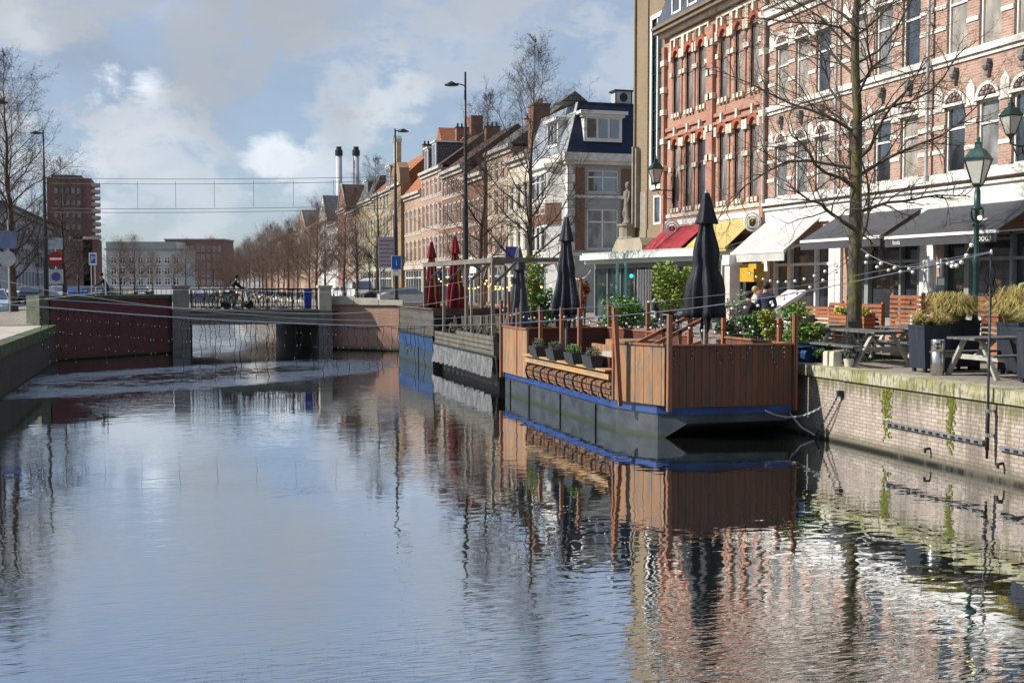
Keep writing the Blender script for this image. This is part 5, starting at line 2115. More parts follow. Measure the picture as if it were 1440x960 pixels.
cu = tag(MB().box(-.05, .08, -.35, .35, 0, .42).build('cushion', mat('cream_cushion', (.68, .62, .5), .9, var=.06), None, loc=(10.95, 27.3, 1.07)), 'cream cushion leaning on the wooden box inside the terrace', 'cushion')
cu.rotation_euler = (0, .2, .9)
# posts (px, Y, top z, lean)
posts = [((9.25, 31.95), .5, 2.75, 0), ((9.3, 30.5), .7, 2.55, 0), ((9.36, 28.6), .7, 2.6, 0), ((9.36, 26.9), .7, 2.65, 0), ((9.36, 25.6), .7, 2.66, 0), ((9.3, 23.22), .7, 2.55, 0),
         ((9.25, 22.75), .6, 2.72, -.12), ((9.83, 21.5), .6, 2.6, 0), ((12.68, 21.38), .55, 2.58, 0), ((12.6, 21.9), .7, 2.5, 0), ((12.55, 24.4), .7, 2.7, 0),
         ((12.6, 26.3), .7, 2.6, 0), ((12.6, 29), .7, 2.7, 0), ((12.6, 31.9), .7, 2.6, 0)]
for (q, z0_, z1_, ln) in posts:
    b = MB()
    b.bar((q[0], q[1] + 0, z0_), (q[0] + ln, q[1] - ln * .3, z1_), .09, .09)
    b.build('post', M['postwood'], tb)
# gangway handrails
for dy in (0, .95):
    b = MB()
    y = 25.0 + dy
    b.bar((10.9, y, 1.72), (12.75, y, 2.58), .07, .09)
    for x in (11.0, 11.7, 12.4):
        b.bar((x, y, .74), (x, y, 1.74 + (x - 10.9) * .46), .07, .07)
    b.bar((10.9, y, 1.1), (12.75, y, 1.72), .04, .2)
    b.build('handrail', M['postwood'], tb)
b = MB()
for k in range(5):
    b.box(11.0 + k * .36, 11.36 + k * .36, 25.05, 25.9, .74, .86 + k * .16)
b.build('steps', M['darkred'], tb)

# planters hanging on the shelf
for k, (y, px) in enumerate(((28.3, 0), (26.9, 1), (25.5, 2), (24.25, 3))):
    r = thing('flower_box', 'black planter with dry heather on the terrace boat shelf, %s from the viewer' % ['farthest', 'third', 'second', 'nearest'][k], 'planter', (9.2, y, 1.345), group='black planters on the terrace boat shelf')
    b = MB()
    b.prism([(-.13, 0), (.09, 0), (.15, .26), (-.19, .26)], 'y', -.3, .3)
    b.build('box', M['pot'], r)
    b = MB()
    rr = random.Random(k)
    b.leaves((-.02, 0, .34), (.17, .28, .13), 340, .03, 0, rr, nm=3, shell=0)
    b.build('plants', [M['leafd'], mat('dry_heather', (.2, .13, .13), .9), mat('dusty_leaf', (.12, .18, .1), .9)] if k != 2 else [M['leafg'], M['leafd'], M['leafg']], r)


# ---------------------------------------------------------------- parasols
def parasol(label, loc, H, zlow, rmax, cloth, cloth2=None, seed=1, top=True, foot=.55):
    r = thing('closed_parasol', label, 'parasol', loc)
    rr = random.Random(seed)
    ph = rr.uniform(0, 6)
    k1 = 7
    def fold(t, z):
        u = max(0, (H - z) / (H - zlow))
        return 1 + (.24 + .1 * u) * math.cos(k1 * t + ph + .9 * math.sin(z * 2.1)) + .13 * math.cos(3 * t + ph * 2 + z * 1.3) * u
    prof = []
    N = 22
    for i in range(N + 1):
        u = i / N
        z = zlow + (H - .12 - zlow) * u
        base = rmax * (.36 + .64 * max(0, 1 - u / .74) ** .85) if u < .74 else rmax * (.34 * (1 - u) / .26 + .04)
        if u < .12:
            base *= .9 + .1 * (u / .12)
        base *= 1 - .13 * math.exp(-((u - .42) / .06) ** 2) + .05 * math.sin(u * 19 + seed)
        prof.append((base, z))
    b = MB()
    b.lathe(prof, 42, fold=fold)
    if cloth2:
        n = 42
        for i in range(len(b.f)):
            j = i % n
            if (j // 3) % 5 == 1 and i < N * n:
                b.m[i] = 1
    b.build('canopy', [cloth] + ([cloth2] if cloth2 else []), r, True)
    if top:
        b = MB()
        b.lathe([(rmax * .58, H - (H - zlow) * .25), (rmax * .55, H - (H - zlow) * .235), (rmax * .36, H - .36), (rmax * .22, H - .12), (.06, H - .01), (.03, H)], 36, fold=lambda t, z: 1 + .2 * math.cos(6 * t + ph) + .1 * math.cos(3 * t))
        b.build('top_vent', cloth, r, True)
    b = MB()
    b.lathe([(.035, 0), (.035, H + .02)], 10)
    b.lathe([(.012, H), (.03, H + .04), (.004, H + .09)], 8)
    b.build('pole', M['lgrey'], r, True)
    b = MB()
    b.lathe([(.32, 0), (.32, .07), (.1, .1), (.07, foot), (.05, foot + .02)], 14)
    b.build('base', M['steel'], r)
    b = MB()
    rr2 = random.Random(seed + 5)
    for k in range(5):
        a = rr2.uniform(0, 6.28)
        q0 = (rmax * .5 * math.cos(a), rmax * .5 * math.sin(a), zlow + .25)
        q1 = (rmax * .42 * math.cos(a + .5), rmax * .42 * math.sin(a + .5), zlow - .3)
        b.face([q0, (q0[0] * .4, q0[1] * .4, zlow + .25), (q1[0] * .35, q1[1] * .35, zlow - .35 * rr2.random() - .3), q1])
    b.build('canopy_tails', cloth, r)
    return r


blkc = mat('black_parasol_cloth', (.014, .016, .022), .6, var=.5, vs=2.2, bump=.9, spec=.3, str_=(1.5, 1.5, .5))
parasol('large closed black parasol at the bow of the terrace boat', (11.35, 22.95, .74), 4.5, 1.75, .395, blkc, seed=3)
parasol('closed navy-black parasol in the middle of the terrace boat', (10.85, 30.8, .74), 4.4, 1.6, .34, mat('navy_parasol_cloth', (.016, .02, .032), .6, var=.5, bump=.9), seed=5)
parasol('closed faded grey parasol between the two boats', (10.9, 35.6, .9), 3.5, .6, .38, mat('grey_parasol_cloth', (.075, .08, .09), .8, var=.35), seed=6)
parasol('closed dark red and yellow parasol, left of the two over the far boat', pos(607, 48.6, 1.3), 3.75, .9, .33, mat('crimson_cloth', (.17, .012, .02), .8, var=.45, bump=.8), mat('ochre_cloth', (.42, .27, .05), .8), seed=7)
parasol('closed dark red and yellow parasol, right of the two over the far boat', pos(640, 44.3, 1.3), 3.85, .9, .33, MATS['crimson_cloth'], MATS['ochre_cloth'], seed=9)

# ================================================================== SECOND BOAT
M['oldwood'] = wood('weathered_grey_boards', (.075, .068, .056), .3, False, .3, c2=(.12, .108, .088))
M['oldpost'] = wood('pale_old_post', (.30, .25, .19), .5, True, .3)
M['tarp'] = mat('silver_tarp', (.13, .135, .14), .5, var=.5, vs=3.5, bump=1.0, str_=(1, 1.6, .6), col2=(.21, .215, .22))
sb = thing('moored_boat', 'older moored barge with blue hull, weathered board sides and hanging silver tarpaulin', 'boat', (0, 0, 0))
b = MB()
b.box(9.6, 12.5, 42.6, 49.4, -.4, 1.15, 0)
b.box(9.58, 9.6, 42.6, 49.4, .65, 1.12, 1)
b.box(9.56, 12.54, 42.55, 49.42, 1.15, 1.22, 2)
b.box(9.95, 12.5, 34.6, 42.6, -.4, .42, 2)
b.box(9.57, 9.6, 45.2, 45.26, -.1, 1.15, 2)
b.build('hull', [hullmat('worn_blue_hull', (.014, .034, .065), (.03, .055, .085), .5), hullmat('faded_blue_band', (.009, .035, .11), (.02, .07, .18), .5), M['hulld']], sb)
b = MB()
b.box(9.62, 9.7, 42.6, 49.4, 1.22, 2.22)
b.box(9.6, 12.5, 49.3, 49.4, 1.22, 2.22)
b.box(12.35, 12.45, 34.4, 49.4, .9, 2.25)
b.build('side_boards', M['oldwood'], sb)
b = MB()
b.box(9.55, 9.78, 42.6, 49.4, 2.22, 2.27)
b.box(12.3, 12.5, 34.4, 49.4, 2.25, 2.33)
b.box(9.6, 12.45, 42.55, 42.65, 2.0, 2.27)
b.build('cap_rail', mat('dark_brown_cap', (.1, .06, .05), .8, var=.3), sb)
b = MB()
for z in (.98, 1.14, 1.30):
    b.box(9.66, 9.72, 34.3, 42.6, z, z + .13)
b.box(9.66, 9.72, 34.3, 39.2, 1.45, 1.58)
for y in (34.3, 36.3, 38.3, 40.4):
    b.box(9.72, 9.8, y, y + .1, .4, 1.6)
b.box(9.66, 12.4, 34.25, 34.32, .85, 1.4)
b.build('rail_boards', mat('pale_worn_rail', (.12, .112, .092), .85, var=.4, vs=2, bump=.4), sb)
b = MB()
b.box(9.8, 12.4, 34.3, 42.6, .86, .93)
b.build('deck', M['oldwood'], sb)
# hanging tarpaulin with folds
b = MB()
N = 90
rr = random.Random(4)
for i in range(N):
    ya = 34.2 + (42.6 - 34.2) * i / N
    yb_ = 34.2 + (42.6 - 34.2) * (i + 1) / N
    f = lambda y, k: 9.6 + .035 * math.sin(y * 9 + k * 1.5) + .03 * math.sin(y * 23 + 2 + k)
    zs_ = [.93, .75, .5, .28 + .03 * math.sin(i * .9)]
    for k in range(3):
        b.face([(f(ya, k), ya, zs_[k]), (f(yb_, k), yb_, zs_[k]), (f(yb_, k + 1), yb_, zs_[k + 1]), (f(ya, k + 1), ya, zs_[k + 1])])
b.build('tarpaulin', M['tarp'], sb, True)
b = MB()
b.tube([(9.58, 42.6, .98), (9.58, 34.3, .98), (9.7, 34.1, .95), (9.75, 34.05, .2)], .035, 6)
b.build('pipe', M['iron'], sb, True)
# old clutter in planters along the rail
rr = random.Random(17)
for k in range(6):
    y = 34.8 + k * .85
    r = thing('flower_trough', 'dark trough with withered plants on the older boat rail, %s from the near corner' % ['first', 'second', 'third', 'fourth', 'fifth', 'sixth'][k], 'planter', (9.9, y, 1.0), group='troughs along the older boat rail')
    b = MB(); b.prism([(-.11, .43), (.11, .43), (.15, .65), (-.15, .65)], 'y', -.3, .3); b.box(-.05, .05, -.2, .2, -.07, .43)
    b.build('box', M['pot'], r)
    b = MB(); b.leaves((0, 0, .72), (.16, .3, .14), 160, .035, 0, rr, nm=2)
    b.build('plants', [M['leafd'], mat('dead_leaf', (.25, .2, .13), .9)], r)
shrub('withered straw-coloured plant on the older boat', (9.95, 40.4, .93), (.22, .3, .2), .45, 350, .04, [MATS['dead_leaf'], M['grassg']], .16, seed=33)
# timber pergola
pg = thing('timber_pergola', 'weathered timber frame with diagonal braces standing on the older boat', 'pergola', (0, 0, 0))
PX = [9.85, 12.25]
for x in PX:
    b = MB(); b.bar((x, 34.9, 3.98), (x, 45.3, 3.98), .09, .16); b.build('beam', mat('grey_beam_wood', (.17, .15, .13), .85, var=.3, vs=3), pg)
for y in (35, 38.4, 41.8, 45.2):
    for x in PX:
        b = MB(); b.bar((x, y, .93), (x, y, 3.92), .1, .1); b.build('post', M['oldpost'], pg)
    b = MB(); b.bar((PX[0], y, 4.0), (PX[1], y, 4.0), .08, .14); b.build('beam', MATS['grey_beam_wood'], pg)
for y, d in ((35, 1), (38.4, 1), (41.8, 1), (45.2, -1)):
    b = MB(); b.bar((PX[1], y, 3.2), (PX[1], y + d * .9, 3.92), .06, .09); b.build('brace', MATS['grey_beam_wood'], pg)
    b = MB(); b.bar((PX[0], y, 3.2), (PX[0] + .8, y, 3.92), .06, .09); b.build('brace', MATS['grey_beam_wood'], pg)
# thin poles around the second boat
for i, (x, y, z, lab) in enumerate(((9.75, 37.2, 3.4, 'thin wooden pole at the near half of the older boat rail'), (9.75, 34.6, 3.2, 'thin wooden pole at the near corner of the older boat'), (12.3, 33.4, 3.3, 'thin reddish pole between the boats by the quay'), (9.9, 33.2, 3.0, 'thin reddish pole standing in the gap between the two boats'))):
    b = MB(); b.bar((x, y, -.3 if i > 1 else .5), (x - .05, y, z), .07, .07)
    tag(b.build('pole', M['oldpost'] if i < 2 else M['postwood'], None), lab, 'pole')

# lattice of the wall side + quay blue box
bx_ = thing('blue_box', 'dark blue plastic box in the shade at the end of the terrace boat', 'box', (13.35, 22.2, QZ + .02), .1)
b = MB(); b.prism([(-.22, 0), (.3, 0), (.3, .28), (-.15, .33), (-.22, .2)], 'y', -.4, .4); b.build('body', mat('blue_plastic', (.015, .04, .12), .4), bx_)  # plastic colour darkened to hold the shade at the boat end
b = MB(); b.box(-.26, .34, -.44, .44, .33, .36); b.build('lid', MATS['blue_plastic'], bx_)
for k, (x, y) in enumerate(((13.3, 21.05), (13.33, 20.86))):
    b = MB(); b.box(-.1, .1, -.08, .08, 0, .28); b.box(-.08, .08, -.06, .06, .28, .3)
    tag(b.build('concrete_block', M['cream'], None, loc=(x, y, QZ + .02)), ['pale concrete block on the coping beside the blue box', 'pale concrete block on the coping nearer the small potted plant'][k], 'block')
# ================================================================== QUAY FURNITURE
M['gwood'] = wood('grey_weathered_wood', (.11, .115, .12), .2, True, .25, c2=(.2, .2, .2))
M['lwood'] = mat('silvery_table_leg', (.38, .37, .32), .8, var=.2, vs=5)
M['orwood'] = wood('orange_slats', (.36, .11, .045), .1, False, .2, c2=(.46, .16, .06))


def picnic(label, loc, rz, L=2.0, topm=None):
    """long axis along local x"""
    r = thing('picnic_table', label, 'picnic table', loc, rz, 'wooden picnic tables on the quay')
    topm = topm or M['gwood']
    b = MB()
    for k in range(5):
        y = -.37 + k * .15
        b.box(-L / 2, L / 2, y, y + .14, .71, .75)
    b.box(-L / 2 + .3, -L / 2 + .36, -.34, .36, .67, .71)
    b.box(L / 2 - .36, L / 2 - .3, -.34, .36, .67, .71)
    b.build('tabletop', topm, r)
    for s in (-1, 1):
        b = MB()
        for k in range(2):
            y = s * .72 + (k - .5) * .14
            b.box(-L / 2, L / 2, y - .065, y + .065, .42, .455)
        b.build('bench', M['gwood'], r)
    for x in (-L / 2 + .28, L / 2 - .28):
        for s in (-1, 1):
            b = MB()
            b.bar((x, s * .22, .71), (x, s * .66, 0), .05, .10, up=(1, 0, 0))
            b.build('leg', M['lwood'], r)
        b = MB(); b.box(x + .03, x + .075, -.8, .8, .33, .42)
        b.build('crossbar', M['lwood'], r)
        b = MB(); sgn = 1 if x < 0 else -1
        b.bar((x + .05 * sgn, 0, .38), (x + .5 * sgn, 0, .69), .05, .08)
        b.build('brace', M['lwood'], r)
    return r


picnic('grey picnic table with pale A-legs left of the steel bin', (14.25, 21.35, QZ), PI / 2 - .05, 2.3)
picnic('grey picnic table standing between the tall black grass planters, right of the steel bin', (14.95, 17.75, QZ), .03, 2.0)
picnic('brown-topped picnic table in front of the big bare tree, half hidden by the bushes', (15.2, 24.7, QZ), PI / 2 + .1, 2.0, wood('tan_table_top', (.40, .28, .18), .2, True, .2))
picnic('grey picnic table behind the left grass planter by the orange slatted fence', (16.2, 22.2, QZ), PI / 2, 1.9)

# steel bin
r = thing('ashtray_bin', 'round brushed steel bin with an oval opening on the canal edge', 'bin', (13.98, 18.4, QZ))
b = MB(); b.lathe([(.115, 0), (.125, .01), (.125, .44), (.12, .445)], 28); b.build('drum', M['steel'], r, True)
b = MB(); b.lathe([(.118, .445), (.127, .45), (.127, .66), (.12, .68), (.1, .68), (.1, .62)], 28); b.build('head', M['steel'], r, True)
vd = Vector((-13.98, -18.4)).normalized()
b = MB()
for k in range(12):
    t0, t1 = 2 * PI * k / 12, 2 * PI * (k + 1) / 12
    P = lambda t: (lambda a: (math.cos(a) * .129, math.sin(a) * .129, .56 + .06 * math.sin(t)))(math.atan2(vd.y, vd.x) + .62 * math.cos(t))
    b.face([(.128 * math.cos(math.atan2(vd.y, vd.x)), .128 * math.sin(math.atan2(vd.y, vd.x)), .56), P(t0), P(t1)])
b.build('opening', M['black'], r)


def grassplanter(label, loc, w, d, h, seed, sp=.5, gh=.55, n=1400, dens=None):
    r = thing('grass_planter', label, 'planter', loc, 0, 'tall black planters with ornamental grass')
    b = MB()
    b.prism([(-w / 2 + .04, .08), (w / 2 - .04, .08), (w / 2, h), (-w / 2, h)], 'y', -d / 2, d / 2)
    b.box(-w / 2 - .01, w / 2 + .01, -d / 2 - .01, d / 2 + .01, h - .06, h)
    for sx_ in (-1, 1):
        for sy_ in (-1, 1):
            b.box(sx_ * (w / 2 - .1) - .03, sx_ * (w / 2 - .1) + .03, sy_ * (d / 2 - .08) - .03, sy_ * (d / 2 - .08) + .03, 0, .08)
    b.build('box', mat('blue_black_box', (.022, .028, .04), .5, var=.35, vs=3, str_=(6, 6, .6)), r)
    rr = random.Random(seed)
    b = MB()
    tufts = [(rr.uniform(-w / 2, w / 2) * .75, rr.uniform(-d / 2, d / 2) * .7, rr.uniform(.6, 1.15)) for _ in range(7)]
    for k in range(n):
        tx_, ty_, ts_ = rr.choice(tufts)
        x0 = tx_ + rr.gauss(0, .03); y0 = ty_ + rr.gauss(0, .03)
        a = rr.uniform(0, 2 * PI)
        ln = gh * rr.uniform(.45, 1.2) * ts_
        out = sp * rr.uniform(.1, 1.0)
        dx, dy = math.cos(a) * out, math.sin(a) * out
        wd = .0045
        px_, py_ = -math.sin(a) * wd, math.cos(a) * wd
        p0 = Vector((x0, y0, h - .03)); p1 = p0 + Vector((dx * .35, dy * .35, ln * .7)); p2 = p0 + Vector((dx * .85, dy * .85, ln * (1.0 - .2 * out))); p3 = p0 + Vector((dx * 1.3, dy * 1.3, ln * (.85 - .6 * out)))
        sd = Vector((px_, py_, 0))
        m_ = rr.choice([0, 0, 1])
        b.face([p0 - sd, p0 + sd, p1 + sd, p1 - sd], m_)
        b.face([p1 - sd, p1 + sd, p2 + sd, p2 - sd], m_)
        b.face([p2 - sd, p2 + sd, p3], m_)
    b.build('grass', [M['grassy'], M['grassg']], r)
    return r


grassplanter('tall black planter with short straw grass between the first picnic table and the steel bin', (14.35, 19.15, QZ), .62, .5, .93, 1, .3, .28, 700)
grassplanter('tall black planter with large golden grass just behind the steel bin', (15.15, 19.45, QZ), .8, .6, 1.0, 2, .5, .55, 2200)
grassplanter('tall black planter with large golden grass in front of the lantern post', (15.85, 18.15, QZ), 1.0, .6, 1.0, 3, .6, .62, 2600)
grassplanter('tall black planter with golden grass at the right edge of the picture', (14.72, 16.35, QZ), .9, .6, .98, 4, .55, .52, 2200)

# slatted orange fences with planters
def slatfence(label, x, y0, y1, h, z0=0.1, mm=None, n=None):
    r = thing('slatted_fence', label, 'fence', (x, y0, QZ), 0, 'orange slatted terrace fences')
    L = y1 - y0
    b = MB()
    z = z0
    while z < h - .05:
        b.box(-.02, .02, 0, L, z, z + .085)
        z += .115
    b.build('slats', M['orwood'], r)
    for y in (0, L - .08):
        b = MB(); b.box(.02, .09, y, y + .08, 0, h + .02)
        b.build('post', M['orwood'], r)
    return r


slatfence('tall orange slatted fence right of the grey column', 17.2, 20.6, 23.1, 1.5)
slatfence('tall orange slatted fence left of the grey column', 17.2, 23.25, 24.5, 1.5)
slatfence('lower orange slatted fence with hanging flower planter behind the first picnic table', 17.1, 24.7, 26.6, 1.25)
slatfence('low orange slatted fence left of the big bare tree trunk', 17.3, 27.4, 29.4, 1.15)
slatfence('low orange slatted fence just behind the big bare tree trunk', 17.25, 26.75, 27.3, 1.2)
r = thing('flower_box', 'orange slatted flower box with green leaves and orange flowers behind the first picnic table', 'planter', (16.85, 24.85, QZ + .5))
b = MB()
for k in range(4):
    b.box(-.17, .17, 0, 1.6, k * .11, k * .11 + .09)
b.box(-.15, .15, .02, 1.58, 0, .42)
b.box(-.12, .12, .1, .2, -.5, 0); b.box(-.12, .12, 1.4, 1.5, -.5, 0)
b.build('box', M['orwood'], r)
b = MB(); b.leaves((0, .8, .52), (.2, .8, .16), 500, .06, 0, random.Random(4), nm=5, shell=0)
b.build('plants', [M['leafg'], M['leafy'], M['leafg'], mat('orange_petal', (.6, .2, .02), .6), mat('yellow_petal', (.6, .45, .05), .6)], r)
# white rolled blanket / seat pads on the tall fence
for k, (y, lab) in enumerate(((20.9, 'right'), (22.3, 'left'))):
    b = MB(); b.box(-.2, .2, 0, .9, 0, .05); b.box(-.2, -.16, 0, .9, .05, .3)
    r = thing('lounge_bench', 'pale slatted lounge bench in front of the tall orange fence, %s one' % lab, 'bench', (16.7, y, QZ))
    b = MB()
    for q in range(4):
        b.box(-.3 + q * .15, -.18 + q * .15, 0, 1.1, .42, .46)
    b.build('seat', mat('salmon_wood', (.42, .25, .2), .8), r)
    b = MB()
    for q in range(5):
        b.box(.28, .31, 0, 1.1, .5 + q * .11, .57 + q * .11)
    b.build('backrest', M['white'], r)
    for yy in (.03, 1.0):
        b = MB(); b.box(-.28, .3, yy, yy + .07, 0, .42); b.build('leg', M['white'], r)

# grey column with white pipe
p = dep(1306, 398, 27.5)
r = thing('utility_column', 'grey cylindrical utility column with a white pipe beside it', 'column', (p.x, p.y, QZ))
b = MB(); b.lathe([(.17, 0), (.17, 1.55), (.13, 1.6), (.13, 2.2), (.15, 2.22), (.15, 2.3), (.05, 2.32)], 18); b.build('column', M['lgrey'], r, True)
b = MB(); b.lathe([(.03, 0), (.03, 2.4)], 8, (-.14, -.16, 0)); b.lathe([(.02, 0), (.02, 2.35)], 8, (.3, -.05, 0)); b.build('pipe', M['white'], r)
b = MB(); b.box(.08, .3, -.2, -.16, 1.5, 1.9); b.box(.1, .28, -.205, -.2, 1.7, 1.86, 1); b.build('notice_box', [M['grey'], M['white']], r)
for k in range(3):
    b = MB(); b.box(.2, .34, -.12, -.02, .75 + k * .17, .88 + k * .17); b.build('socket_box', M['black'] if k else mat('red_socket', (.5, .04, .03), .5), r)

# black closed parasol at right edge
parasol('closed black parasol cut off by the right edge', (17.2, 18.55, QZ), 2.75, .9, .42, blkc, seed=12, foot=.3)
parasol('closed black parasol standing behind the lantern post', (17.6, 20.0, QZ), 2.05, .6, .5, blkc, seed=13, foot=.3)

# cafe furniture in front of the white awning
def chair(label, loc, rz, m, grp='cafe chairs under the awnings'):
    r = thing('cafe_chair', label, 'chair', loc, rz, grp)
    b = MB(); b.box(-.21, .21, -.2, .2, .44, .47); b.build('seat', m, r)
    b = MB()
    b.box(-.21, .21, .18, .21, .6, .86); b.build('backrest', m, r)
    for sx_ in (-1, 1):
        b = MB(); b.bar((sx_ * .19, -.18, .44), (sx_ * .21, -.22, 0), .025, .025); b.build('leg', M['iron'], r)
        b = MB(); b.bar((sx_ * .19, .2, .88), (sx_ * .2, .2, .4), .025, .025); b.bar((sx_ * .2, .2, .4), (sx_ * .21, .26, 0), .025, .025); b.build('leg', M['iron'], r)
    return r


def table(label, loc, m):
    r = thing('cafe_table', label, 'table', loc, 0, 'cafe tables under the awnings')
    b = MB(); b.box(-.38, .38, -.38, .38, .72, .75); b.build('tabletop', m, r)
    b = MB(); b.lathe([(.25, 0), (.25, .02), (.03, .04), (.03, .72)], 10); b.build('stand', M['iron'], r)
    return r


table('round-legged white cafe table before the pink pillar', (16.2, 28.0, QZ), M['white'])
table('white cafe table nearest the orange slatted fence', (17.6, 30.6, QZ), M['white'])
table('dark cafe table under the red awning', (17.3, 36.0, QZ), M['grey'])
table('dark cafe table near the steps behind the terrace', (15.6, 33.5, QZ), M['grey'])
for i, (x, y, rz, m_, lab) in enumerate(((15.5, 28.0, PI / 2, M['black'], 'black cafe chair on the canal side of the first white table'), (17.0, 28.2, -PI / 2, M['black'], 'black cafe chair on the house side of the first white table'),
                                        (16.9, 30.7, PI / 2, M['lgrey'], 'grey cafe chair beside the second white table'), (16.6, 36, PI / 2, M['black'], 'black cafe chair beside the dark table under the red awning'),
                                        (14.9, 33.4, PI / 2, M['lgrey'], 'grey cafe chair behind the terrace steps'), (15.7, 34.2, 0, M['black'], 'black cafe chair at the dark table behind the terrace'),
                                        (15.3, 22.9, .4, M['black'], 'black cafe chair behind the first picnic table'))):
    chair(lab, (x, y, QZ), rz, m_)
o = MB().box(-.25, .25, -.9, .9, 2.2, 2.26).build('x', M['white']) if False else None
r = thing('garden_parasol', 'small white slanted sunshade cloth beside the low orange fence', 'sunshade', (16.9, 29.2, QZ))
b = MB(); b.prism([(-.5, 1.0), (.45, 1.55), (.5, 1.5), (-.4, .8)], 'y', -.5, .5); b.build('cloth', M['stonew'], r)
b = MB(); b.lathe([(.2, 0), (.2, .04), (.02, .06), (.02, 1.3)], 8); b.build('pole', M['iron'], r)
pc = thing('pillar', 'pink and white pillar between the yellow and grey-white awnings', 'pillar', (19.3, 36.9, QZ))
b = MB(); b.box(-.2, .2, -.2, .2, 0, 2.6); b.box(-.26, .26, -.26, .26, 0, .25); b.build('shaft', mat('pinkish_white', (.62, .5, .46), .7), pc)
b = MB(); b.box(-.26, .26, -.26, .26, 2.4, 2.75); b.build('capital', M['white'], pc)

# ================================================================== PEOPLE
SK = (.45, .24, .17)


def person(label, loc, rz, joints, top, legs, hair='dark', hairlong=False, scale=1.0):
    """joints: name -> (x, y, z); front is local -y"""
    J = {k: Vector(v) * scale for k, v in joints.items()}
    V, Rr, E, idx = [], [], [], {}

    def add(n, r_):
        idx[n] = len(V); V.append(J[n]); Rr.append(r_ * scale)

    def e(a, c):
        E.append((idx[a], idx[c]))
    add('pelvis', .135); add('waist', .12); add('chest', .145); add('neck', .052); add('head', .085); add('crown', .075)
    for a, c in (('pelvis', 'waist'), ('waist', 'chest'), ('chest', 'neck'), ('neck', 'head'), ('head', 'crown')):
        e(a, c)
    for s in 'LR':
        add('sh' + s, .068); add('el' + s, .045); add('wr' + s, .03)
        e('chest', 'sh' + s); e('sh' + s, 'el' + s); e('el' + s, 'wr' + s)
        add('hip' + s, .1); add('kn' + s, .062); add('an' + s, .045); add('to' + s, .04)
        e('pelvis', 'hip' + s); e('hip' + s, 'kn' + s); e('kn' + s, 'an' + s); e('an' + s, 'to' + s)
        d = (J['wr' + s] - J['el' + s]).normalized()
        sd = d.cross(Vector((0, -1, 0.2))).normalized() * scale
        J['pa' + s] = J['wr' + s] + d * .06 * scale
        add('pa' + s, .028); e('wr' + s, 'pa' + s)
        for f in range(5):
            o_ = sd * (.034 * (f - 1.5) / 1.5 if f < 4 else -.05)
            ln = (.06, .075, .08, .065, .045)[f] * scale
            J['f%d%s' % (f, s)] = J['pa' + s] + d * (.02 if f < 4 else -.02) * scale + o_
            J['g%d%s' % (f, s)] = J['f%d%s' % (f, s)] + d * ln + Vector((0, -.02, -.015)) * scale + o_ * .15
            add('f%d%s' % (f, s), .010); add('g%d%s' % (f, s), .008)
            e('pa' + s, 'f%d%s' % (f, s)); e('f%d%s' % (f, s), 'g%d%s' % (f, s))
    me = bpy.data.meshes.new('body_skeleton')
    me.from_pydata([tuple(v) for v in V], E, [])
    t = bpy.data.objects.new('tmp', me)
    C.objects.link(t)
    md = t.modifiers.new('skin', 'SKIN')
    for i, v in enumerate(t.data.skin_vertices[0].data):
        v.radius = (Rr[i], Rr[i])
        v.use_root = (i == 0)
    t.modifiers.new('sub', 'SUBSURF').levels = 1
    bpy.context.view_layer.update()
    bm_ = bpy.data.meshes.new_from_object(t.evaluated_get(bpy.context.evaluated_depsgraph_get()))
    bpy.data.objects.remove(t)
    bm_.name = 'body'
    bm_.materials.clear()
    skm = mat('skin', SK, .55, var=.06)
    shoe = mat('shoe_dark', (.02, .018, .016), .5)
    for m_ in (top, legs, skm, shoe):
        bm_.materials.append(m_)
    bm_.polygons.foreach_set('use_smooth', [True] * len(bm_.polygons))
    segs = []
    for (a, c) in E:
        na = [k for k, v in idx.items() if v == a][0]; nc = [k for k, v in idx.items() if v == c][0]
        key = nc[:2]
        m_ = 0
        if nc in ('head', 'crown') or nc[:2] in ('pa',) or nc[0] in 'fg': m_ = 2
        elif key in ('hi', 'kn', 'an'): m_ = 1
        elif key == 'to': m_ = 3
        segs.append((J[na], J[nc], m_))
    for p_ in bm_.polygons:
        c = p_.center
        best = (9e9, 0)
        for (a, d_, m_) in segs:
            ab = d_ - a
            tt = max(0, min(1, (c - a).dot(ab) / max(1e-9, ab.length_squared)))
            q = (c - a - ab * tt).length
            if q < best[0]:
                best = (q, m_)
        p_.material_index = best[1]
    r = thing('person', label, 'person', loc, rz)
    o = link('body', bm_, r)
    hd = J['head'].lerp(J['crown'], .5)
    hm = mat(hair + '_hair', dict(dark=(.02, .014, .01), orange=(.28, .09, .03), blond=(.4, .28, .12), grey=(.2, .19, .18))[hair], .7, var=.3, vs=20)
    b = MB()
    up = (J['crown'] - J['neck']).normalized()
    c = hd + Vector((0, .022, .035)) * scale
    b.ball(tuple(c), .108 * scale, 0, 12, 1.02)
    if hairlong:
        b.lathe([(.06 * scale, -.24 * scale), (.1 * scale, -.12 * scale), (.1 * scale, 0)], 10, (c.x, c.y + .03 * scale, c.z))
    b.build('hair', hm, r, True)
    b = MB()
    f = hd + Vector((0, -.085, -.015)) * scale
    b.prism([(f.x - .012, f.z + .02), (f.x + .012, f.z + .02), (f.x + .016, f.z - .02), (f.x - .016, f.z - .02)], 'y', f.y - .022, f.y + .01)
    for s in (-1, 1):
        b.ball((hd.x + s * .085 * scale, hd.y + .005, hd.z - .01), .022 * scale, 0, 6, 1.4)
        b.ball((f.x + s * .032, f.y - .004, f.z + .03), .011, 1, 6)
    b.box(f.x - .022, f.x + .022, f.y - .008, f.y + .01, f.z - .045, f.z - .037, 1)
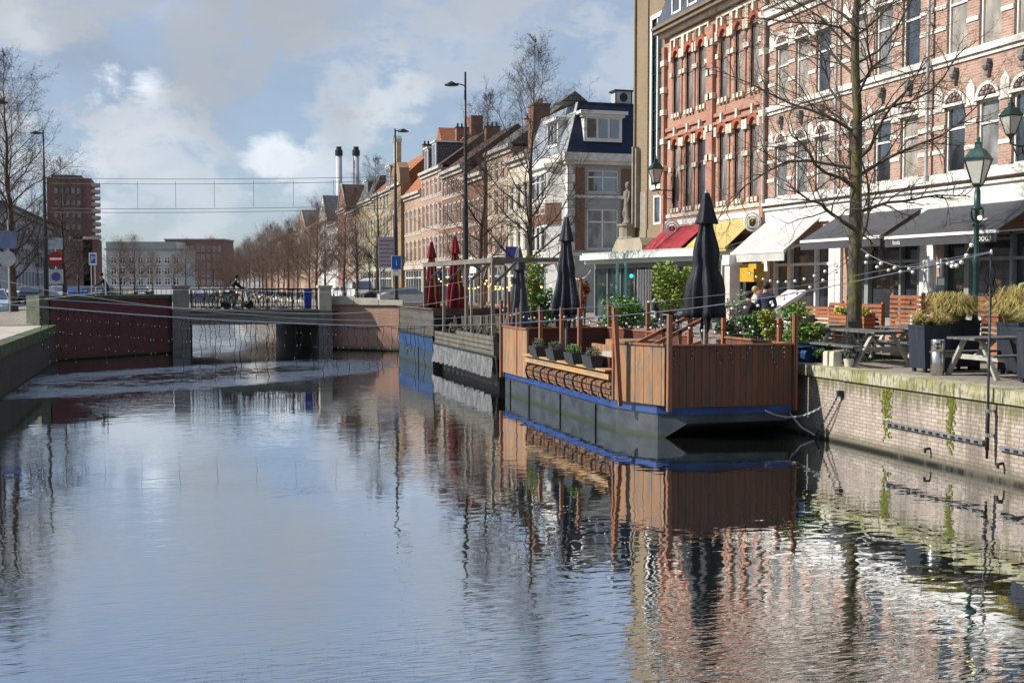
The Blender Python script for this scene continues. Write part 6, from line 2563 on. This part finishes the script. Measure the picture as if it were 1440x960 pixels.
    b.build('face', [skm, mat('eye_lip', (.09, .03, .025), .5)], r)
    return r


ST = dict(pelvis=(0, 0, .95), waist=(0, 0, 1.12), chest=(0, 0, 1.34), neck=(0, 0, 1.5), head=(0, -.01, 1.6), crown=(0, -.005, 1.7),
          shL=(.17, 0, 1.42), elL=(.25, .03, 1.14), wrL=(.22, -.12, .95), shR=(-.17, 0, 1.42), elR=(-.25, .03, 1.14), wrR=(-.2, -.15, .98),
          hipL=(.09, 0, .9), knL=(.1, -.02, .5), anL=(.11, .02, .09), toL=(.13, -.13, .04), hipR=(-.09, 0, .9), knR=(-.1, -.02, .5), anR=(-.11, .02, .09), toR=(-.13, -.13, .04))
SI = dict(pelvis=(0, .05, .56), waist=(0, .05, .72), chest=(0, .0, .95), neck=(0, -.03, 1.1), head=(0, -.06, 1.2), crown=(0, -.06, 1.3),
          shL=(.17, 0, 1.02), elL=(.24, -.1, .8), wrL=(.14, -.33, .8), shR=(-.17, 0, 1.02), elR=(-.24, -.1, .8), wrR=(-.14, -.33, .8),
          hipL=(.09, 0, .53), knL=(.12, -.42, .52), anL=(.12, -.42, .09), toL=(.13, -.56, .04), hipR=(-.09, 0, .53), knR=(-.12, -.42, .52), anR=(-.12, -.38, .09), toR=(-.13, -.52, .04))
RI = dict(pelvis=(0, .18, .98), waist=(0, .12, 1.13), chest=(0, -.02, 1.34), neck=(0, -.1, 1.48), head=(0, -.14, 1.58), crown=(0, -.14, 1.68),
          shL=(.17, -.04, 1.41), elL=(.22, -.24, 1.2), wrL=(.2, -.45, 1.1), shR=(-.17, -.04, 1.41), elR=(-.22, -.24, 1.2), wrR=(-.2, -.45, 1.1),
          hipL=(.09, .14, .94), knL=(.11, -.2, .72), anL=(.1, -.02, .38), toL=(.1, -.16, .33), hipR=(-.09, .14, .94), knR=(-.11, -.1, .55), anR=(-.1, .1, .2), toR=(-.1, -.04, .15))
navy = mat('navy_jacket', (.03, .035, .07), .85, var=.2, vs=4)
jean = mat('dark_jeans', (.03, .035, .05), .85)
dk = mat('black_coat', (.012, .012, .014), .8)
p = dep(1078, 398, 30)
ST2 = dict(ST, wrL=(.12, -.2, 1.1), wrR=(-.1, -.22, 1.08))
person('standing person in a navy jacket seen from behind, between the terrace and the cafe', (p.x, p.y, QZ), PI - .5, ST2, navy, jean, 'dark')
person('person with orange-brown hair and black top sitting before the slatted fence', (16.05, 28.95, QZ + .0), PI + .3, {k: (v[0], v[1], v[2] + (.16 if k[:2] not in ('an', 'to') else 0)) for k, v in SI.items()}, dk, jean, 'orange', True)
person('dark haired person in black sitting left of the orange-haired person', (15.45, 28.6, QZ), 2.0, {k: (v[0], v[1], v[2] + (.14 if k[:2] not in ('an', 'to') else 0)) for k, v in SI.items()}, dk, jean, 'dark')
person('fair haired person in a pale top left of the person in the navy jacket', (pos(1062, 30.5)[0], 30.5, QZ), 1.5, ST, mat('pale_top', (.5, .46, .42), .8), jean, 'blond', scale=.93)
for s, (x, y) in enumerate(((16.05, 28.95), (15.45, 28.6))):
    r = thing('bar_stool', ['black stool under the orange-haired person', 'black stool under the dark haired sitting person'][s], 'stool', (x + (0.0 if s == 0 else -.04), y - .05 * (1 - s), QZ))
    b = MB(); b.lathe([(.17, .55), (.18, .58), (.17, .6)], 14); b.build('seat', M['black'], r)
    for k in range(4):
        t = PI / 4 + k * PI / 2
        b = MB(); b.bar((.11 * math.cos(t), .11 * math.sin(t), .55), (.2 * math.cos(t), .2 * math.sin(t), 0), .025, .025); b.build('leg', M['iron'], r)
q = dep(922, 398, 43.5)
person('person in a black coat in front of the glass pavilion left of the yellow-green bush', (q.x, q.y, QZ), .6, dict(ST, wrL=(.1, -.35, 1.15), wrR=(-.1, -.38, 1.2)), dk, dk, 'dark')


# ================================================================== BICYCLES
def bicycle(label, loc, rz, fm, group='bicycles parked along the bridge railing'):
    """along local y, front at -y"""
    r = thing('bicycle', label, 'bicycle', loc, rz, group)
    for y in (-.52, .5):
        b = MB()
        n = 20
        pts = [(0, y + .33 * math.cos(2 * PI * k / n), .35 + .33 * math.sin(2 * PI * k / n)) for k in range(n + 1)]
        b.tube(pts, .02, 5, cap=False)
        w = b.build('wheel', M['rubber'], r)
        b = MB()
        for k in range(8):
            t = 2 * PI * k / 8
            b.bar((0, y, .35), (0, y + .32 * math.cos(t), .35 + .32 * math.sin(t)), .004, .004)
        b.lathe([(.02, -.04), (.02, .04)], 6, (0, y, .35))
        b.build('spokes', M['lgrey'], w)
    b = MB()
    A, B_, H_, S_, F_ = (0, .5, .35), (0, .03, .3), (0, -.38, .82), (0, .16, .85), (0, -.52, .35)
    for a, c in ((A, B_), (B_, (0, -.36, .75)), (B_, S_), (A, (0, .13, .76)), (H_, F_), ((0, .12, .62), (0, -.38, .8))):
        b.tube([a, c], .017, 6)
    b.build('frame', fm, r)
    b = MB(); b.tube([H_, (0, -.36, 1.02)], .013, 6); b.tube([(-.27, -.16, 1.0), (-.24, -.3, 1.04), (0, -.36, 1.04), (.24, -.3, 1.04), (.27, -.16, 1.0)], .013, 6); b.build('handlebar', M['lgrey'], r)
    b = MB(); b.prism([(-.03, -.02), (.03, -.02), (.1, .2), (.08, .27), (-.08, .27), (-.1, .2)], 'z', .9, .96); b.tube([S_, (0, .16, .92)], .014, 6)
    o = b.build('saddle', M['rubber'], r)
    b = MB(); b.box(-.07, .07, .3, .68, .73, .75); b.bar((-.05, .6, .73), (-.05, .5, .35), .012, .012); b.bar((.05, .6, .73), (.05, .5, .35), .012, .012); b.build('rack', fm, r)
    return r


bk = bicycle('black bicycle with large wheels at the right end of the bridge railing', (5.7, 56.0, BZ), PI / 2 + .05, M['iron'])
rr = random.Random(9)
bl = mat('bike_blue', (.02, .12, .4), .4)
cols = [M['iron'], bl, M['lgrey'], M['iron'], mat('bike_green', (.03, .12, .06), .4), M['iron'], M['lgrey'], bl]
labs = ['black bicycle second from the right end of the bridge railing', 'blue bicycle right of the middle of the bridge railing', 'silver bicycle at the middle of the bridge railing', 'black bicycle just right of the white scooter',
        'green bicycle left of the white scooter on the bridge', 'black bicycle third from the left pylon', 'silver bicycle second from the left pylon', 'blue bicycle nearest the left pylon']
xs_ = [4.9, 4.5, 4.1, 3.5, 2.5, 2.1, 1.7, 1.3]
for i in range(8):
    d = dup(bk, (xs_[i], 56.15 + rr.uniform(-.1, .5), BZ), PI / 2 + rr.uniform(-.5, .9) if i else PI / 2 + .1, labs[i])
    for ch in d.children:
        if ch.name.startswith(('frame', 'rack')):
            ch.data = ch.data.copy(); ch.data.materials[0] = cols[i]
# scooter with rider
r = thing('scooter', 'white motor scooter on the bridge under the bending person', 'scooter', (3.05, 56.6, BZ), PI / 2 + .2)
for y in (-.6, .5):
    b = MB(); b.lathe([(.22, -.05), (.22, .05)], 16); o = b.build('wheel', M['rubber'], r, loc=(0, y, .22)); o.rotation_euler = (0, PI / 2, 0)
b = MB()
b.prism([(.7, .45), (.75, .7), (.1, .75), (.0, .5), (.0, .28), (.3, .25)], 'x', -.16, .16)
b.prism([(-.5, .25), (.05, .22), (.05, .3), (-.45, .33)], 'x', -.16, .16)
b.prism([(-.62, .4), (-.5, .3), (-.38, .95), (-.5, 1.0)], 'x', -.2, .2)
b.build('body', M['white'], r)
b = MB(); b.prism([(.7, .72), (.68, .82), (.1, .84), (.08, .75)], 'x', -.14, .14); b.build('saddle', M['rubber'], r)
b = MB(); b.tube([(-.3, -.38, 1.02), (0, -.44, 1.05), (.3, -.38, 1.02)], .018, 6); b.build('handlebar', M['rubber'], r)
person('dark dressed person bending forward over the white scooter on the bridge', (3.05, 56.6, BZ), PI / 2 + .2, {k: (v[0], v[1] + .12, max(.04, v[2] - .1)) for k, v in RI.items()}, dk, jean, 'dark')
# cyclist on the left
b2 = dup(bk, (-3.1, 58.5, BZ), -PI / 2 + .1, 'bicycle ridden by the dark dressed cyclist left of the bridge')
del b2['group']
person('cyclist in a dark coat riding behind the left bridge wall', (-3.1, 58.5, BZ), -PI / 2 + .1, RI, dk, jean, 'dark')
r = thing('blue_container', 'bright blue plastic container beside the right bridge pylon', 'container', (6.4, 56.1, BZ))
b = MB(); b.prism([(-.15, 0), (.15, 0), (.18, .9), (-.18, .9)], 'y', -.2, .2); b.build('body', mat('bright_blue_plastic', (.012, .025, .33), .4, var=.1), r)
b = MB(); b.prism([(-.2, .9), (.2, .9), (.15, .98), (-.15, .98)], 'y', -.22, .22); b.build('lid', MATS['bright_blue_plastic'], r)


# ================================================================== CARS
def car(label, loc, rz, paint, kind='car'):
    """length along local y, front at -y"""
    r = thing('parked_car' if kind == 'car' else 'parked_van', label, kind, loc, rz)
    b = MB()
    if kind == 'car':
        prof = [(-2.05, .3), (-2.1, .6), (-1.95, .78), (-1.1, .92), (-.45, 1.4), (.9, 1.45), (1.7, 1.05), (2.05, .95), (2.1, .5), (2.0, .28)]
    else:
        prof = [(-2.4, .3), (-2.45, .8), (-2.2, 1.1), (-1.5, 1.95), (-1.2, 2.1), (2.4, 2.1), (2.45, .4), (2.35, .3)]
    W0, W1 = .86, .66 if kind == 'car' else .82
    zc = .95
    def hw(z): return W0 if z <= zc else W0 + (W1 - W0) * (z - zc) / (max(p_[1] for p_ in prof) - zc)
    n = len(prof)
    k = len(b.v)
    for s in (-1, 1):
        b.v += [(s * hw(z), y, z) for (y, z) in prof]
    b.f.append(tuple(range(n))); b.m.append(0)
    b.f.append(tuple(range(n, 2 * n))[::-1]); b.m.append(0)
    for i in range(n):
        j = (i + 1) % n
        b.f.append((i, n + i, n + j, j)); b.m.append(0)
    b.build('body', paint, r)
    g = MB()
    for s in (-1, 1):
        if kind == 'car':
            q = [(-.95, .98), (-.42, 1.36), (.85, 1.4), (1.5, 1.04), (1.4, .98)]
        else:
            q = [(-2.0, 1.2), (-1.5, 1.85), (-.6, 1.85), (-.6, 1.2)]
        g.face([(s * (hw(z) + .012), y, z) for (y, z) in q])
    if kind == 'car':
        for (a, c) in (((-1.08, .95), (-.48, 1.37)), ((.95, 1.42), (1.66, 1.08))):
            g.face([(-hw(a[1]) * .9, a[0], a[1] + .02), (hw(a[1]) * .9, a[0], a[1] + .02), (hw(c[1]) * .9, c[0], c[1] + .02), (-hw(c[1]) * .9, c[0], c[1] + .02)])
    else:
        g.face([(-.7, -2.16, 1.17), (.7, -2.16, 1.17), (.66, -1.54, 1.92), (-.66, -1.54, 1.92)])
    g.build('windows', M['glass'], r)
    for y in (-1.35, 1.35):
        for s in (-1, 1):
            w = MB(); w.lathe([(.31, -.1), (.32, -.08), (.32, .08), (.31, .1)], 16); w.lathe([(.18, .1), (.16, .11)], 10, m=1)
            o = w.build('wheel', [M['rubber'], M['lgrey']], r, loc=(s * .8, y, .32)); o.rotation_euler = (0, s * PI / 2, 0)
    for s in (-1, 1):
        l_ = MB(); l_.box(s * .72 - .13, s * .72 + .13, prof[1][0] - .01, prof[1][0] + .1, .62, .76); l_.build('headlight', M['white'], r)
        l_ = MB(); l_.box(s * .74 - .1, s * .74 + .1, 2.02 if kind == 'car' else 2.4, 2.12 if kind == 'car' else 2.47, .7, .86); l_.build('tail_light', red, r)
    return r


def paint(n, c):
    return mat(n, c, .25, .0, var=.04, spec=.7)


sil, blu, wht, blk_, gry = paint('silver_paint', (.45, .48, .5)), paint('car_blue', (.03, .12, .4)), paint('white_car', (.7, .7, .7)), paint('black_car', (.02, .022, .025)), paint('grey_car', (.15, .17, .2))
car('pale blue-grey car cut by the left edge', (pos(-4, 62)[0] - .3, 62, QZ + .01), .1, paint('ice_blue', (.35, .5, .65)))
for i, (px, Y_, m_, lab) in enumerate(((30, 110, wht, 'white car behind the left tall tree trunk'), (46, 104, blk_, 'dark car in front of the office block left of the lamp post'), (62, 112, sil, 'silver-blue car just left of the left bank lamp post'),
                                     (83, 120, sil, 'silver car just right of the left bank lamp post'), (107, 116, blu, 'blue car right of the left bank tree'), (123, 128, gry, 'grey car left of the parking sign'),
                                     (137, 150, wht, 'white car behind the parking sign'), (152, 170, gry, 'grey car beyond the cyclist'), (200, 190, wht, 'white car on the left bank below the pale office building'))):
    car(lab, (pos(px, Y_)[0], Y_, QZ + .01), rr.uniform(-.2, .2) if i % 2 else PI + rr.uniform(-.2, .2), m_)
car('white van parked beyond the bridge on the right bank', (pos(505, 108)[0], 108, QZ + .01), .15, wht, 'van')
car('white car beyond the bridge left of the white van', (pos(486, 116)[0], 116, QZ + .01), .1, wht)
car('dark car just right of the tree beyond the bridge', (pos(549, 84)[0], 84, QZ + .01), PI / 2, blk_)
car('silver car behind the lamp post by the bridge', (pos(566, 76)[0] + 1, 79, QZ + .01), PI / 2, sil)

# small signboards and shop signs on the far side
r = thing('shop_sign', 'white wall sign with dark number between the red parasols', 'sign', (22.25, 84.4, QZ), -PI / 2)
b = MB(); b.box(-.9, .9, -.08, 0, 2.5, 3.7); b.build('board', M['white'], r)
text('lettering', '1 757', .55, r, (0, -.1, 3.25), (PI / 2, 0, 0), M['black'])
r = thing('shop_sign', 'blue shop front panel left of the red parasols', 'sign', (22.2, 97, QZ), -PI / 2)
b = MB(); b.box(-1.2, 1.2, -.1, 0, .3, 3.0); b.build('board', mat('shop_blue', (.02, .08, .25), .5), r)
r = thing('shop_sign', 'small blue hanging sign above the grey parasol', 'sign', (21.2, 70.5, QZ + 3.3))
b = MB(); b.box(-.5, .5, -.05, .05, 0, .8); b.build('board', mat('deep_blue', (.015, .02, .2), .5), r)
b = MB(); b.bar((.5, 0, .6), (1.4, 0, .6), .04, .04); b.build('bracket', M['iron'], r)

# ================================================================== CABLES, STRING LIGHTS, CHAIN
cw = mat('pale_cable', (.42, .44, .46), .5, var=.15, vs=6)
cb_ = mat('dark_cable', (.008, .008, .009), .8, spec=.1)
bulbm = mat('bulb_glass', (.75, .72, .66), .3, var=.05)
warm = emis('lit_bulb', (1, .55, .15), 2.5)
# the thin pole fixed to the canal wall that carries the cables
PA = Vector((12.86, yat(1393, 12.86), 0))
r = thing('light_pole', 'thin black pole clamped to the canal wall, carrying the string light cables', 'pole', (PA.x, PA.y, 0))
b = MB(); b.lathe([(.022, .36), (.022, .5), (.034, .5), (.034, 1.15), (.026, 1.16), (.02, 1.3), (.02, 3.72)], 10); b.build('shaft', M['iron'], r, True)
b = MB(); b.lathe([(.04, .72), (.04, .78)], 10); b.lathe([(.04, 1.12), (.04, 1.18)], 10); b.box(0, .14, -.02, .02, .72, .76); b.box(0, .14, -.02, .02, 1.13, 1.17); b.build('clamp', M['steel'], r)
b = MB(); b.lathe([(.018, 3.7), (.02, 3.78), (.006, 3.8)], 8); b.build('tip', M['white'], r)
b = MB()
rr = random.Random(6)
for k in range(10):
    a = k * 1.3
    b.tube([(.03 * math.cos(a), .03 * math.sin(a), 3.6 - k * .05), (.1 * math.cos(a), .1 * math.sin(a), 3.4 - k * .05), (.03, 0, 3.2 - k * .04)], .008, 4)
b.build('cable_coil', cb_, r)
PT_ = Vector((PA.x, PA.y, 3.7))


def pxcable(pxpts, A, B, rad, m, label, cat='cable', name='cable', n=6, smooth=5):
    """cable hanging in the vertical plane through A and B; heights read from the photo"""
    out = []
    dA = Vector((B.x - A.x, B.y - A.y))
    for (px, py) in pxpts:
        d = pxdir(px, py)
        # A + t dA = s d
        det = dA.x * (-d.y) + d.x * dA.y
        t = ((-A.x) * (-d.y) - (-d.x) * (-A.y)) / det
        P = Vector((A.x + dA.x * t, A.y + dA.y * t, 0))
        s_ = (P.x / d.x) if abs(d.x) > abs(d.y) * .2 else P.y / d.y
        P.z = CAMZ + d.z * s_
        out.append(P)
    if B.y < 20:
        out.insert(0, Vector((B.x, B.y, out[0].z + .12)))
    # Catmull-Rom
    res = []
    for i in range(len(out) - 1):
        p0, p1, p2, p3 = out[max(0, i - 1)], out[i], out[i + 1], out[min(len(out) - 1, i + 2)]
        for k in range(smooth):
            t = k / smooth
            res.append(.5 * ((2 * p1) + (p2 - p0) * t + (2 * p0 - 5 * p1 + 4 * p2 - p3) * t * t + (3 * p1 - p0 - 3 * p2 + p3) * t ** 3))
    res.append(out[-1])
    r = thing(name, label, cat, tuple(res[0]))
    b = MB(); b.tube([q - res[0] for q in res], rad, 6)
    b.build('strand', m, r)
    return r, res


LE = Vector((LX - .6, 15.2, 0))
c1, r1 = pxcable([(-60, 421), (0, 427), (100, 435), (200, 443), (330, 451), (480, 457), (560, 458), (690, 456), (800, 449), (900, 441), (1000, 430), (1130, 410), (1230, 390), (1330, 369), (1393, 355)], PA, LE, .0085, cw, 'thick pale cable sagging right across the canal in front of both boats')
LE2 = Vector((LX - .6, 16.4, 0))
c2, r2 = pxcable([(-60, 412), (0, 417), (120, 424), (230, 432), (330, 441), (450, 449), (600, 449), (760, 437), (880, 428), (1000, 416), (1130, 401), (1230, 382), (1330, 364), (1393, 354)], PA + Vector((0, .02, 0)), LE2, .0042, cw, 'thinner pale cable just above the thick one across the canal')
LE3 = Vector((LX - .6, 38.0, 0))
c3, r3 = pxcable([(-60, 388), (0, 394), (60, 407), (130, 418), (220, 430), (330, 437), (470, 441), (560, 434), (640, 421), (700, 407)], Vector((11.0, 33.2, 0)), LE3, .008, cw, 'pale cable rising from the left bank to the poles between the boats')
c4, r4 = pxcable([(-60, 432), (65, 420), (150, 411), (300, 407), (480, 411), (620, 401), (712, 382)], Vector((12.2, 37.6, 0)), Vector((LX - .6, 48, 0)), .006, cw, 'slack thin cable passing over the bridge wall toward the pergola')


for (res_, lab) in (([r1[0], r2[0]], 'thin black pole on the left bank holding the near cables, out of frame'), ([r3[0], r4[0]], 'thin black pole on the left bank holding the rear cables, out of frame')):
    q_ = res_[0]
    rp = thing('light_pole', lab, 'pole', (q_.x, q_.y, QZ))
    b = MB(); b.lathe([(.03, 0), (.025, q_.z - QZ + .1)], 8); b.build('shaft', M['iron'], rp)
    if (res_[1] - q_).length < 12:
        b = MB(); b.bar((0, 0, q_.z - QZ), tuple(res_[1] - q_ + Vector((0, 0, q_.z - QZ))), .012, .012); b.build('tie', M['iron'], rp)


def at_px(res, px):
    """point on a cable seen at photo column px"""
    best = None
    for a, c in zip(res[:-1], res[1:]):
        for t in (0, .25, .5, .75):
            q = a.lerp(c, t)
            v = CM.transposed() @ (q - Vector((0, 0, CAMZ)))
            x = 720 + FPX * v.x / -v.z
            if best is None or abs(x - px) < best[0]:
                best = (abs(x - px), q)
    return best[1]


# curtain of hanging light strands under the thick cable
cur = thing('light_curtain', 'curtain of dark icicle light strands with tiny white bulbs hanging before the bridge', 'string lights', tuple(at_px(r1, 300)))
base = Vector(cur.location)
rr = random.Random(12)
px = 58
k = 0
while px < 600:
    q = at_px(r1, px) - base
    ln = rr.uniform(.28, .85)
    pts = [q]
    x, y = q.x, q.y
    n = int(ln / .045) + 2
    ph, fq = rr.uniform(0, 6), rr.uniform(5, 11)
    am_ = rr.uniform(.005, .014)
    for i in range(1, n):
        z = q.z - ln * i / (n - 1)
        pts.append(Vector((x + am_ * math.sin(ph + i * .9) + .006 * rr.gauss(0, 1), y + am_ * math.cos(ph + i * 1.1), z)))
    b = MB(); b.tube(pts, .0034, 4)
    # tiny bulbs stay inside their strand
    for i in range(3, n, 4):
        b.ball((pts[i].x + rr.uniform(-.02, .02), pts[i].y, pts[i].z), .005, 1, 6)
    b.build('strand', [cb_, bulbm], cur)
    px += rr.uniform(5, 13)
    k += 1
b = MB()
for i in range(9):
    a, c = at_px(r1, 60 + i * 60) - base, at_px(r1, 120 + i * 60) - base
    m_ = (a + c) / 2 - Vector((0, 0, .1))
    P_ = [a.lerp(m_, t / 5) * (1 - t / 5) + m_.lerp(c, t / 5) * (t / 5) for t in range(6)]
    b.tube(P_, .0038, 4)
b.build('festoon', cb_, cur)


def bulbstring(label, pts, sag, nb, lit=False, r_=.028, m=None):
    a0 = Vector(pts[0])
    r = thing('string_lights', label, 'string lights', tuple(a0))
    P_ = []
    for i in range(len(pts) - 1):
        a, c = Vector(pts[i]) - a0, Vector(pts[i + 1]) - a0
        for k in range(8):
            t = k / 8
            q = a.lerp(c, t); q.z -= 4 * sag * t * (1 - t)
            P_.append(q)
    P_.append(Vector(pts[-1]) - a0)
    b = MB(); b.tube(P_, .007, 4); b.build('cord', m or cb_, r)
    for k in range(nb):
        t = (k + .5) / nb * (len(P_) - 1)
        i = int(t)
        q = P_[i].lerp(P_[min(i + 1, len(P_) - 1)], t - i)
        b = MB(); b.ball((q.x, q.y, q.z - .06), r_, 0, 8); b.lathe([(.012, -.03), (.012, 0)], 6, tuple(q), 1)
        b.build('bulb', [warm if lit else bulbm, cb_], r)
    return r


P_ = posts
bulbstring('string of white bulbs along the canal side posts of the terrace boat', [(9.25, 31.95, 2.6), (9.3, 30.5, 2.5), (9.36, 28.6, 2.5), (9.36, 26.9, 2.55), (9.36, 25.6, 2.55), (9.3, 23.22, 2.45), (9.2, 22.8, 2.55), (9.83, 21.5, 2.5)], .16, 30)
bulbstring('string of white bulbs along the quay side posts of the terrace boat', [(12.6, 31.9, 2.5), (12.6, 29, 2.5), (12.6, 26.3, 2.5), (12.55, 24.4, 2.6), (12.6, 21.9, 2.45)], .2, 20)
bulbstring('string of white bulbs across the bow of the terrace boat', [(9.83, 21.5, 2.5), (12.6, 21.7, 2.42)], .2, 9)
tx, ty = pos(1203, 25.0)[0], 25.0
q0 = dep(1203, 398, 27.0)
lp = dep(1370, 340, 23.0)
bulbstring('string of large bulbs from the big tree to the lantern post', [(q0.x, q0.y - .2, 4.05), (16.5, 21.5, 3.8), (lp.x, lp.y, 4.2)], .3, 12, r_=.05, m=cw)
bulbstring('lower string of large bulbs between the big tree and the lantern post', [(q0.x, q0.y - .2, 3.85), (lp.x, lp.y, 3.95)], .35, 9, r_=.042)
bulbstring('string of bulbs from the big tree to the white awning', [(q0.x, q0.y, 4.0), (19.4, 36.0, 3.7)], .5, 12, r_=.045)
bulbstring('string of bulbs from the terrace corner to the big tree', [(12.6, 24.4, 2.7), (q0.x, q0.y, 3.9)], .3, 10, r_=.042)
bulbstring('string of bulbs from the terrace to the glass pavilion', [(12.6, 29, 2.8), (18.5, 41, 3.8)], .4, 14, r_=.042)
bulbstring('string of bulbs between the pergola and the pavilion', [(12.25, 35, 3.8), (17.9, 47.5, 3.9)], .4, 16, r_=.042)
bulbstring('warm glowing string lights along the quay behind the red parasols', [(13.4, 44, 3.4), (13.4, 49, 3.3), (13.4, 54, 3.4), (13.8, 60, 3.6)], .3, 26, lit=True, r_=.042)
bulbstring('warm glowing string lights under the pergola', [(12.3, 35, 3.5), (12.3, 41, 3.4), (12.3, 45, 3.5)], .3, 12, lit=True, r_=.04)

# mooring chain from the bow to the wall ring
def chain(A, B, sag, label, m=None, lk=.05):
    A, B = Vector(A), Vector(B)
    r = thing('mooring_chain', label, 'chain', tuple(A))
    L = (B - A).length
    n = int(L / lk)
    b = MB()
    for k in range(n):
        t = (k + .5) / n
        q = (B - A) * t; q.z -= 4 * sag * t * (1 - t)
        t2 = min(1, t + .5 / n)
        d = ((B - A) + Vector((0, 0, -4 * sag * (1 - 2 * t)))).normalized()
        o_ = d.orthogonal().normalized() if k % 2 else d.cross(d.orthogonal()).normalized()
        pts = [q + d * math.cos(a) * lk * .72 + o_ * math.sin(a) * lk * .36 for a in [2 * PI * i / 6 for i in range(7)]]
        b.tube(pts, .009, 4, cap=False)
    b.build('links', m or M['lgrey'], r)
    return r


RG = (RING.x, RING.y, RING.z)
p0 = dep(1072, 578, 23.9)
chain((12.0, 21.38, .56), RG, .28, 'grey mooring chain from the terrace boat bow to the ring in the canal wall')
chain((12.9, 20.93, .02), (RG[0], RG[1], RG[2] - .02), .03, 'slack dark chain hanging from the wall ring into the water', M['iron'])
b = MB(); b.tube([(12.62, 21.5, .5), (12.8, 21.3, .2), (12.96, 21.0, .05)], .02, 6)
tag(b.build('rope', M['lgrey']), 'pale rope running from the terrace boat corner down the wall', 'rope')

# icicle strands and leaves on the bow fence
r = thing('light_garland', 'short tangled strands of fairy lights hanging on the bow fence of the terrace boat', 'string lights', (9.9, 21.3, 1.95))
rr = random.Random(2)
for k in range(7):
    x = -.05 + k * .42 + rr.uniform(-.1, .1)
    yy = .27 - x * .08 - (.06 if x > .1 else 0)
    pts = [Vector((x, yy - .06, 0))]
    for i in range(rr.randint(4, 10)):
        pts.append(pts[-1] + Vector((rr.gauss(0, .03), rr.gauss(0, .004), -.05)))
    b = MB(); b.tube(pts, .005, 4)
    for q in pts[1::2]:
        b.ball(tuple(q + Vector((0, -.012, 0))), .010, 1, 6)
    b.build('strand', [cb_, bulbm], r)

# benches, tables and dining clutter on the far boat quay side
for i, (x, y, lab) in enumerate(((13.6, 52.0, 'white cafe chair on the quay left of the red parasols'), (14.2, 50.6, 'white cafe chair on the quay beside the left red parasol'), (14.0, 47.6, 'white cafe chair on the quay between the red parasols'))):
    chair(lab, (x, y, QZ + .012), i, M['white'], 'white chairs on the quay by the red parasols')
r = thing('lounge_bench', 'pink and white slatted bench behind the pergola', 'bench', (13.6, 41.5, QZ))
for k in range(5):
    pass
b = MB()
for k in range(4):
    b.box(-.2, .3, 0, 2.2, .42 + k * .0, .46)
b.build('seat', mat('rose_wood', (.4, .2, .17), .8), r)
b = MB()
for k in range(5):
    b.box(.3, .33, 0, 2.2, .5 + k * .13, .58 + k * .13)
b.build('backrest', M['white'], r)
for y in (.1, 2.05):
    b = MB(); b.box(-.18, .3, y, y + .06, 0, .42); b.build('leg', M['iron'], r)
grassm = mat('lawn_green', (.03, .09, .015), .9, var=.4, vs=20)
g = MB()
rr = random.Random(77)
for k in range(2600):
    x = q0.x + rr.uniform(-.9, .9); y = q0.y + rr.uniform(-1.2, .9)
    h_ = rr.uniform(.03, .08)
    g.face([(x, y, QZ), (x + .02, y + .01, QZ), (x + rr.uniform(-.02, .03), y, QZ + h_)])
tag(g.build('grass', grassm), kind='stuff', label='short grass in the tree pit', cat='grass')
